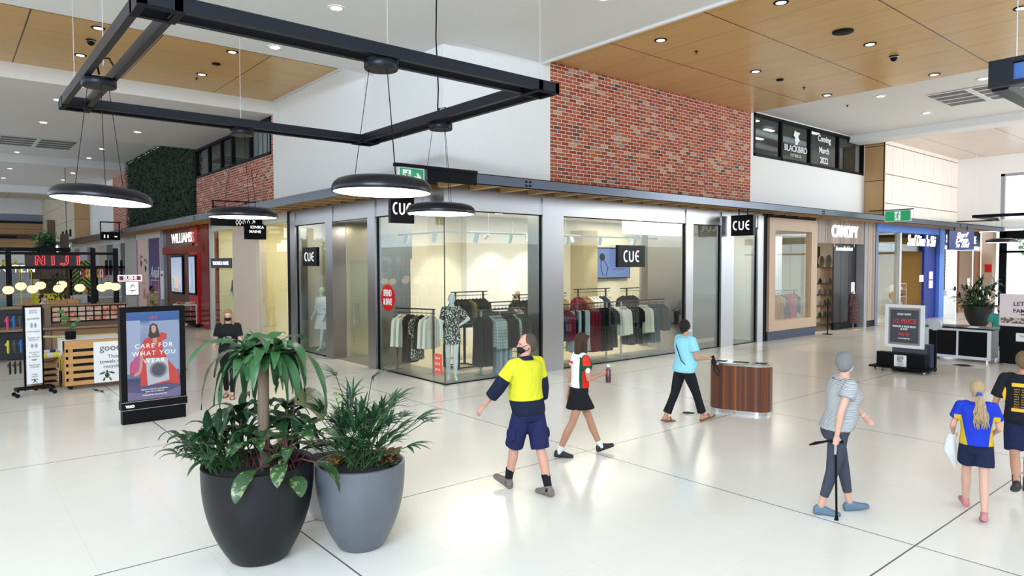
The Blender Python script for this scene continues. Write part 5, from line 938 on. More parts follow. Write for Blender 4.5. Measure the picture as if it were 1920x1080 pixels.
# signs and lanterns
s_ = thing('shop_sign', 'small white sign with a maroon sushi band on the kiosk end post', 'sign', (-3.7, KY-.05, 2.1)); obj('board', B(-4.1, -3.5, KY-.08, KY-.03, 2.02, 2.2), M['signw'], s_, world=True); obj('band', B(-4.07, -3.53, KY-.085, KY-.08, 2.05, 2.17), mat('maroon', (.35, .02, .10), .5), s_, world=True); text('lettering', 'SUSHI', .13, (-3.8, KY-.087, 2.11), 'R', M['signw'], s_, ext=.001, offset=.004)
s_ = thing('shop_sign', 'upright white sign with two black brush figures below the sushi band', 'sign', (-3.75, KY-.05, 1.8)); obj('casing', B(-3.93, -3.57, KY-.07, KY-.02, 1.62, 2.01), M['black'], s_, world=True); obj('panel', B(-3.91, -3.59, KY-.075, KY-.07, 1.64, 2.0), M['signw'], s_, world=True)
obj('brush_figure', MB().bar((-3.8, KY-.08, 1.92), (-3.68, KY-.08, 1.9), .02).bar((-3.72, KY-.08, 1.95), (-3.8, KY-.08, 1.84), .015).bar((-3.72, KY-.08, 1.88), (-3.68, KY-.08, 1.83), .012), M['btext'], s_, world=True); obj('brush_figure', MB().bar((-3.82, KY-.08, 1.76), (-3.66, KY-.08, 1.77), .02).bar((-3.72, KY-.08, 1.76), (-3.78, KY-.08, 1.7), .015), M['btext'], s_, world=True)
sd = {}
for k, (x, y, z_, s__) in enumerate([(-6.58, 10.1, 1.85, 'leftmost'), (-6.28, 10.6, 1.93, 'second from left'), (-6.07, 10.1, 1.86, 'third from left'), (-5.85, 10.6, 1.94, 'fourth from left'), (-5.5, 10.1, 1.86, 'fifth, under the neon word'), (-5.37, 10.6, 1.95, 'just behind the fifth'), (-5.02, 10.1, 1.87, 'in front of the cook'), (-4.5, 10.1, 1.86, 'third from the right'), (-4.28, 10.5, 1.9, 'second from the right'), (-4.17, 10.1, 1.88, 'rightmost, by the sushi sign')]):
    if not sd:
        g = thing('globe_lamp', 'glowing cream globe lamp over the sushi counter, %s' % s__, 'lamp', (x, y, z_), 0, 'globe lamps over the sushi counter'); obj('globe', MB().ball((0, 0, 0), .125, .125, .108, 20, 14), M['warm'], g, smooth=True); obj('cap', MB().lathe([(.001, .12), (.05, .12), (.055, .1), (.04, .095)], 14), M['brown'], g); obj('stem', MB().tube([(0, 0, .11), (0, 0, .52)], .006, 5), M['black'], g); sd[0] = g
    else: dup(sd[0], (x, y, z_), label='glowing cream globe lamp over the sushi counter, %s' % s__)
for k, (x, c, s__) in enumerate([(-4.95, 'black', 'leftmost'), (-4.87, 'red', 'beside the black one'), (-4.79, 'orange', 'left orange one'), (-4.71, 'white', 'left white one'), (-4.62, 'black', 'between white and orange'), (-4.53, 'orange', 'right orange one'), (-4.45, 'white', 'right white one'), (-4.37, 'red', 'rightmost')]):
    o = obj('menu_banner', B(x-.032, x+.032, KY+.22, KY+.23, 2.14, 2.37), mat('banner_'+c, dict(black=(.02, .02, .02), red=(.55, .01, .01), orange=(.75, .35, .02), white=(.75, .7, .7))[c], .7)); tag(o, 'small %s hanging banner under the kiosk beam, %s' % (c, s__), 'banner', 'hanging banners of the sushi kiosk')
    obj('print_mark', B(x-.012, x+.012, KY+.215, KY+.22, 2.22, 2.31), M['btext'] if c != 'black' else M['wtext'], o)
# counter clutter
for k, (nm, x, y, sx_, sy_, sz_, c, lab) in enumerate([('timber_box', -6.15, KY+.3, .16, .2, .12, (.35, .17, .06), 'small orange timber box under the second globe lamp'), ('serving_box', -5.45, KY+.45, .36, .25, .09, (.42, .2, .08), 'long timber tray on the sushi counter, left one'), ('serving_box', -5.12, KY+.45, .28, .25, .12, (.40, .2, .09), 'timber tray on the sushi counter, right one'), ('cash_register', -4.92, KY+.6, .3, .3, .22, (.3, .33, .36), 'grey register beside the cook'), ('dispenser', -7.0, KY+.3, .4, .3, .22, (.2, .15, .12), 'brown cooker at the left edge of the sushi counter'), ('tray_stack', -6.65, KY+.4, .25, .2, .1, (.1, .3, .3), 'teal tray stack at the left of the sushi counter')]):
    o = obj(nm, MB().box(x-sx_/2, x+sx_/2, y-sy_/2, y+sy_/2, 1.421, 1.42+sz_).box(x-sx_/2-.01, x+sx_/2+.01, y-sy_/2-.01, y+sy_/2+.01, 1.42+sz_, 1.435+sz_), mat('clutter_%d' % k, c, .5), bevel=.004); tag(o, lab, 'box')
# far kiosk stuff behind: yellow rope kiosk, dark timber posts with plants, chevron panels
t = thing('smoothie_kiosk', 'distant white kiosk with yellow branching posts', 'kiosk', (-8, 17, 0)); yl = mat('kiosk_yellow', (.70, .62, .03), .5)
obj('counter', B(-9.5, -5.8, 16.5, 17.2, 0, 1.15), M['white'], t, world=True); obj('fascia_board', B(-9.5, -5.6, 16.6, 16.7, 2.55, 2.95), M['lgrey'], t, world=True); obj('roof_beam', B(-9.5, -4.4, 16.7, 16.8, 2.95, 3.08), M['black'], t, world=True); obj('lower_board', B(-5.55, -4.5, 17.2, 17.3, 2.0, 2.9), mat('board_brown', (.08, .05, .04), .6), t, world=True)
for x in (-6.5, -6.15, -5.85, -5.55):
    obj('branch_post', MB().bar((x, 16.55, 1.1), (x, 16.55, 2.2), .04).bar((x, 16.55, 2.2), (x-.2, 16.55, 2.7), .035).bar((x, 16.55, 2.2), (x+.2, 16.55, 2.65), .035), yl, t, world=True)
obj('yellow_panel', B(-5.55, -4.6, 16.6, 16.65, .9, 1.5), yl, t, world=True); text('lettering', 'ELEVEN TEN', .35, (-6.4, 16.5, 2.35), 'R', M['signw'], t, ext=.01)
for k, (x, y) in enumerate([(-5.1, 18), (-4.82, 18), (-4.45, 17.7)]):
    o = obj('timber_post', B(x-.12, x+.12, y-.12, y+.12, 0, 4.1 if k == 1 else 3.6), mat('post_brown', (.09, .045, .03), .6)); tag(o, 'dark brown kiosk post with trailing plants, %s' % ['left one', 'tallest, in the middle', 'right one'][k], 'post')
chm = mat('chevron', fn=lambda n, b: (lambda q: n.link(n.mix(n.m('LESS_THAN', n.m('FRACT', n.m('DIVIDE', n.m('ADD', n.m('ABSOLUTE', n.m('SUBTRACT', q[1], 0.0)), q[3]), .16)), .45), (.015, .02, .015), (.25, .40, .06)), b.inputs['Base Color']))(n.coord()), rough=.6)
for k, x in enumerate((-4.55, -3.85)): o = obj('chevron_panel', B(-.38, .38, 0, .04, 0, 1.3), chm); o.location = (x, 18.4, 1.35); tag(o, 'green and black chevron panel behind the sushi kiosk, %s one' % ['left', 'right'][k], 'panel')
for k, (x, z_) in enumerate([(-8.3, 4.0), (-6.2, 3.8)]): tag(obj('black_beam', B(x-1.2, x+1.2, 30, 30.1, z_, z_+.12), M['black']), 'thin dark beam hanging far down the left mall, %s' % ['upper', 'lower'][k], 'beam')
t = thing('table_stand', 'grey market stall panels far down the left mall', 'stall', (-3, 24, 0)); obj('panel', B(-4.2, -1.6, 24, 24.1, 0, 2.2), M['lgrey'], t, world=True); obj('shelf', B(-4.2, -1.6, 23.7, 24, 1.0, 1.05), M['white'], t, world=True); obj('canopy', B(-4.3, -1.5, 23.6, 24.2, 2.2, 2.3), mat('dark_red_stall', (.2, .02, .02), .6), t, world=True)
# ---------------------------------------------------------------- people
def remesh(mb, vox, smooth=3):
    me = bpy.data.meshes.new('tmp'); me.from_pydata(mb.v, [], mb.f); bm = bmesh.new(); bm.from_mesh(me); bmesh.ops.recalc_face_normals(bm, faces=bm.faces); bm.to_mesh(me); bm.free()
    o = bpy.data.objects.new('tmp', me); COL.objects.link(o); m = o.modifiers.new('r', 'REMESH'); m.mode = 'VOXEL'; m.voxel_size = vox; m.adaptivity = 0
    dg = bpy.context.evaluated_depsgraph_get(); dg.update(); me2 = bpy.data.meshes.new_from_object(o.evaluated_get(dg)); bpy.data.objects.remove(o); bpy.data.meshes.remove(me)
    bm = bmesh.new(); bm.from_mesh(me2)
    for _ in range(smooth): bmesh.ops.smooth_vert(bm, verts=bm.verts, factor=.5, use_axis_x=True, use_axis_y=True, use_axis_z=True)
    bm.to_mesh(me2); bm.free()
    for p in me2.polygons: p.use_smooth = True
    return me2
def robj(name, mb, m, parent, vox=.012, smooth=3):
    me = remesh(mb, vox, smooth); me.name = name; me.materials.append(m); o = bpy.data.objects.new(name, me); COL.objects.link(o); o.parent = parent; return o
def skinm(nm, c): return mat('skin_'+nm, c, .5, spec=.35)
V = Vector
def fig(h=1.7, legs=((15, 5, 0), (-15, 10, 0)), arms=((0, 8, 15, 0), (0, 8, 15, 0)), lean=0, head=(0, 0), wf=1., belly=0., bust=0., seat=0., curl=(25, 25), hipw=1.):
    """ joint positions; index 0 = left (-x), 1 = right (+x) """
    s = h/1.75; J = {'s': s, 'wf': wf, 'belly': belly, 'bust': bust, 'hipw': hipw}
    Lr = Matrix.Rotation(R(-lean), 3, 'X'); P0 = V((0, 0, .93*s)); J['T'] = lambda x, y, z: P0+Lr @ (V((x, y, z))*s-P0)
    for i, sx in ((0, -1), (1, 1)):
        sw, kb, fp = legs[i]; hip = V((sx*.09*s*hipw, 0, .92*s)); d1 = V((0, math.sin(R(sw)), -math.cos(R(sw)))); kn = hip+d1*.44*s
        a = sw-kb; d2 = V((0, math.sin(R(a)), -math.cos(R(a)))); an = kn+d2*.41*s; kn += V((-sx*.008*s, 0, 0)); an += V((-sx*.02*s, 0, 0))
        J['leg%d' % i] = (hip, kn, an, V((sx*.10, math.cos(R(fp)), math.sin(R(fp)))).normalized())
        sh = J['T'](sx*.185*wf, 0, 1.415); asw, ab, fx, inn = arms[i]
        d1 = V((sx*math.sin(R(ab)), math.sin(R(asw))*math.cos(R(ab)), -math.cos(R(asw))*math.cos(R(ab)))); el = sh+d1*.29*s
        b_ = asw+fx; d2 = V((sx*math.sin(R(ab-inn)), math.sin(R(b_))*math.cos(R(ab-inn)), -math.cos(R(b_))*math.cos(R(ab-inn)))).normalized(); wr = el+d2*.25*s
        J['arm%d' % i] = (sh, el, wr, d2)
    zmin = min((J['leg%d' % i][2]+J['leg%d' % i][3]*t-V((0, 0, .075*s))).z for i in (0, 1) for t in (-.05*s, .16*s)) if not seat else 0
    J['dz'] = -zmin; J['curl'] = curl
    hr = (Matrix.Rotation(R(head[0]), 3, 'Z') @ Matrix.Rotation(R(-head[1]), 3, 'X')); nk = J['T'](0, .0, 1.482); J['nk'] = nk; J['H'] = lambda x, y, z: nk+hr @ (V((x, y, z))*s); J['hr'] = hr
    return J
def ring(c, rx, ry, n=20, ax=V((1, 0, 0)), ay=V((0, 1, 0)), pw=1.): return [c+ax*rx*math.cos(2*PI*k/n)+ay*ry*math.sin(2*PI*k/n) for k in range(n)]
def torso_rings(J, g, zs):
    s, wf, be, bu, hw = J['s'], J['wf'], J['belly'], J['bust'], J['hipw']
    prof = [(.80, .11, .085, 0), (.86, .165*hw, .115, -.008), (.93, .178*hw, .125, -.012), (1.0, .165*hw, .115, -.004), (1.08, .148, .102, .004), (1.16, .150, .104, .006), (1.26, .164, .112, .006), (1.34, .176, .115, .002), (1.41, .178, .100, -.006), (1.455, .13, .078, -.01), (1.49, .065, .062, -.008)]
    out = []
    for z in zs:
        for (a, b) in zip(prof, prof[1:]):
            if a[0] <= z <= b[0]:
                t = (z-a[0])/(b[0]-a[0]); rx, ry, yo = [a[k]+(b[k]-a[k])*t for k in (1, 2, 3)]; break
        e = math.exp(-((z-1.08)/.13)**2)*be; u = math.exp(-((z-1.28)/.07)**2)*bu
        c = J['T'](0, yo+e*.5+u*.5, z); wx = wf if z > 1.0 else (1+(wf-1)*.7)
        out.append(ring(c, (rx*wx+g/s+e*.5)*s, (ry+g/s+e*.5+u*.5)*s*(.5+.5*wx), 24))
    return out
def limb(mb, pts, rad, n=14):
    P, Rr = [], []
    for i in range(len(pts)-1):
        for k in range(4): t = k/4; P.append(pts[i].lerp(pts[i+1], t)); Rr.append(rad[i]+(rad[i+1]-rad[i])*t)
    P.append(pts[-1]); Rr.append(rad[-1]); mb.tube(P, Rr, n)
    for p, r_ in zip(pts[1:-1], rad[1:-1]): mb.ball(p, r_*.99, n=12, m=8)
    return mb
def foot_rings(an, d, s, g, drop=.075, toe=.19, heel=.06):
    side = V((0, 0, 1)).cross(d).normalized()*-1; up = side.cross(d).normalized(); up = up if up.z > 0 else -up; rs = []
    for t, w_, hh in ((-heel, .025, .055), (-heel*.7, .034, .08), (-.01, .036, .088), (.05, .038, .075), (.1, .044, .055), (.14, .045, .042), (toe*.93, .034, .032), (toe, .016, .022)):
        base = an+d*t*s-up*(drop*s); hh = hh*s+g; w2 = w_*s+g; c = base+up*(hh/2-g*.3)
        rs.append([c+side*w2*math.cos(a)*(1 if math.sin(a) < 0 else .85)+up*(hh/2+g*.3)*max(-1, min(1, math.sin(a)*1.15)) for a in [2*PI*k/16 for k in range(16)]])
    return rs
def hand(mb, wr, d, sx, s, curl, spread=1.):
    fw = V((0, 1, 0)) if abs(d.y) < .8 else V((0, 0, 1)); a = (fw-d*fw.dot(d)).normalized(); nrm = a.cross(d)
    if nrm.x*sx > 0: nrm = -nrm          # palm faces the body
    for k, t in enumerate((0, .45, .85)):
        mb.ball(wr+d*(.02+.03*k)*s*1.1+nrm*.002, .03*s*(.8+.1*k), .03*s*(.8+.1*k), .02*s, 10, 8, Matrix((a, d, nrm)).transposed())
    mb.rings([[wr+d*t*s+a*w_*s*math.cos(q)+nrm*.014*s*math.sin(q) for q in [2*PI*k/10 for k in range(10)]] for t, w_ in ((-.01, .024), (.02, .032), (.06, .038), (.085, .036))])
    for k, (off, L_) in enumerate(((.029, .068), (.010, .078), (-.010, .073), (-.028, .056))):
        b_ = wr+d*.08*s+a*off*s; ang = R(curl+k*4); p = [b_]; dd = d.copy()
        for seg in (.45, .32, .25):
            dd = (Matrix.Rotation(ang*.7, 3, a) @ dd) if ((Matrix.Rotation(.1, 3, a) @ d)-d).dot(nrm) > 0 else (Matrix.Rotation(-ang*.7, 3, a) @ dd)
            p.append(p[-1]+dd*L_*seg*s*1.05)
        mb.tube(p, [.0090*s, .0088*s, .0080*s, .0062*s], 8)
    tb_ = wr+d*.025*s+a*.028*s; t1 = tb_+(d*.6+a*.6+nrm*.25).normalized()*.035*s; mb.tube([tb_-a*.01*s, t1, t1+(d*.85+a*.15+nrm*.35).normalized()*.032*s], [.013*s, .0105*s, .0078*s], 8)
    return nrm
def person(name, label, J, loc, heading, skin, hair=None, hairm=None, mask=None, vox=.0085, shoes=None, socks=None, top=None, bottom=None, nude_head=True, cat='person', bare=False, extra=None):
    t = thing(name, label, cat, (loc[0], loc[1], loc[2] if len(loc) > 2 else 0), R(heading-90)); s = J['s']; O = V((0, 0, J['dz']))
    def sh(mb): mb.v = [tuple(V(v)+O) for v in mb.v]; return mb
    b = MB(); gb = -.004 if not top else -.022
    b.rings(torso_rings(J, gb, [.83, .86, .90, .93, .97, 1.0, 1.04, 1.08, 1.12, 1.16, 1.21, 1.26, 1.3, 1.34, 1.38, 1.41, 1.44, 1.455, 1.475, 1.49])); b.tube([J['T'](0, -.01, 1.44), J['nk']+V((0, 0, .0)), J['H'](0, .008, .07)], [.062*s, .054*s, .05*s], 14)
    for i in (0, 1):
        hip, kn, an, fd = J['leg%d' % i]; kb_ = (.82 if bottom else 1); kc_ = (.74 if bottom and bottom[2] > 1.2 else 1); limb(b, [hip, hip.lerp(kn, .35), kn, kn.lerp(an, .3)+V((0, -.012*s*kc_, 0)), an], [.088*s*kb_, .082*s*kb_, .053*s*kc_, .056*s*kc_, .036*s]); b.rings(foot_rings(an, fd, s, -.004))
        a0, el, wr, d = J['arm%d' % i]; wf = J['wf']; limb(b, [a0-V((0, 0, .01)), a0.lerp(el, .4), el, el.lerp(wr, .3), wr], [.054*s*wf*(.72 if top else 1), .045*s*wf*(.9 if top else 1), .037*s, .036*s, .025*s]); b.ball(a0, .056*s*wf*(.72 if top else 1), n=12, m=8)
        b.ball(a0.lerp(J['T'](0, 0, 1.43), .3), .055*s*wf*(.7 if top else 1), n=12, m=8); hand(b, wr, d, 1 if i else -1, s, J['curl'][i])
    H = J['H']; hr = J['hr']
    b.ball(H(0, .0, .155), .074*s, .093*s, .108*s, 20, 14, hr); b.ball(H(0, .028, .095), .052*s, .062*s, .058*s, 16, 10, hr); b.ball(H(0, .062, .062), .026*s, .024*s, .018*s, 10, 8, hr)
    b.ball(H(0, .091, .125), .011*s, .014*s, .026*s, 10, 8, hr); b.ball(H(0, .102, .112), .014*s, .014*s, .010*s, 10, 8, hr); b.ball(H(0, .088, .160), .05*s, .012*s, .01*s, 10, 6, hr)
    b.ball(H(0, .084, .085), .024*s, .010*s, .009*s, 10, 6, hr)
    for sx in (-1, 1): b.ball(H(sx*.074, -.005, .135), .008*s, .018*s, .030*s, 10, 8, hr)
    body = robj('body', sh(b), skin, t, vox, 3)
    if nude_head:
        e = MB()
        for sx in (-1, 1): e.ball(H(sx*.030, .082, .143), .012*s, .010*s, .008*s, 10, 8, hr)
        obj('eyes', sh(e), mat('eye_dark', (.05, .035, .03), .2), t, smooth=True)
    if hair:
        hm = MB()
        if hair in ('short', 'crop'):
            k = 1. if hair == 'short' else .0; hm.ball(H(0, -.016, .172), (.080+.010*k)*s, (.089+.012*k)*s, (.098+.013*k)*s, 20, 14, hr); hm.ball(H(0, -.045, .125), (.064+.006*k)*s, (.055+.008*k)*s, (.06+.01*k)*s, 16, 10, hr)
            if k:
                for q in range(26): a_, e_ = q*2.4, R(15+60*((q*7) % 10)/10); hm.ball(H(.078*math.cos(a_)*math.cos(e_), -.016+.088*math.sin(a_)*math.cos(e_)-.006, .172+.098*math.sin(e_)), .018*s, .02*s, .016*s, 8, 6, hr)
        elif hair in ('long', 'bob', 'mid'):
            L_ = {'long': -.16, 'bob': .03, 'mid': -.06}[hair]
            hm.ball(H(0, -.014, .17), .088*s, .100*s, .106*s, 20, 14, hr); rr_ = [ring(H(0, -.035, z), w_*s, d_*s, 20, hr @ V((1, 0, 0)), hr @ V((0, 1, 0))) for z, w_, d_ in ((.19, .05, .045), (.14, .080, .066), (.08, .09, .068), (.02, .1, .062), (L_*.6, .105, .055), (L_, .088, .04), (L_-.03, .05, .02))]; hm.rings(rr_)
            if hair != 'bob':
                for sx in (-1, 1): hm.tube([H(sx*.075, .03, .19), H(sx*.088, .035, .1), H(sx*.095, .04, .0), H(sx*.08, .05, L_*.7)], [.025*s, .03*s, .032*s, .02*s], 10)
            hm.tube([H(-.05, .07, .225), H(0, .085, .225), H(.05, .07, .225)], [.018*s, .02*s, .018*s], 8)
        elif hair == 'ponytail':
            hm.ball(H(0, -.012, .172), .084*s, .097*s, .104*s, 20, 14, hr); hm.ball(H(0, -.05, .11), .06*s, .05*s, .05*s, 14, 10, hr)
            pt = MB(); rq = random.Random(4)
            for q in range(44):
                ph = q*2.4; rr_ = .3+.7*((q*7) % 10)/10; k_ = rq.uniform(.8, 1.2); ox, oy = math.cos(ph)*rr_, math.sin(ph)*rr_; w2 = rq.uniform(0, 6)
                pt.tube([H(ox*.012, -.092+oy*.01, .10)]+[H(ox*(.026+.062*min(1, u*1.6))+.010*math.sin(u*17+w2)+.02*u, -.115-.03*math.sin(u*2.2)+oy*.022+.007*math.cos(u*15+w2), .085-.36*u*k_) for u in (.08, .2, .32, .44, .56, .68, .8, .9, 1.0)], [.008*s, .009*s, .009*s, .009*s, .008*s, .0085*s, .008*s, .007*s, .006*s, .002*s], 6)
            obj('ponytail', sh(pt), hairm, t, smooth=True)
        elif hair == 'bun':
            hm.ball(H(0, -.014, .17), .084*s, .097*s, .104*s, 20, 14, hr); hm.ball(H(0, -.04, .12), .07*s, .055*s, .06*s, 14, 10, hr); hm.ball(H(0, -.09, .2), .04*s, n=12, m=8); hm.ball(H(0, -.06, .27), .035*s, n=12, m=8)
        robj('hair', sh(hm), hairm, t, vox, 2)
    if mask:
        mk = MB().ball(H(0, .046, .083), .060*s, .062*s, .042*s, 18, 12, hr).ball(H(0, .06, .062), .035*s, .04*s, .03*s, 12, 8, hr); robj('face_mask', sh(mk), mask, t, vox*.8, 2)
        st = MB()
        for sx in (-1, 1): st.tube([H(sx*.05, .075, .1), H(sx*.074, .03, .135), H(sx*.084, -.015, .155)], .003*s, 5).tube([H(sx*.052, .06, .06), H(sx*.074, .0, .09), H(sx*.084, -.015, .12)], .003*s, 5)
        obj('ear_loop', sh(st), mask, t)
    if shoes:
        m_, kind = shoes
        for i in (0, 1):
            hip, kn, an, fd = J['leg%d' % i]
            if kind == 'sandal':
                side = V((0, 0, 1)).cross(fd).normalized()*-1; up = side.cross(fd).normalized(); up = up if up.z > 0 else -up
                so = MB().rings([[an+fd*tt_*s-up*(.075+dz_)*s+side*w_*s*k2 for k2, dz_ in ((-1, .0), (1, .0), (1, .022), (-1, .022))] for tt_, w_ in ((-.07, .03), (-.03, .04), (.08, .042), (.15, .05), (.2, .035), (.215, .015))]); so.v = [tuple(V(v)+up*.012) for v in so.v]
                so.tube([an+fd*.09*s-up*.06*s-side*.045*s, an+fd*.10*s-up*.01*s, an+fd*.09*s-up*.06*s+side*.045*s], .012*s, 8); obj('sandal', sh(so), m_, t, smooth=True)
            else:
                mb = MB().rings(foot_rings(an, fd, s, .010, drop=.077, toe=.205, heel=.068))
                if kind in ('sneaker', 'boot'): mb.tube([an-V((0, 0, .03*s)), an+(kn-an).normalized()*(.03 if kind == 'sneaker' else .10)*s], [.042*s, .046*s], 14)
                robj('shoe', sh(mb), m_, t, .007, 2)
    if socks:
        m_, hgt = socks
        for i in (0, 1): hip, kn, an, fd = J['leg%d' % i]; u = (kn-an).normalized(); robj('sock', sh(MB().tube([an-u*.04*s, an, an+u*hgt*.5, an+u*hgt], [.045*s, .042*s, .046*s, .051*s], 16)), m_, t, .008, 1)
    if bottom:
        m_, kind, L_ = bottom; mb = MB()
        zs = [.805, .83, .86, .90, .93, .97, 1.0, 1.04] if kind != 'skirt' else [.86, .9, .93, .97, 1.0, 1.04]
        mb.rings(torso_rings(J, .010*s, zs))
        flare = {'shorts': .034, 'trousers': .018, 'flare': .02, 'slim': .010}.get(kind, .02)
        if kind == 'skirt':
            h0, k0 = J['leg0'][0], J['leg0'][1]; h1, k1 = J['leg1'][0], J['leg1'][1]; pa, pb = h0.lerp(k0, L_), h1.lerp(k1, L_); c = (pa+pb)/2; top_ = torso_rings(J, .012*s, [.9])[0]
            low = ring(c, .17*s, .125*s+abs((pa-pb).y)/2, 24); mid = [(V(a)+V(b_))/2+(V(b_)-c).normalized()*0 for a, b_ in zip(top_, low)]; mb.rings([top_, mid, low])
        else:
            for i in (0, 1):
                hip, kn, an, fd = J['leg%d' % i]; up = hip+V((0, 0, .02*s))
                if L_ <= 1: limb(mb, [up, hip.lerp(kn, .4), hip.lerp(kn, L_)], [.095*s+.006, .088*s+flare*.6, .070*s+flare])
                else:
                    an2 = kn.lerp(an, L_-1); wd = {'flare': (.068, .075), 'slim': (.058, .046), 'trousers': (.062, .062)}[kind]
                    limb(mb, [up, hip.lerp(kn, .4), kn, kn.lerp(an2, .5), an2], [.095*s+.004, .088*s+flare*.5, .060*s+flare*.6, wd[0]*s, wd[1]*s])
        robj(dict(shorts='shorts', skirt='skirt').get(kind, 'trousers'), sh(mb), m_, t, .010, 3)
    if top:
        m_, z0, sl, loose = top; zs = [z for z in [.84, .88, .93, .97, 1.0, 1.04, 1.08, 1.12, 1.16, 1.21, 1.26, 1.3, 1.34, 1.38, 1.41, 1.44, 1.46] if z >= z0]; mb = MB().rings(torso_rings(J, .016*s+loose, zs)); mb.tube([J['T'](0, -.01, 1.43), J['T'](0, -.008, 1.475)], [.085*s, .066*s], 16)
        for i in (0, 1):
            a0, el, wr, d = J['arm%d' % i]; wf = J['wf']; mb.ball(a0.lerp(J['T'](0, 0, 1.43), .35), (.062*wf+.012)*s, n=12, m=8); mb.ball(a0, (.058*wf+.012)*s, n=12, m=8)
            if sl <= 1: limb(mb, [a0, a0.lerp(el, sl*.5), a0.lerp(el, sl)], [(.056*wf+.013)*s, (.052*wf+.016)*s+loose*.5, (.050*wf+.020)*s+loose*.7])
            else: limb(mb, [a0, a0.lerp(el, .5), el, el.lerp(wr, sl-1)], [(.056*wf+.013)*s, (.050*wf+.014)*s, (.044)*s+.012, .036*s+.014])
        robj('shirt', sh(mb), m_, t, .010, 3)
    if extra: extra(t, J, sh, s)
    return t
def fabric(nm, c, fn=None, rough=.85):
    new = 'fabric_'+nm not in MATS; m = mat('fabric_'+nm, c, rough, spec=.2, fn=fn)
    if new:
        n = NT(m); b = m.node_tree.nodes['Principled BSDF']; v, x, y, z = n.coord(); w_ = n.noise(v, 5.5, 3, .55); f2 = n.noise(n.scale(v, 1, 1, .45), 14, 2); bump(n, b, n.m('ADD', w_, n.m('MULTIPLY', f2, .35)), .75, .05)
    return m
def hairf(c1, c2):
    def fn(n, b):
        v, x, y, z = n.coord(); g = n.noise(n.scale(v, 9, 9, 1.1), 16, 4, .7); n.link(n.mix(g, c1, c2), b.inputs['Base Color']); bump(n, b, g, .9, .012)
    return fn
brown_h = mat('hair_brown', fn=hairf((.02, .009, .006), (.085, .04, .025)), rough=.6, spec=.25); black_h = mat('hair_black', fn=hairf((.005, .004, .005), (.022, .018, .020)), rough=.55, spec=.25); blond_h = mat('hair_blond', fn=hairf((.30, .18, .08), (.66, .50, .30)), rough=.6, spec=.25); grey_h = mat('hair_grey', fn=hairf((.12, .115, .115), (.36, .35, .345)), rough=.7, spec=.2); crop_h = mat('hair_cropped', fn=hairf((.07, .045, .035), (.15, .11, .09)), rough=.8, spec=.1)
dirty_h = mat('hair_dark_blond', fn=hairf((.16, .09, .04), (.48, .33, .18)), rough=.6, spec=.25); boy_h = mat('hair_light_brown', fn=hairf((.09, .05, .025), (.30, .18, .10)), rough=.6, spec=.25)
sk1 = skinm('pink', (.58, .30, .22)); sk2 = skinm('tan', (.46, .23, .145)); sk3 = skinm('pale', (.62, .36, .27)); sk4 = skinm('brown', (.14, .07, .045)); sk5 = skinm('warm', (.50, .26, .17))
blk = fabric('black', (.012, .012, .015)); navy = fabric('navy', (.012, .018, .05)); maskb = fabric('mask_black', (.015, .015, .018)); maskw = fabric('mask_pale', (.55, .68, .75))
fabric('shorts_navy', (.016, .019, .075)); fabric('offwhite', (.78, .80, .80)); fabric('white', (.8, .8, .8))
# man in the yellow work shirt
def ex_man(t, J, sh, s):
    nv = fabric('work_navy', (.010, .014, .035))
    robj('shirt_tail', sh(MB().rings(torso_rings(J, .019*s, [.88, .92, .96, 1.0, 1.045]))), nv, t, .010, 2)
    for i in (0, 1):
        a0, el, wr, d = J['arm%d' % i]; robj('sleeve', sh(limb(MB(), [a0.lerp(el, .56), el, el.lerp(wr, .5)], [.080*s, .076*s, .070*s])), nv, t, .010, 2)
    robj('collar', sh(MB().tube([J['T'](0, -.012, 1.445), J['T'](0, -.005, 1.50)], [.088*s, .068*s], 18)), nv, t, .008, 2)
    for sx in (-1, 1): obj('cargo_pocket', sh(MB().ball(J['leg%d' % (sx > 0)][0].lerp(J['leg%d' % (sx > 0)][1], .62)+V((sx*.10*s, -.01, 0)), .022, .07, .08, 12, 8)), fabric('shorts_navy', (.022, .026, .12)), t, smooth=True)
J = fig(1.76, legs=((19, 4, 20), (-13, 6, -4)), arms=((20, 28, 16, 10), (-4, 9, 18, 0)), lean=5, head=(58, -8), wf=1.02, belly=.06, curl=(20, 35), hipw=1.02)
person('person', 'man in a yellow and navy work shirt and navy shorts, walking away', J, (-3.00, -6.03), 92, sk1, 'crop', crop_h, maskb, shoes=(mat('shoe_taupe', (.17, .14, .12), .6), 'sneaker'), socks=(blk, .15), top=(fabric('hivis', (.62, .60, .03)), 1.03, .6, .012), bottom=(fabric('shorts_navy', None), 'shorts', .98), extra=ex_man)
# teenager in white, red and green polo
def f_polo(n, b):
    v, x, y, z = n.coord(); side = n.m('GREATER_THAN', x, .075); low = n.m('LESS_THAN', z, 1.20); g_ = n.m('MULTIPLY', side, n.m('LESS_THAN', z, 1.30)); g_ = n.m('MULTIPLY', g_, n.m('GREATER_THAN', y, -.05))
    r_ = n.m('MULTIPLY', n.m('MULTIPLY', side, n.m('LESS_THAN', z, 1.16)), n.m('GREATER_THAN', y, -.01)); sl = n.m('MULTIPLY', n.m('GREATER_THAN', x, .185), n.m('GREATER_THAN', z, 1.2))
    c = n.mix(g_, (.80, .80, .82), (.01, .07, .035)); c = n.mix(r_, c, (.72, .02, .015)); c = n.mix(sl, c, (.02, .07, .04)); c = n.mix(n.m('MULTIPLY', n.m('GREATER_THAN', x, .20), n.m('MULTIPLY', n.m('LESS_THAN', z, 1.33), n.m('GREATER_THAN', z, 1.2))), c, (.7, .03, .02)); n.link(c, b.inputs['Base Color'])
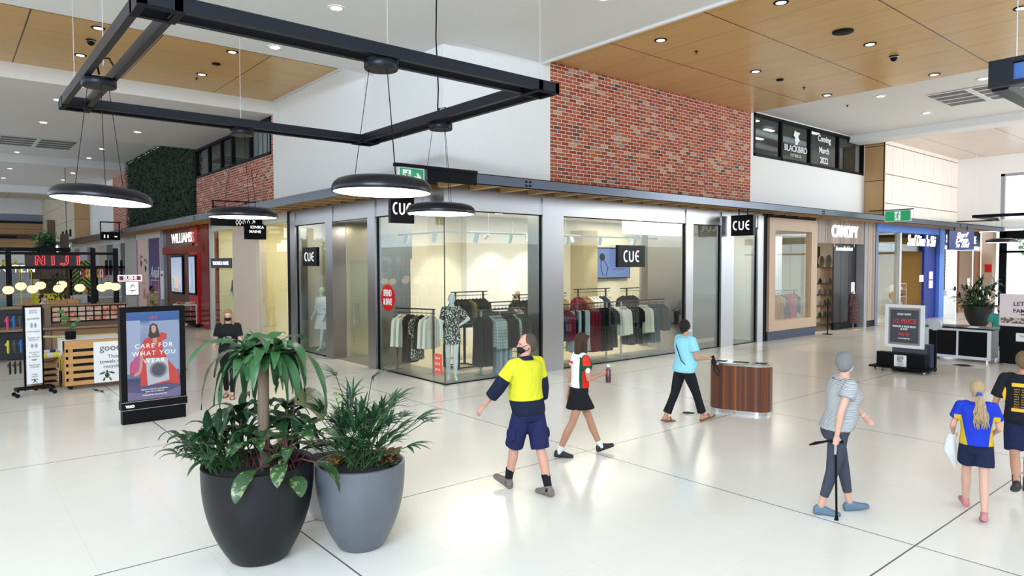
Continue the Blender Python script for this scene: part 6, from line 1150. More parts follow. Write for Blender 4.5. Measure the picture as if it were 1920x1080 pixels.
def ex_teen(t, J, sh, s):
    a0, el, wr, d = J['arm1']; c = wr+d*.07*s
    obj('drink_bottle', sh(MB().tube([c+V((0, .03, -.13)), c+V((0, .03, .03)), c+V((0, .03, .05)), c+V((0, .03, .07))], [.035, .035, .02, .018], 14)), mat('bottle_maroon', (.09, .015, .03), .3), t, smooth=True)
    obj('bottle_cap', sh(MB().tube([c+V((0, .03, .07)), c+V((0, .03, .10))], .018, 12)), M['wtext'], t)
    obj('back_print', text_mb('SAFARIS', .04, .002, offset=.002).xf(Matrix.Translation(J['T'](.0, -.145, 1.34)+V((0, 0, J['dz']))) @ Matrix.Rotation(PI/2, 4, 'X')), redp, t, fixn=False)
    obj('sleeve_badge', sh(MB().ball(a0.lerp(el, .55)+V((.062, -.01, 0)), .006, .032, .035, 12, 8)), M['wtext'], t, smooth=True); obj('phone', sh(MB().box(-.03, .05, -.148, -.138, .955, .985)), mat('phone_grey', (.4, .45, .45), .3), t)
J = fig(1.64, legs=((24, 2, 14), (-18, 8, -6)), arms=((-14, 8, 10, 0), (8, 10, 95, 30)), lean=2, head=(-8, 6), wf=.92, bust=.03, curl=(25, 60), hipw=.98)
person('person', 'teenager in a white, red and green polo and black skirt holding a bottle', J, (-1.53, -5.36), -26, sk2, 'mid', brown_h, None, shoes=(mat('shoe_black_l', (.015, .015, .017), .4), 'flat'), socks=(fabric('white', (.8, .8, .8)), .07), top=(fabric('polo', (.8, .8, .8), f_polo), 1.0, .55, .006), bottom=(blk, 'skirt', .55), extra=ex_teen)
# woman in light blue
def ex_blue(t, J, sh, s):
    obj('bag_strap', sh(MB().tube([J['T'](-.10, -.115, 1.43), J['T'](-.02, -.158, 1.3), J['T'](.06, -.162, 1.2), J['T'](.13, -.150, 1.08), J['T'](.215, -.04, .96)], .007, 6)), blk, t)
    a0, el, wr, d = J['arm1']; c = wr+d*.08*s; obj('wallet_strap', sh(MB().tube([c, c+V((.0, .03, -.06)), c+V((0, .05, -.2)), c+V((0, .12, -.28)), c+V((0, .14, -.22)), c+V((0, .06, -.1))], .011, 6)), blk, t, smooth=True); obj('wallet', sh(MB().obox(c+V((0, .02, -.03)), (.03, .07, .14), Matrix.Rotation(.4, 3, 'X'))), blk, t, bevel=.004)
J = fig(1.64, legs=((-16, 10, -8), (24, 4, 16)), arms=((5, 8, 60, 10), (8, 12, 78, 18)), lean=3, head=(4, -4), wf=1.08, belly=.06, bust=.05, curl=(50, 55), hipw=1.1)
person('person', 'woman in a light blue top and black cropped trousers with a crossbody strap', J, (1.07, -5.10), -21, sk5, 'short', black_h, maskw, shoes=(mat('sandal_brown', (.18, .07, .035), .5), 'sandal'), top=(fabric('sky', (.28, .62, .72)), .86, .62, .018), bottom=(blk, 'flare', 1.86), extra=ex_blue)
# woman with the cane
def f_str(n, b):
    v, x, y, z = n.coord(); w_ = n.m('ADD', z, n.m('MULTIPLY', n.noise(v, 4, 2), .02)); n.link(n.mix(n.m('LESS_THAN', n.m('FRACT', n.m('DIVIDE', w_, .011)), .42), (.52, .53, .52), (.15, .16, .17)), b.inputs['Base Color'])
def ex_cane(t, J, sh, s):
    a0, el, wr, d = J['arm1']; g_ = wr+d*.075*s+V((-.01, 0, 0)); z0 = g_.z+J['dz']
    obj('cane', MB().tube([V((g_.x, g_.y, z0)), V((g_.x+.0, g_.y+.02, .03))], .011, 10).tube([V((g_.x, g_.y+.07, z0+.005)), V((g_.x, g_.y-.05, z0+.005))], .014, 10), M['black'], t, smooth=True)
    obj('cane_collar', MB().tube([V((g_.x, g_.y, z0-.02)), V((g_.x, g_.y, z0-.12))], .0125, 10), M['steel'], t); obj('cane_ferrule', MB().tube([V((g_.x, g_.y+.02, .04)), V((g_.x, g_.y+.02, 0.0))], [.013, .022], 12), M['black'], t)
    obj('hand_strap', sh(MB().tube([g_+V((0, -.02, .02)), g_+V((.01, -.12, .0)), g_+V((.02, -.19, -.01)), g_+V((.02, -.25, -.03))], [.008, .012, .016, .008], 8)), M['black'], t, smooth=True)
    a0, el, wr, d = J['arm0']; obj('watch', sh(MB().tube([wr-d*.035*s, wr-d*.01*s], .031*s, 16)), mat('watch_pink', (.75, .5, .45), .3), t)
    H = J['H']; gl = MB()
    for sx in (-1, 1): gl.tube([H(sx*.030+.022*math.cos(a), .100, .146+.016*math.sin(a)) for a in [q*PI/5 for q in range(11)]], .002, 5).tube([H(sx*.055, .095, .15), H(sx*.08, .0, .15)], .002, 5)
    obj('glasses', sh(gl), M['black'], t)
    obj('shirt_insert', sh(MB().ball(J['T'](0, .115, 1.40), .05, .012, .05, 12, 8)), fabric('white', None), t, smooth=True)
J = fig(1.62, legs=((14, 4, 8), (-8, 8, -4)), arms=((32, 14, 14, 6), (-24, 13, 18, 18)), lean=8, head=(55, 4), wf=1.06, belly=.05, bust=.06, curl=(30, 70), hipw=1.08)
person('person', 'grey haired woman in a striped grey top walking with a black cane', J, (-1.06, -8.47), -46, sk3, 'short', grey_h, maskw, shoes=(mat('shoe_teal', (.10, .17, .24), .5), 'flat'), top=(fabric('stripe', (.5, .5, .5), f_str), .90, .45, .014), bottom=(fabric('charcoal', (.055, .06, .085)), 'slim', 1.72), extra=ex_cane)
# school girl
def f_sg(n, b):
    v, x, y, z = n.coord(); ax = n.m('ABSOLUTE', x); e_ = n.m('SUBTRACT', .135, n.m('MULTIPLY', n.m('SUBTRACT', z, .75), .0)); s_ = n.m('MULTIPLY', n.m('GREATER_THAN', ax, n.m('ADD', .078, n.m('MULTIPLY', n.m('SUBTRACT', z, .68), .17))), n.m('LESS_THAN', z, 1.0)); s_ = n.m('MULTIPLY', s_, n.m('LESS_THAN', ax, .19)); c = n.mix(s_, (.015, .04, .45), (.58, .38, .03)); n.link(c, b.inputs['Base Color'])
def ex_sg(t, J, sh, s):
    robj('scrunchie', sh(MB().tube([J['H'](-.03, -.1, .10), J['H'](.03, -.1, .10)], .026*s, 12)), mat('fabric_scrunchie', (.02, .05, .5), .7), t, .006, 1)
    a0, el, wr, d = J['arm0']; c = wr+d*.08; obj('white_jumper', sh(MB().rings([[c+V((.035*math.cos(a)*k+x_, .05*math.sin(a)*k*(1+.3*math.sin(3*a+z_*9)), z_)) for a in [q*PI/8 for q in range(16)]] for z_, k, x_ in ((.03, .3, 0), (.0, 1.1, -.01), (-.08, 1.5, -.02), (-.16, 1.8, -.02), (-.22, 1.3, 0), (-.3, .7, .02), (-.34, .2, .02))])), fabric('white', None), t, smooth=True)
J = fig(1.34, legs=((22, 6, 8), (-12, 10, -14)), arms=((12, 14, 45, 20), (10, 16, 55, 20)), lean=2, head=(6, 2), wf=.96, curl=(50, 40), hipw=.95)
person('person', 'young schoolgirl in a blue and yellow polo with a long blond ponytail', J, (-.10, -9.40), 24, sk3, 'ponytail', blond_h, None, shoes=(mat('shoe_pink_l', (.50, .20, .20), .6), 'sneaker'), top=(fabric('school', (.1, .1, .5), f_sg), .90, .62, .012), bottom=(navy, 'shorts', .62), extra=ex_sg)
def ex_boy(t, J, sh, s):
    D = Matrix.Translation(V((0, 0, J['dz'])))
    yel = mat('print_gold', (.75, .42, .02), .6)
    def onback(s_, sz, x, z): return obj('back_print', text_mb(s_, sz, .001).xf(D @ Matrix.Translation(J['T'](x, -.150, z)) @ Matrix.Rotation(PI/2, 4, 'X')), yel, t, fixn=False)
    obj('back_band', sh(MB().rings([[J['T'](x, -.153+abs(x)*.16, zz)+V((0, dy, 0)) for zz, dy in ((1.33, 0), (1.375, 0), (1.375, -.004), (1.33, -.004))] for x in (-.12, -.06, 0, .06, .12)])), yel, t); obj('back_band', sh(MB().rings([[J['T'](x, -.145+abs(x)*.16, zz)+V((0, dy, 0)) for zz, dy in ((1.03, 0), (1.07, 0), (1.07, -.004), (1.03, -.004))] for x in (-.12, -.06, 0, .06, .12)])), yel, t)
    for c_ in (-.07, .0, .07):
        for q in range(8): onback(['Liam B', 'Ella S', 'Noah T', 'Mia R', 'Jack P', 'Zoe K', 'Max D', 'Ruby C'][q], .017, c_, 1.30-q*.03)
    for sx in (-1, 1): obj('side_flash', sh(MB().tube([J['T'](sx*.165, -.055, 1.36), J['T'](sx*.19, -.05, 1.22), J['T'](sx*.185, -.05, 1.14)], [.008, .02, .008], 8)), yel, t, smooth=True)
J = fig(1.55, legs=((-20, 34, -24), (14, 4, 0)), arms=((6, 16, 22, 8), (6, 10, 20, 5)), lean=2, head=(0, 4), wf=1.0, curl=(40, 40), hipw=.95)
person('person', 'schoolboy in a black shirt printed in gold, at the right edge', J, (1.05, -9.50), 16, sk5, 'short', boy_h, None, shoes=(mat('shoe_black_m', (.015, .015, .017), .6), 'boot'), top=(fabric('schoolblack', (.010, .012, .018)), .88, .85, .014), bottom=(fabric('school_navy', (.012, .018, .055)), 'shorts', .86), extra=ex_boy)
# woman behind the plants
def ex_l(t, J, sh, s):
    obj('shirt_print', sh(MB().rings([[J['T'](x, .165-abs(x)*.2, zz)+V((0, dy, 0)) for zz, dy in ((1.1, 0), (1.33, 0), (1.33, .003), (1.1, .003))] for x in (-.07, 0, .07)])), mat('print_patch', fn=lambda n, b: n.link(n.ramp(n.noise(n.coord()[0], 30, 2), [(.4, (.03, .03, .03)), (.52, (.7, .65, .6)), (.6, (.6, .35, .2))], 'CONSTANT'), b.inputs['Base Color'])), t)
J = fig(1.66, legs=((10, 8, 0), (-8, 5, 0)), arms=((4, 8, 20, 0), (8, 10, 60, 10)), lean=0, head=(0, 0), wf=.95, bust=.05, curl=(30, 50))
person('person', 'blond woman in a black mask and printed black t-shirt behind the plants', J, (-3.78, 1.61), 245, sk3, 'long', dirty_h, maskb, shoes=(mat('sandal_brown', None), 'sandal'), top=(blk, .92, .7, .01), bottom=(blk, 'slim', 1.9), extra=ex_l)
# distant people
def f_pat(n, b):
    v, x, y, z = n.coord(); c = n.ramp(n.m('ADD', n.m('MULTIPLY', n.noise(n.scale(v, 9, 9, 2), 3, 2), .8), n.m('MULTIPLY', n.m('SUBTRACT', 1.45, z), .2)), [(0, (.45, .38, .2)), (.44, (.10, .09, .05)), (.5, (.55, .48, .3)), (.56, (.10, .3, .3)), (.62, (.6, .3, .25))], 'CONSTANT'); n.link(c, b.inputs['Base Color'])
J = fig(1.74, legs=((8, 5, 0), (-8, 5, 0)), arms=((4, 14, 30, 0), (8, 14, 40, 10)), head=(-10, 0), wf=1.1)
person('person', 'man in a patterned loose shirt standing by the purple poster', J, (-2.08, 15.58), -20, sk4, 'crop', black_h, None, vox=.014, shoes=(M['black'], 'flat'), top=(fabric('pattern', (.4, .4, .3), f_pat), .82, .8, .05), bottom=(blk, 'trousers', 1.9))
J = fig(1.76, legs=((2, 2, 0), (-2, 2, 0)), arms=((20, 10, 50, 10), (20, 10, 50, 10)), lean=8, head=(15, -18), wf=1.0)
person('person', 'cook in a dark shirt bending over the sushi counter', J, (-4.66, 11.5, .121), 200, sk5, 'crop', black_h, None, vox=.014, shoes=(M['black'], 'flat'), top=(navy, .92, .6, .01), bottom=(blk, 'trousers', 1.9))
J = fig(1.56, legs=((2, 2, 0), (-2, 2, 0)), arms=((10, 10, 30, 10), (10, 10, 30, 10)), lean=8, head=(-10, -16), wf=.95)
person('person', 'dark haired worker in white behind the sushi counter', J, (-5.75, 11.55, .121), -30, sk5, 'ponytail', black_h, maskw, vox=.014, shoes=(M['black'], 'flat'), top=(fabric('white', None), .92, .6, .01), bottom=(blk, 'trousers', 1.9))
J = fig(1.62, legs=((2, 2, 0), (-2, 2, 0)), arms=((12, 10, 45, 10), (12, 10, 45, 10)), lean=4, head=(0, -10), wf=.95)
person('person', 'shop assistant in black with a mask behind the racks', J, (5.95, 4.75), 165, sk3, 'bun', dirty_h, maskb, vox=.014, shoes=(M['black'], 'flat'), top=(blk, .92, 1.4, .01), bottom=(blk, 'trousers', 1.9))
J = fig(1.66, legs=((88, 88, 0), (88, 88, 0)), arms=((20, 10, 40, 10), (20, 10, 40, 10)), lean=2, head=(0, 0), wf=1.1, belly=.05, seat=1); J['dz'] = -.40
person('person', 'person in a teal shirt seated behind the pink poster', J, (15.7, -5.45), 190, sk3, 'crop', grey_h, maskb, vox=.014, shoes=(M['black'], 'flat'), top=(fabric('teal', (.06, .36, .33)), .92, .7, .01), bottom=(blk, 'trousers', 1.9))
t = thing('stool', 'dark stool under the seated person in teal', 'stool', (15.7, -5.45, 0)); obj('seat', MB().cyl((0, 0, .36), .2, .04), M['black'], t); obj('leg', MB().cyl((0, 0, 0), .03, .36), M['steel'], t)
# ---------------------------------------------------------------- mannequins
mq = mat('mannequin_white', (.66, .74, .76), .35)
def f_flor(n, b):
    v, x, y, z = n.coord(); w_ = n.node('ShaderNodeTexVoronoi'); w_.inputs['Scale'].default_value = 26; n.link(v, w_.inputs['Vector']); d = w_.outputs['Distance']; c = n.ramp(d, [(0, (.62, .58, .25)), (.16, (.78, .77, .70)), (.36, (.012, .012, .015))], 'CONSTANT'); n.link(n.mix(n.m('GREATER_THAN', n.noise(v, 48, 1), .62), c, (.7, .7, .66)), b.inputs['Base Color'])
flor = mat('fabric_floral', fn=f_flor, rough=.8)
def ex_fl(t, J, sh, s):
    robj('dress_skirt', sh(MB().rings(torso_rings(J, .022*s, [.86, .9, .95, 1.0, 1.04])+[]).rings([ring(V((0, 0, .92*s)), .18*s, .13*s, 24), ring(V((0, .005, .80*s)), .185*s, .14*s, 24), ring(V((0, .01, .70*s)), .19*s, .145*s, 24)])), flor, t, .010, 2)
    obj('foot_plate', MB().lathe([(.001, .006), (.16, .006), (.16, 0)], 24), mat('plate_glass', (.35, .45, .38), .1), t)
J = fig(1.82, legs=((9, 2, -12), (-4, 4, -18)), arms=((-12, 42, 16, 98), (2, 9, 12, 2)), head=(8, 2), wf=.86, bust=.04, curl=(20, 30), hipw=.94)
person('mannequin', 'white mannequin in a floral dress, hand on hip, behind the corner glass', J, (.52, .50), 238, mq, nude_head=False, cat='mannequin', top=(flor, .93, .75, .008), extra=ex_fl, vox=.009)
J = fig(1.80, legs=((10, 2, -14), (-10, 4, -18)), arms=((8, 8, 20, 0), (0, 8, 40, 10)), head=(0, 0), wf=.86, bust=.04, hipw=.94)
def ex_wd(t, J, sh, s):
    robj('dress_skirt', sh(MB().rings([ring(V((0, 0, .98*s)), .15*s, .12*s, 24), ring(V((0, 0, .85*s)), .19*s, .14*s, 24), ring(V((0, .01, .68*s)), .22*s, .17*s, 24), ring(V((0, .01, .56*s)), .24*s, .18*s, 24)])), fabric('offwhite', (.78, .80, .80)), t, .012, 2)
    robj('belt', sh(MB().rings(torso_rings(J, .026*s, [1.06, 1.08, 1.1, 1.12]))), blk, t, .01, 1)
person('mannequin', 'white mannequin in a white dress with black belt behind the left window', J, (.55, 7.1), 200, mq, nude_head=False, cat='mannequin', top=(fabric('offwhite', None), 1.0, 1.0, .02), extra=ex_wd, vox=.012)
J = fig(1.80, legs=((4, 2, -14), (-4, 4, -18)), arms=((8, 8, 20, 0), (0, 8, 40, 10)), head=(0, 0), wf=.86, bust=.04, hipw=.94)
person('mannequin', 'white mannequin in an olive striped knit in the pale fashion shop', J, (.75, 15.1, .35), 215, mq, nude_head=False, cat='mannequin', top=(mat('fabric_olive', fn=lambda n, b: n.link(n.mix(n.m('LESS_THAN', n.m('FRACT', n.m('DIVIDE', n.coord()[3], .06)), .5), (.10, .10, .03), (.025, .03, .015)), b.inputs['Base Color']), rough=.9), .86, 1.4, .02), bottom=(fabric('offwhite', None), 'trousers', 1.9), vox=.014)
tag(obj('display_plinth', B(.4, 1.1, 14.8, 15.4, 0, .35), M['white']), 'white plinth under the olive clad mannequin', 'plinth')
# dress form at the homewares doors
t = thing('dress_form', 'headless dress form in a long dark floral dress by the black doors', 'mannequin', (18.35, -.12, 0), R(-10)); J = fig(1.62, legs=((0, 0, 0), (0, 0, 0)), arms=((0, 9, 5, 0), (0, 9, 5, 0)), wf=.9, bust=.04)
dk = mat('fabric_dark_floral', fn=lambda n, b: n.link(n.ramp(n.noise(n.coord()[0], 45, 1), [(0, (.015, .012, .015)), (.56, (.30, .09, .07)), (.63, (.03, .02, .02)), (.72, (.35, .25, .15))], 'CONSTANT'), b.inputs['Base Color']), rough=.8)
db = MB().rings(torso_rings(J, .016, [.86, .93, 1.0, 1.08, 1.16, 1.26, 1.34, 1.41, 1.44])); db.rings([ring(V((0, 0, z)), w_, w_*.75, 24) for z, w_ in ((1.0, .15), (.85, .18), (.6, .2), (.35, .22), (.22, .22))])
for i in (0, 1): a0, el, wr, d = J['arm%d' % i]; limb(db, [a0, a0.lerp(el, .5), el, el.lerp(wr, .7)], [.065, .06, .055, .06])
robj('dress', db, dk, t, .012, 2); obj('form_neck', MB().tube([(0, 0, 1.30), (0, 0, 1.42)], [.06, .05], 14), mat('form_cream', (.75, .72, .65), .7), t, smooth=True); obj('pole', MB().tube([(0, 0, .02), (0, 0, .4)], .012, 8), M['steel'], t); obj('base', B(-.2, .2, -.14, .14, 0, .02), M['oak'], t)
# ---------------------------------------------------------------- clothes racks and garments
def rack(name_label, p0, p1, z, foot=True):
    p0, p1 = V((*p0, 0)), V((*p1, 0)); t = thing('clothes_rack', name_label, 'clothes rack', tuple((p0+p1)/2)); m = mat('rack_bronze', (.06, .055, .05), .3, .6); up = V((0, 0, z)); d = (p1-p0).normalized(); nrm = V((-d.y, d.x, 0))
    obj('rail', MB().bar(p0+up, p1+up, .03, .03), m, t, world=True); obj('rail', MB().bar(p0+up-V((0, 0, .09)), p1+up-V((0, 0, .09)), .018, .018), m, t, world=True)
    for f_ in (.12, .88) if (p1-p0).length > 1.2 else (.04, .96):
        p = p0.lerp(p1, f_); obj('post', MB().bar(p+V((0, 0, .015)), p+up, .045, .03), M['ss'] if foot else m, t, world=True); obj('foot', MB().obox(p+V((0, 0, .008)), (.08, .5, .015), Matrix((d, nrm, V((0, 0, 1)))).transposed()), m, t, world=True)
def gmesh(kind, rg):
    L_ = dict(shirt=.66, blouse=.72, dress=1.0, jacket=.68, trousers=1.02, skirt=.62, longdress=1.06)[kind]; mb = MB(); ph = rg.uniform(0, 6)
    if kind in ('trousers', 'skirt'):
        prof = [(0, .15, .02), (-.05, .165, .028), (-.3, .17, .035), (-L_*.6, .165, .036), (-L_, .19, .045)]
    else: prof = [(.03, .05, .03), (0, .085, .034), (-.035, .15, .04), (-.08, .205, .045), (-.14, .215, .05), (-.3, .20, .05), (-L_*.6, .205, .052), (-L_*.85, .225, .056), (-L_, .235, .06)]
    rs = []
    for z, w_, d_ in prof:
        k = min(1, max(0, -z*1.6)); rs.append([V((w_*math.cos(a), (d_*(1+.35*k*math.sin(7*a+ph)))*math.sin(a), z-.0+.012*k*math.sin(3*a+ph))) for a in [2*PI*q/36 for q in range(36)]])
    mb.rings(rs)
    if kind in ('shirt', 'blouse', 'jacket', 'dress'):
        sl = {'dress': .26}.get(kind, .56)
        for sx in (-1, 1): mb.rings([[V((sx*(x_+rx*math.cos(a)), ry*math.sin(a)*(1+.2*math.sin(5*a)), z)) for a in [2*PI*q/14 for q in range(14)]] for x_, z, rx, ry in ((.17, -.05, .03, .04), (.215, -.12, .045, .045), (.235, -.3*sl/.56, .045, .045), (.245, -.12-sl*.75, .05, .045), (.25, -.14-sl, .06 if kind == 'blouse' else .04, .05))])
    return mb
GC = {}
def gcol(c):
    d = dict(black=(.012, .012, .014), charcoal=(.03, .032, .035), white=(.86, .82, .72), cream=(.68, .64, .52), maroon=(.16, .01, .025), red=(.42, .012, .02), denim=(.34, .42, .46), paleblue=(.50, .58, .60), teal=(.015, .06, .075), olive=(.12, .12, .05), pink=(.6, .38, .36), navy=(.02, .03, .07), tan=(.35, .2, .1), rust=(.5, .22, .03), crimson=(.42, .01, .06))
    if c == 'floral': return flor
    if c == 'check': return mat('fabric_check', fn=lambda n, b: (lambda q: n.link(n.mix(n.m('MULTIPLY', n.m('ADD', line(n, q[1], .07, 0, .009), line(n, q[3], .07, 0, .009)), .45), (.40, .46, .45), (.12, .15, .15)), b.inputs['Base Color']))(n.coord()), rough=.85)
    if c == 'lace': return mat('fabric_lace', fn=lambda n, b: n.link(n.ramp(n.noise(n.coord()[0], 60, 1), [(0, (.015, .015, .017)), (.6, (.2, .2, .19))], 'CONSTANT'), b.inputs['Base Color']), rough=.8)
    return mat('garment_'+c, d[c], .85, spec=.2)
rgg = random.Random(11); ORD = ['first', 'second', 'third', 'fourth', 'fifth', 'sixth', 'seventh', 'eighth', 'ninth', 'tenth', 'eleventh', 'twelfth', 'thirteenth', 'fourteenth', 'fifteenth', 'sixteenth', 'seventeenth', 'eighteenth', 'nineteenth', 'twentieth', 'twenty-first', 'twenty-second', 'twenty-third', 'twenty-fourth', 'twenty-fifth', 'twenty-sixth']
def hang(p0, p1, z, items, where, group, jit=.12, sc=1.):
    p0, p1 = V((*p0, 0)), V((*p1, 0)); d = (p1-p0).normalized(); ang = math.atan2(d.y, d.x)+PI/2; n_ = len(items)
    for k, (kind, c) in enumerate(items):
        key = (kind, c); p = p0.lerp(p1, (k+.5)/n_); noun = {'longdress': 'long dress'}.get(kind, kind); col = {'paleblue': 'pale blue', 'check': 'grey checked', 'lace': 'dark lace'}.get(c, c)
        lab = '%s %s on %s, %s hanger from the left' % (col, noun, where, ORD[k])
        loc = (p.x, p.y, z-.17); rot = ang+rgg.uniform(-jit, jit)
        if key not in GC:
            t = thing('garment', lab, 'clothing', loc, rot, group); obj(noun.replace(' ', '_'), gmesh(kind, rgg), gcol(c), t, smooth=True); hb = MB().tube([(-.19, 0, -.035), (0, 0, .035), (.19, 0, -.035)], .008, 6).tube([(0, 0, .03), (0, 0, .075), (.02, 0, .10), (0, 0, .12), (-.016, 0, .105)], .003, 5); obj('hanger', hb, M['black'], t); GC[key] = t
        else: t = dup(GC[key], loc, rot, lab, group)
        if 'stagger' in where: pass
rack('short silver posted rack behind the left corner glass', (.30, 2.5), (.70, 1.42), 1.46)
hang((.32, 2.45), (.68, 1.46), 1.46, [('blouse', 'white')]*2+[('longdress', 'black')]*2+[('dress', 'floral')]+[('shirt', 'black')]+[('blouse', 'white')]*2, 'the rack behind the left glass', 'clothes on the rack behind the left glass', .08)
rack('silver posted rack right of the floral mannequin', (1.15, .52), (2.62, .52), 1.46)
hang((1.2, .52), (2.6, .52), 1.46, [('longdress', 'black')]*4+[('shirt', 'check')]*4+[('jacket', 'black')]*4+[('shirt', 'check')]+[('jacket', 'charcoal')]*3, 'the rack right of the mannequin', 'clothes on the rack right of the mannequin')
hang((1.75, .56), (2.2, .56), 1.02, [('trousers', 'denim')]*3, 'the low bar under the checked shirts', 'jeans under the checked shirts')
rack('left silver posted rack in the second window', (3.45, .55), (5.75, .55), 1.48)
hang((3.45, .55), (5.72, .55), 1.48, [('jacket', 'navy')]*3+[('jacket', 'maroon')]*3+[('trousers', 'paleblue'), ('trousers', 'black'), ('trousers', 'paleblue'), ('trousers', 'black'), ('trousers', 'paleblue'), ('trousers', 'paleblue')]+[('longdress', 'maroon')]*3+[('longdress', 'black')]*4+[('dress', 'lace')]*2, 'the left rack of the second window', 'clothes on the left rack of the second window')
rack('right silver posted rack in the second window', (5.85, .6), (7.95, .6), 1.48)
hang((5.88, .6), (7.9, .6), 1.48, [('blouse', 'white')]*4+[('dress', 'lace')]*2+[('dress', 'black')]*3+[('blouse', 'cream')]*4+[('trousers', 'teal')]*4+[('jacket', 'charcoal')]*3, 'the right rack of the second window', 'clothes on the right rack of the second window')
rack('black rack behind the floral mannequin', (2.3, 3.1), (3.5, 3.1), 1.75, False)
hang((2.35, 3.1), (3.45, 3.1), 1.70, [('jacket', 'black')]*4+[('jacket', 'olive')]+[('jacket', 'black')]*4, 'the black rack behind the mannequin', 'clothes on the rack behind the mannequin')
rack('black rack between the mannequin and the assistant', (2.7, 2.0), (3.7, 2.0), 1.52, False)
hang((2.72, 2.0), (3.68, 2.0), 1.50, [('jacket', 'black')]*4+[('shirt', 'charcoal')]*2+[('shirt', 'pink')]*2, 'the inner rack right of the mannequin', 'clothes on the inner rack right of the mannequin')
rack('black rack in front of the shop assistant', (4.3, 3.0), (6.4, 3.0), 1.62, False)
hang((4.35, 3.0), (6.35, 3.0), 1.6, [('jacket', 'black')]*5+[('shirt', 'charcoal')]*3+[('jacket', 'black')]*4+[('shirt', 'tan')]*2, 'the rack in front of the assistant', 'clothes on the rack in front of the assistant')
rack('black rack left of the wall screen', (6.6, 2.9), (8.2, 2.9), 1.72, False)
hang((6.65, 2.9), (8.15, 2.9), 1.62, [('shirt', 'maroon')]*2+[('shirt', 'tan')]*2+[('blouse', 'white')]*3+[('shirt', 'navy')]*2+[('shirt', 'cream')], 'the inner rack left of the screen', 'clothes on the inner rack left of the screen')
rack('black rack under the wall screen', (8.7, 2.9), (11.2, 2.9), 1.70, False)
hang((8.75, 2.9), (11.15, 2.9), 1.6, [('shirt', 'black')]*4+[('blouse', 'white')]*3+[('shirt', 'charcoal')]*3+[('shirt', 'olive')]*2+[('jacket', 'black')]*3, 'the inner rack under the screen', 'clothes on the inner rack under the screen')
rack('dark rack in the homewares window', (14.5, 1.1), (16.5, 1.1), 1.5, False)
hang((14.6, 1.1), (16.4, 1.1), 1.5, [('dress', 'rust')]*3+[('shirt', 'charcoal')]+[('longdress', 'crimson')]*3+[('shirt', 'charcoal')], 'the rack in the timber framed window', 'clothes in the timber framed window')
# display tables in the shop
t = thing('display_table', 'thin black framed display table right of the floral mannequin', 'table', (1.75, 1.75, 0)); f = MB()
for a in ((1.4, 1.45), (2.0, 2.05)):
    for b_ in ((1.5, 1.54), (2.1, 2.14)): f.box(*a, *b_, 0.0, 1.05)
for z_ in (.02, 1.02): f.box(1.4, 2.05, 1.5, 1.54, z_, z_+.03).box(1.4, 2.05, 2.1, 2.14, z_, z_+.03).box(1.4, 1.45, 1.5, 2.14, z_, z_+.03).box(2.0, 2.05, 1.5, 2.14, z_, z_+.03)
obj('frame', f, M['black'], t, world=True); obj('tabletop', B(1.4, 2.05, 1.5, 2.14, 1.05, 1.08), M['navy'], t, world=True)
tag(obj('folded_clothes', B(1.5, 1.9, 1.6, 2.0, 1.081, 1.14), fabric('navy', None), bevel=.02), 'folded dark clothes on the thin black display table', 'clothing')
tag(obj('round_stand', MB().lathe([(.001, 1.38), (.2, 1.38), (.2, 1.36), (.012, 1.36), (.012, .02), (.15, .02), (.15, 0.006), (.001, .006)], 24, (2.45, 1.25, 0)), M['white']), 'small white round stand between the racks', 'stand')
# homewares shelving and goods
t = thing('shelving_unit', 'timber shelving of homewares inside the timber doorway', 'shelves', (19.4, 1.6, 0)); f = MB()
for z_ in (.3, .75, 1.2, 1.65, 2.3): f.box(18.4, 20.3, 1.4, 1.75, z_, z_+.035)
obj('shelf', f, M['oak'], t, world=True)
for x in (18.4, 19.6, 20.26): obj('upright', B(x, x+.04, 1.4, 1.75, 0, 2.3), M['oak'], t, world=True)
rh = random.Random(8)
o = obj('framed_picture', MB().box(18.55, 19.45, 1.70, 1.74, 2.34, 3.15), mat('picture_frame', (.12, .08, .06), .5)); tag(o, 'large framed picture on top of the homewares shelves', 'picture'); obj('canvas', B(18.61, 19.39, 1.69, 1.70, 2.4, 3.09), mat('picture_rose', (.42, .22, .2), .7), o)
for x, r_, s__ in ((19.25, .22, 'left one'), (19.85, .24, 'right, partly hidden')):
    o = obj('wall_clock', MB().lathe([(.001, -.03), (r_, -.03), (r_, .03), (r_*.9, .03), (r_*.9, .015), (.001, .015)], 32).xf(PL((x, 1.55, 2.34+r_), 'R')), mat('clock_cream', (.68, .6, .46), .5), smooth=True); tag(o, 'round pale clock standing on the shelves, %s' % s__, 'clock'); obj('clock_hand', MB().bar((x, 1.51, 2.34+r_), (x+.12, 1.51, 2.34+r_+.03), .012).bar((x, 1.51, 2.34+r_), (x-.03, 1.51, 2.34+r_+.15), .012), M['black'], o)
o = obj('art_panel', B(18.6, 19.2, 1.70, 1.74, 1.24, 2.2), mat('coral_art', (.6, .15, .07), .7)); tag(o, 'coral red art panel standing on the homewares shelf', 'picture')
vs_ = MB().lathe([(.001, 0), (.05, 0), (.075, .06), (.06, .13), (.03, .17), (.035, .2), (.001, .2)], 18)
for k in range(16):
    z_ = (.335, .785, 1.235, 1.685)[k % 4]; x = 18.75+(k//4)*.42; c = rh.choice([('white', (.7, .7, .68)), ('green', (.1, .2, .1)), ('brown', (.25, .13, .07)), ('grey', (.3, .3, .3))])
    o = obj('vase', vs_, mat('vase_'+c[0], c[1], .4), smooth=True); o.location = (x, 1.55, z_); tag(o, 'small %s vase on the %s homewares shelf, %s from the left' % (c[0], ['lowest', 'second lowest', 'middle', 'upper'][k % 4], ORD[k//4]), 'vase', 'vases on the homewares shelves')
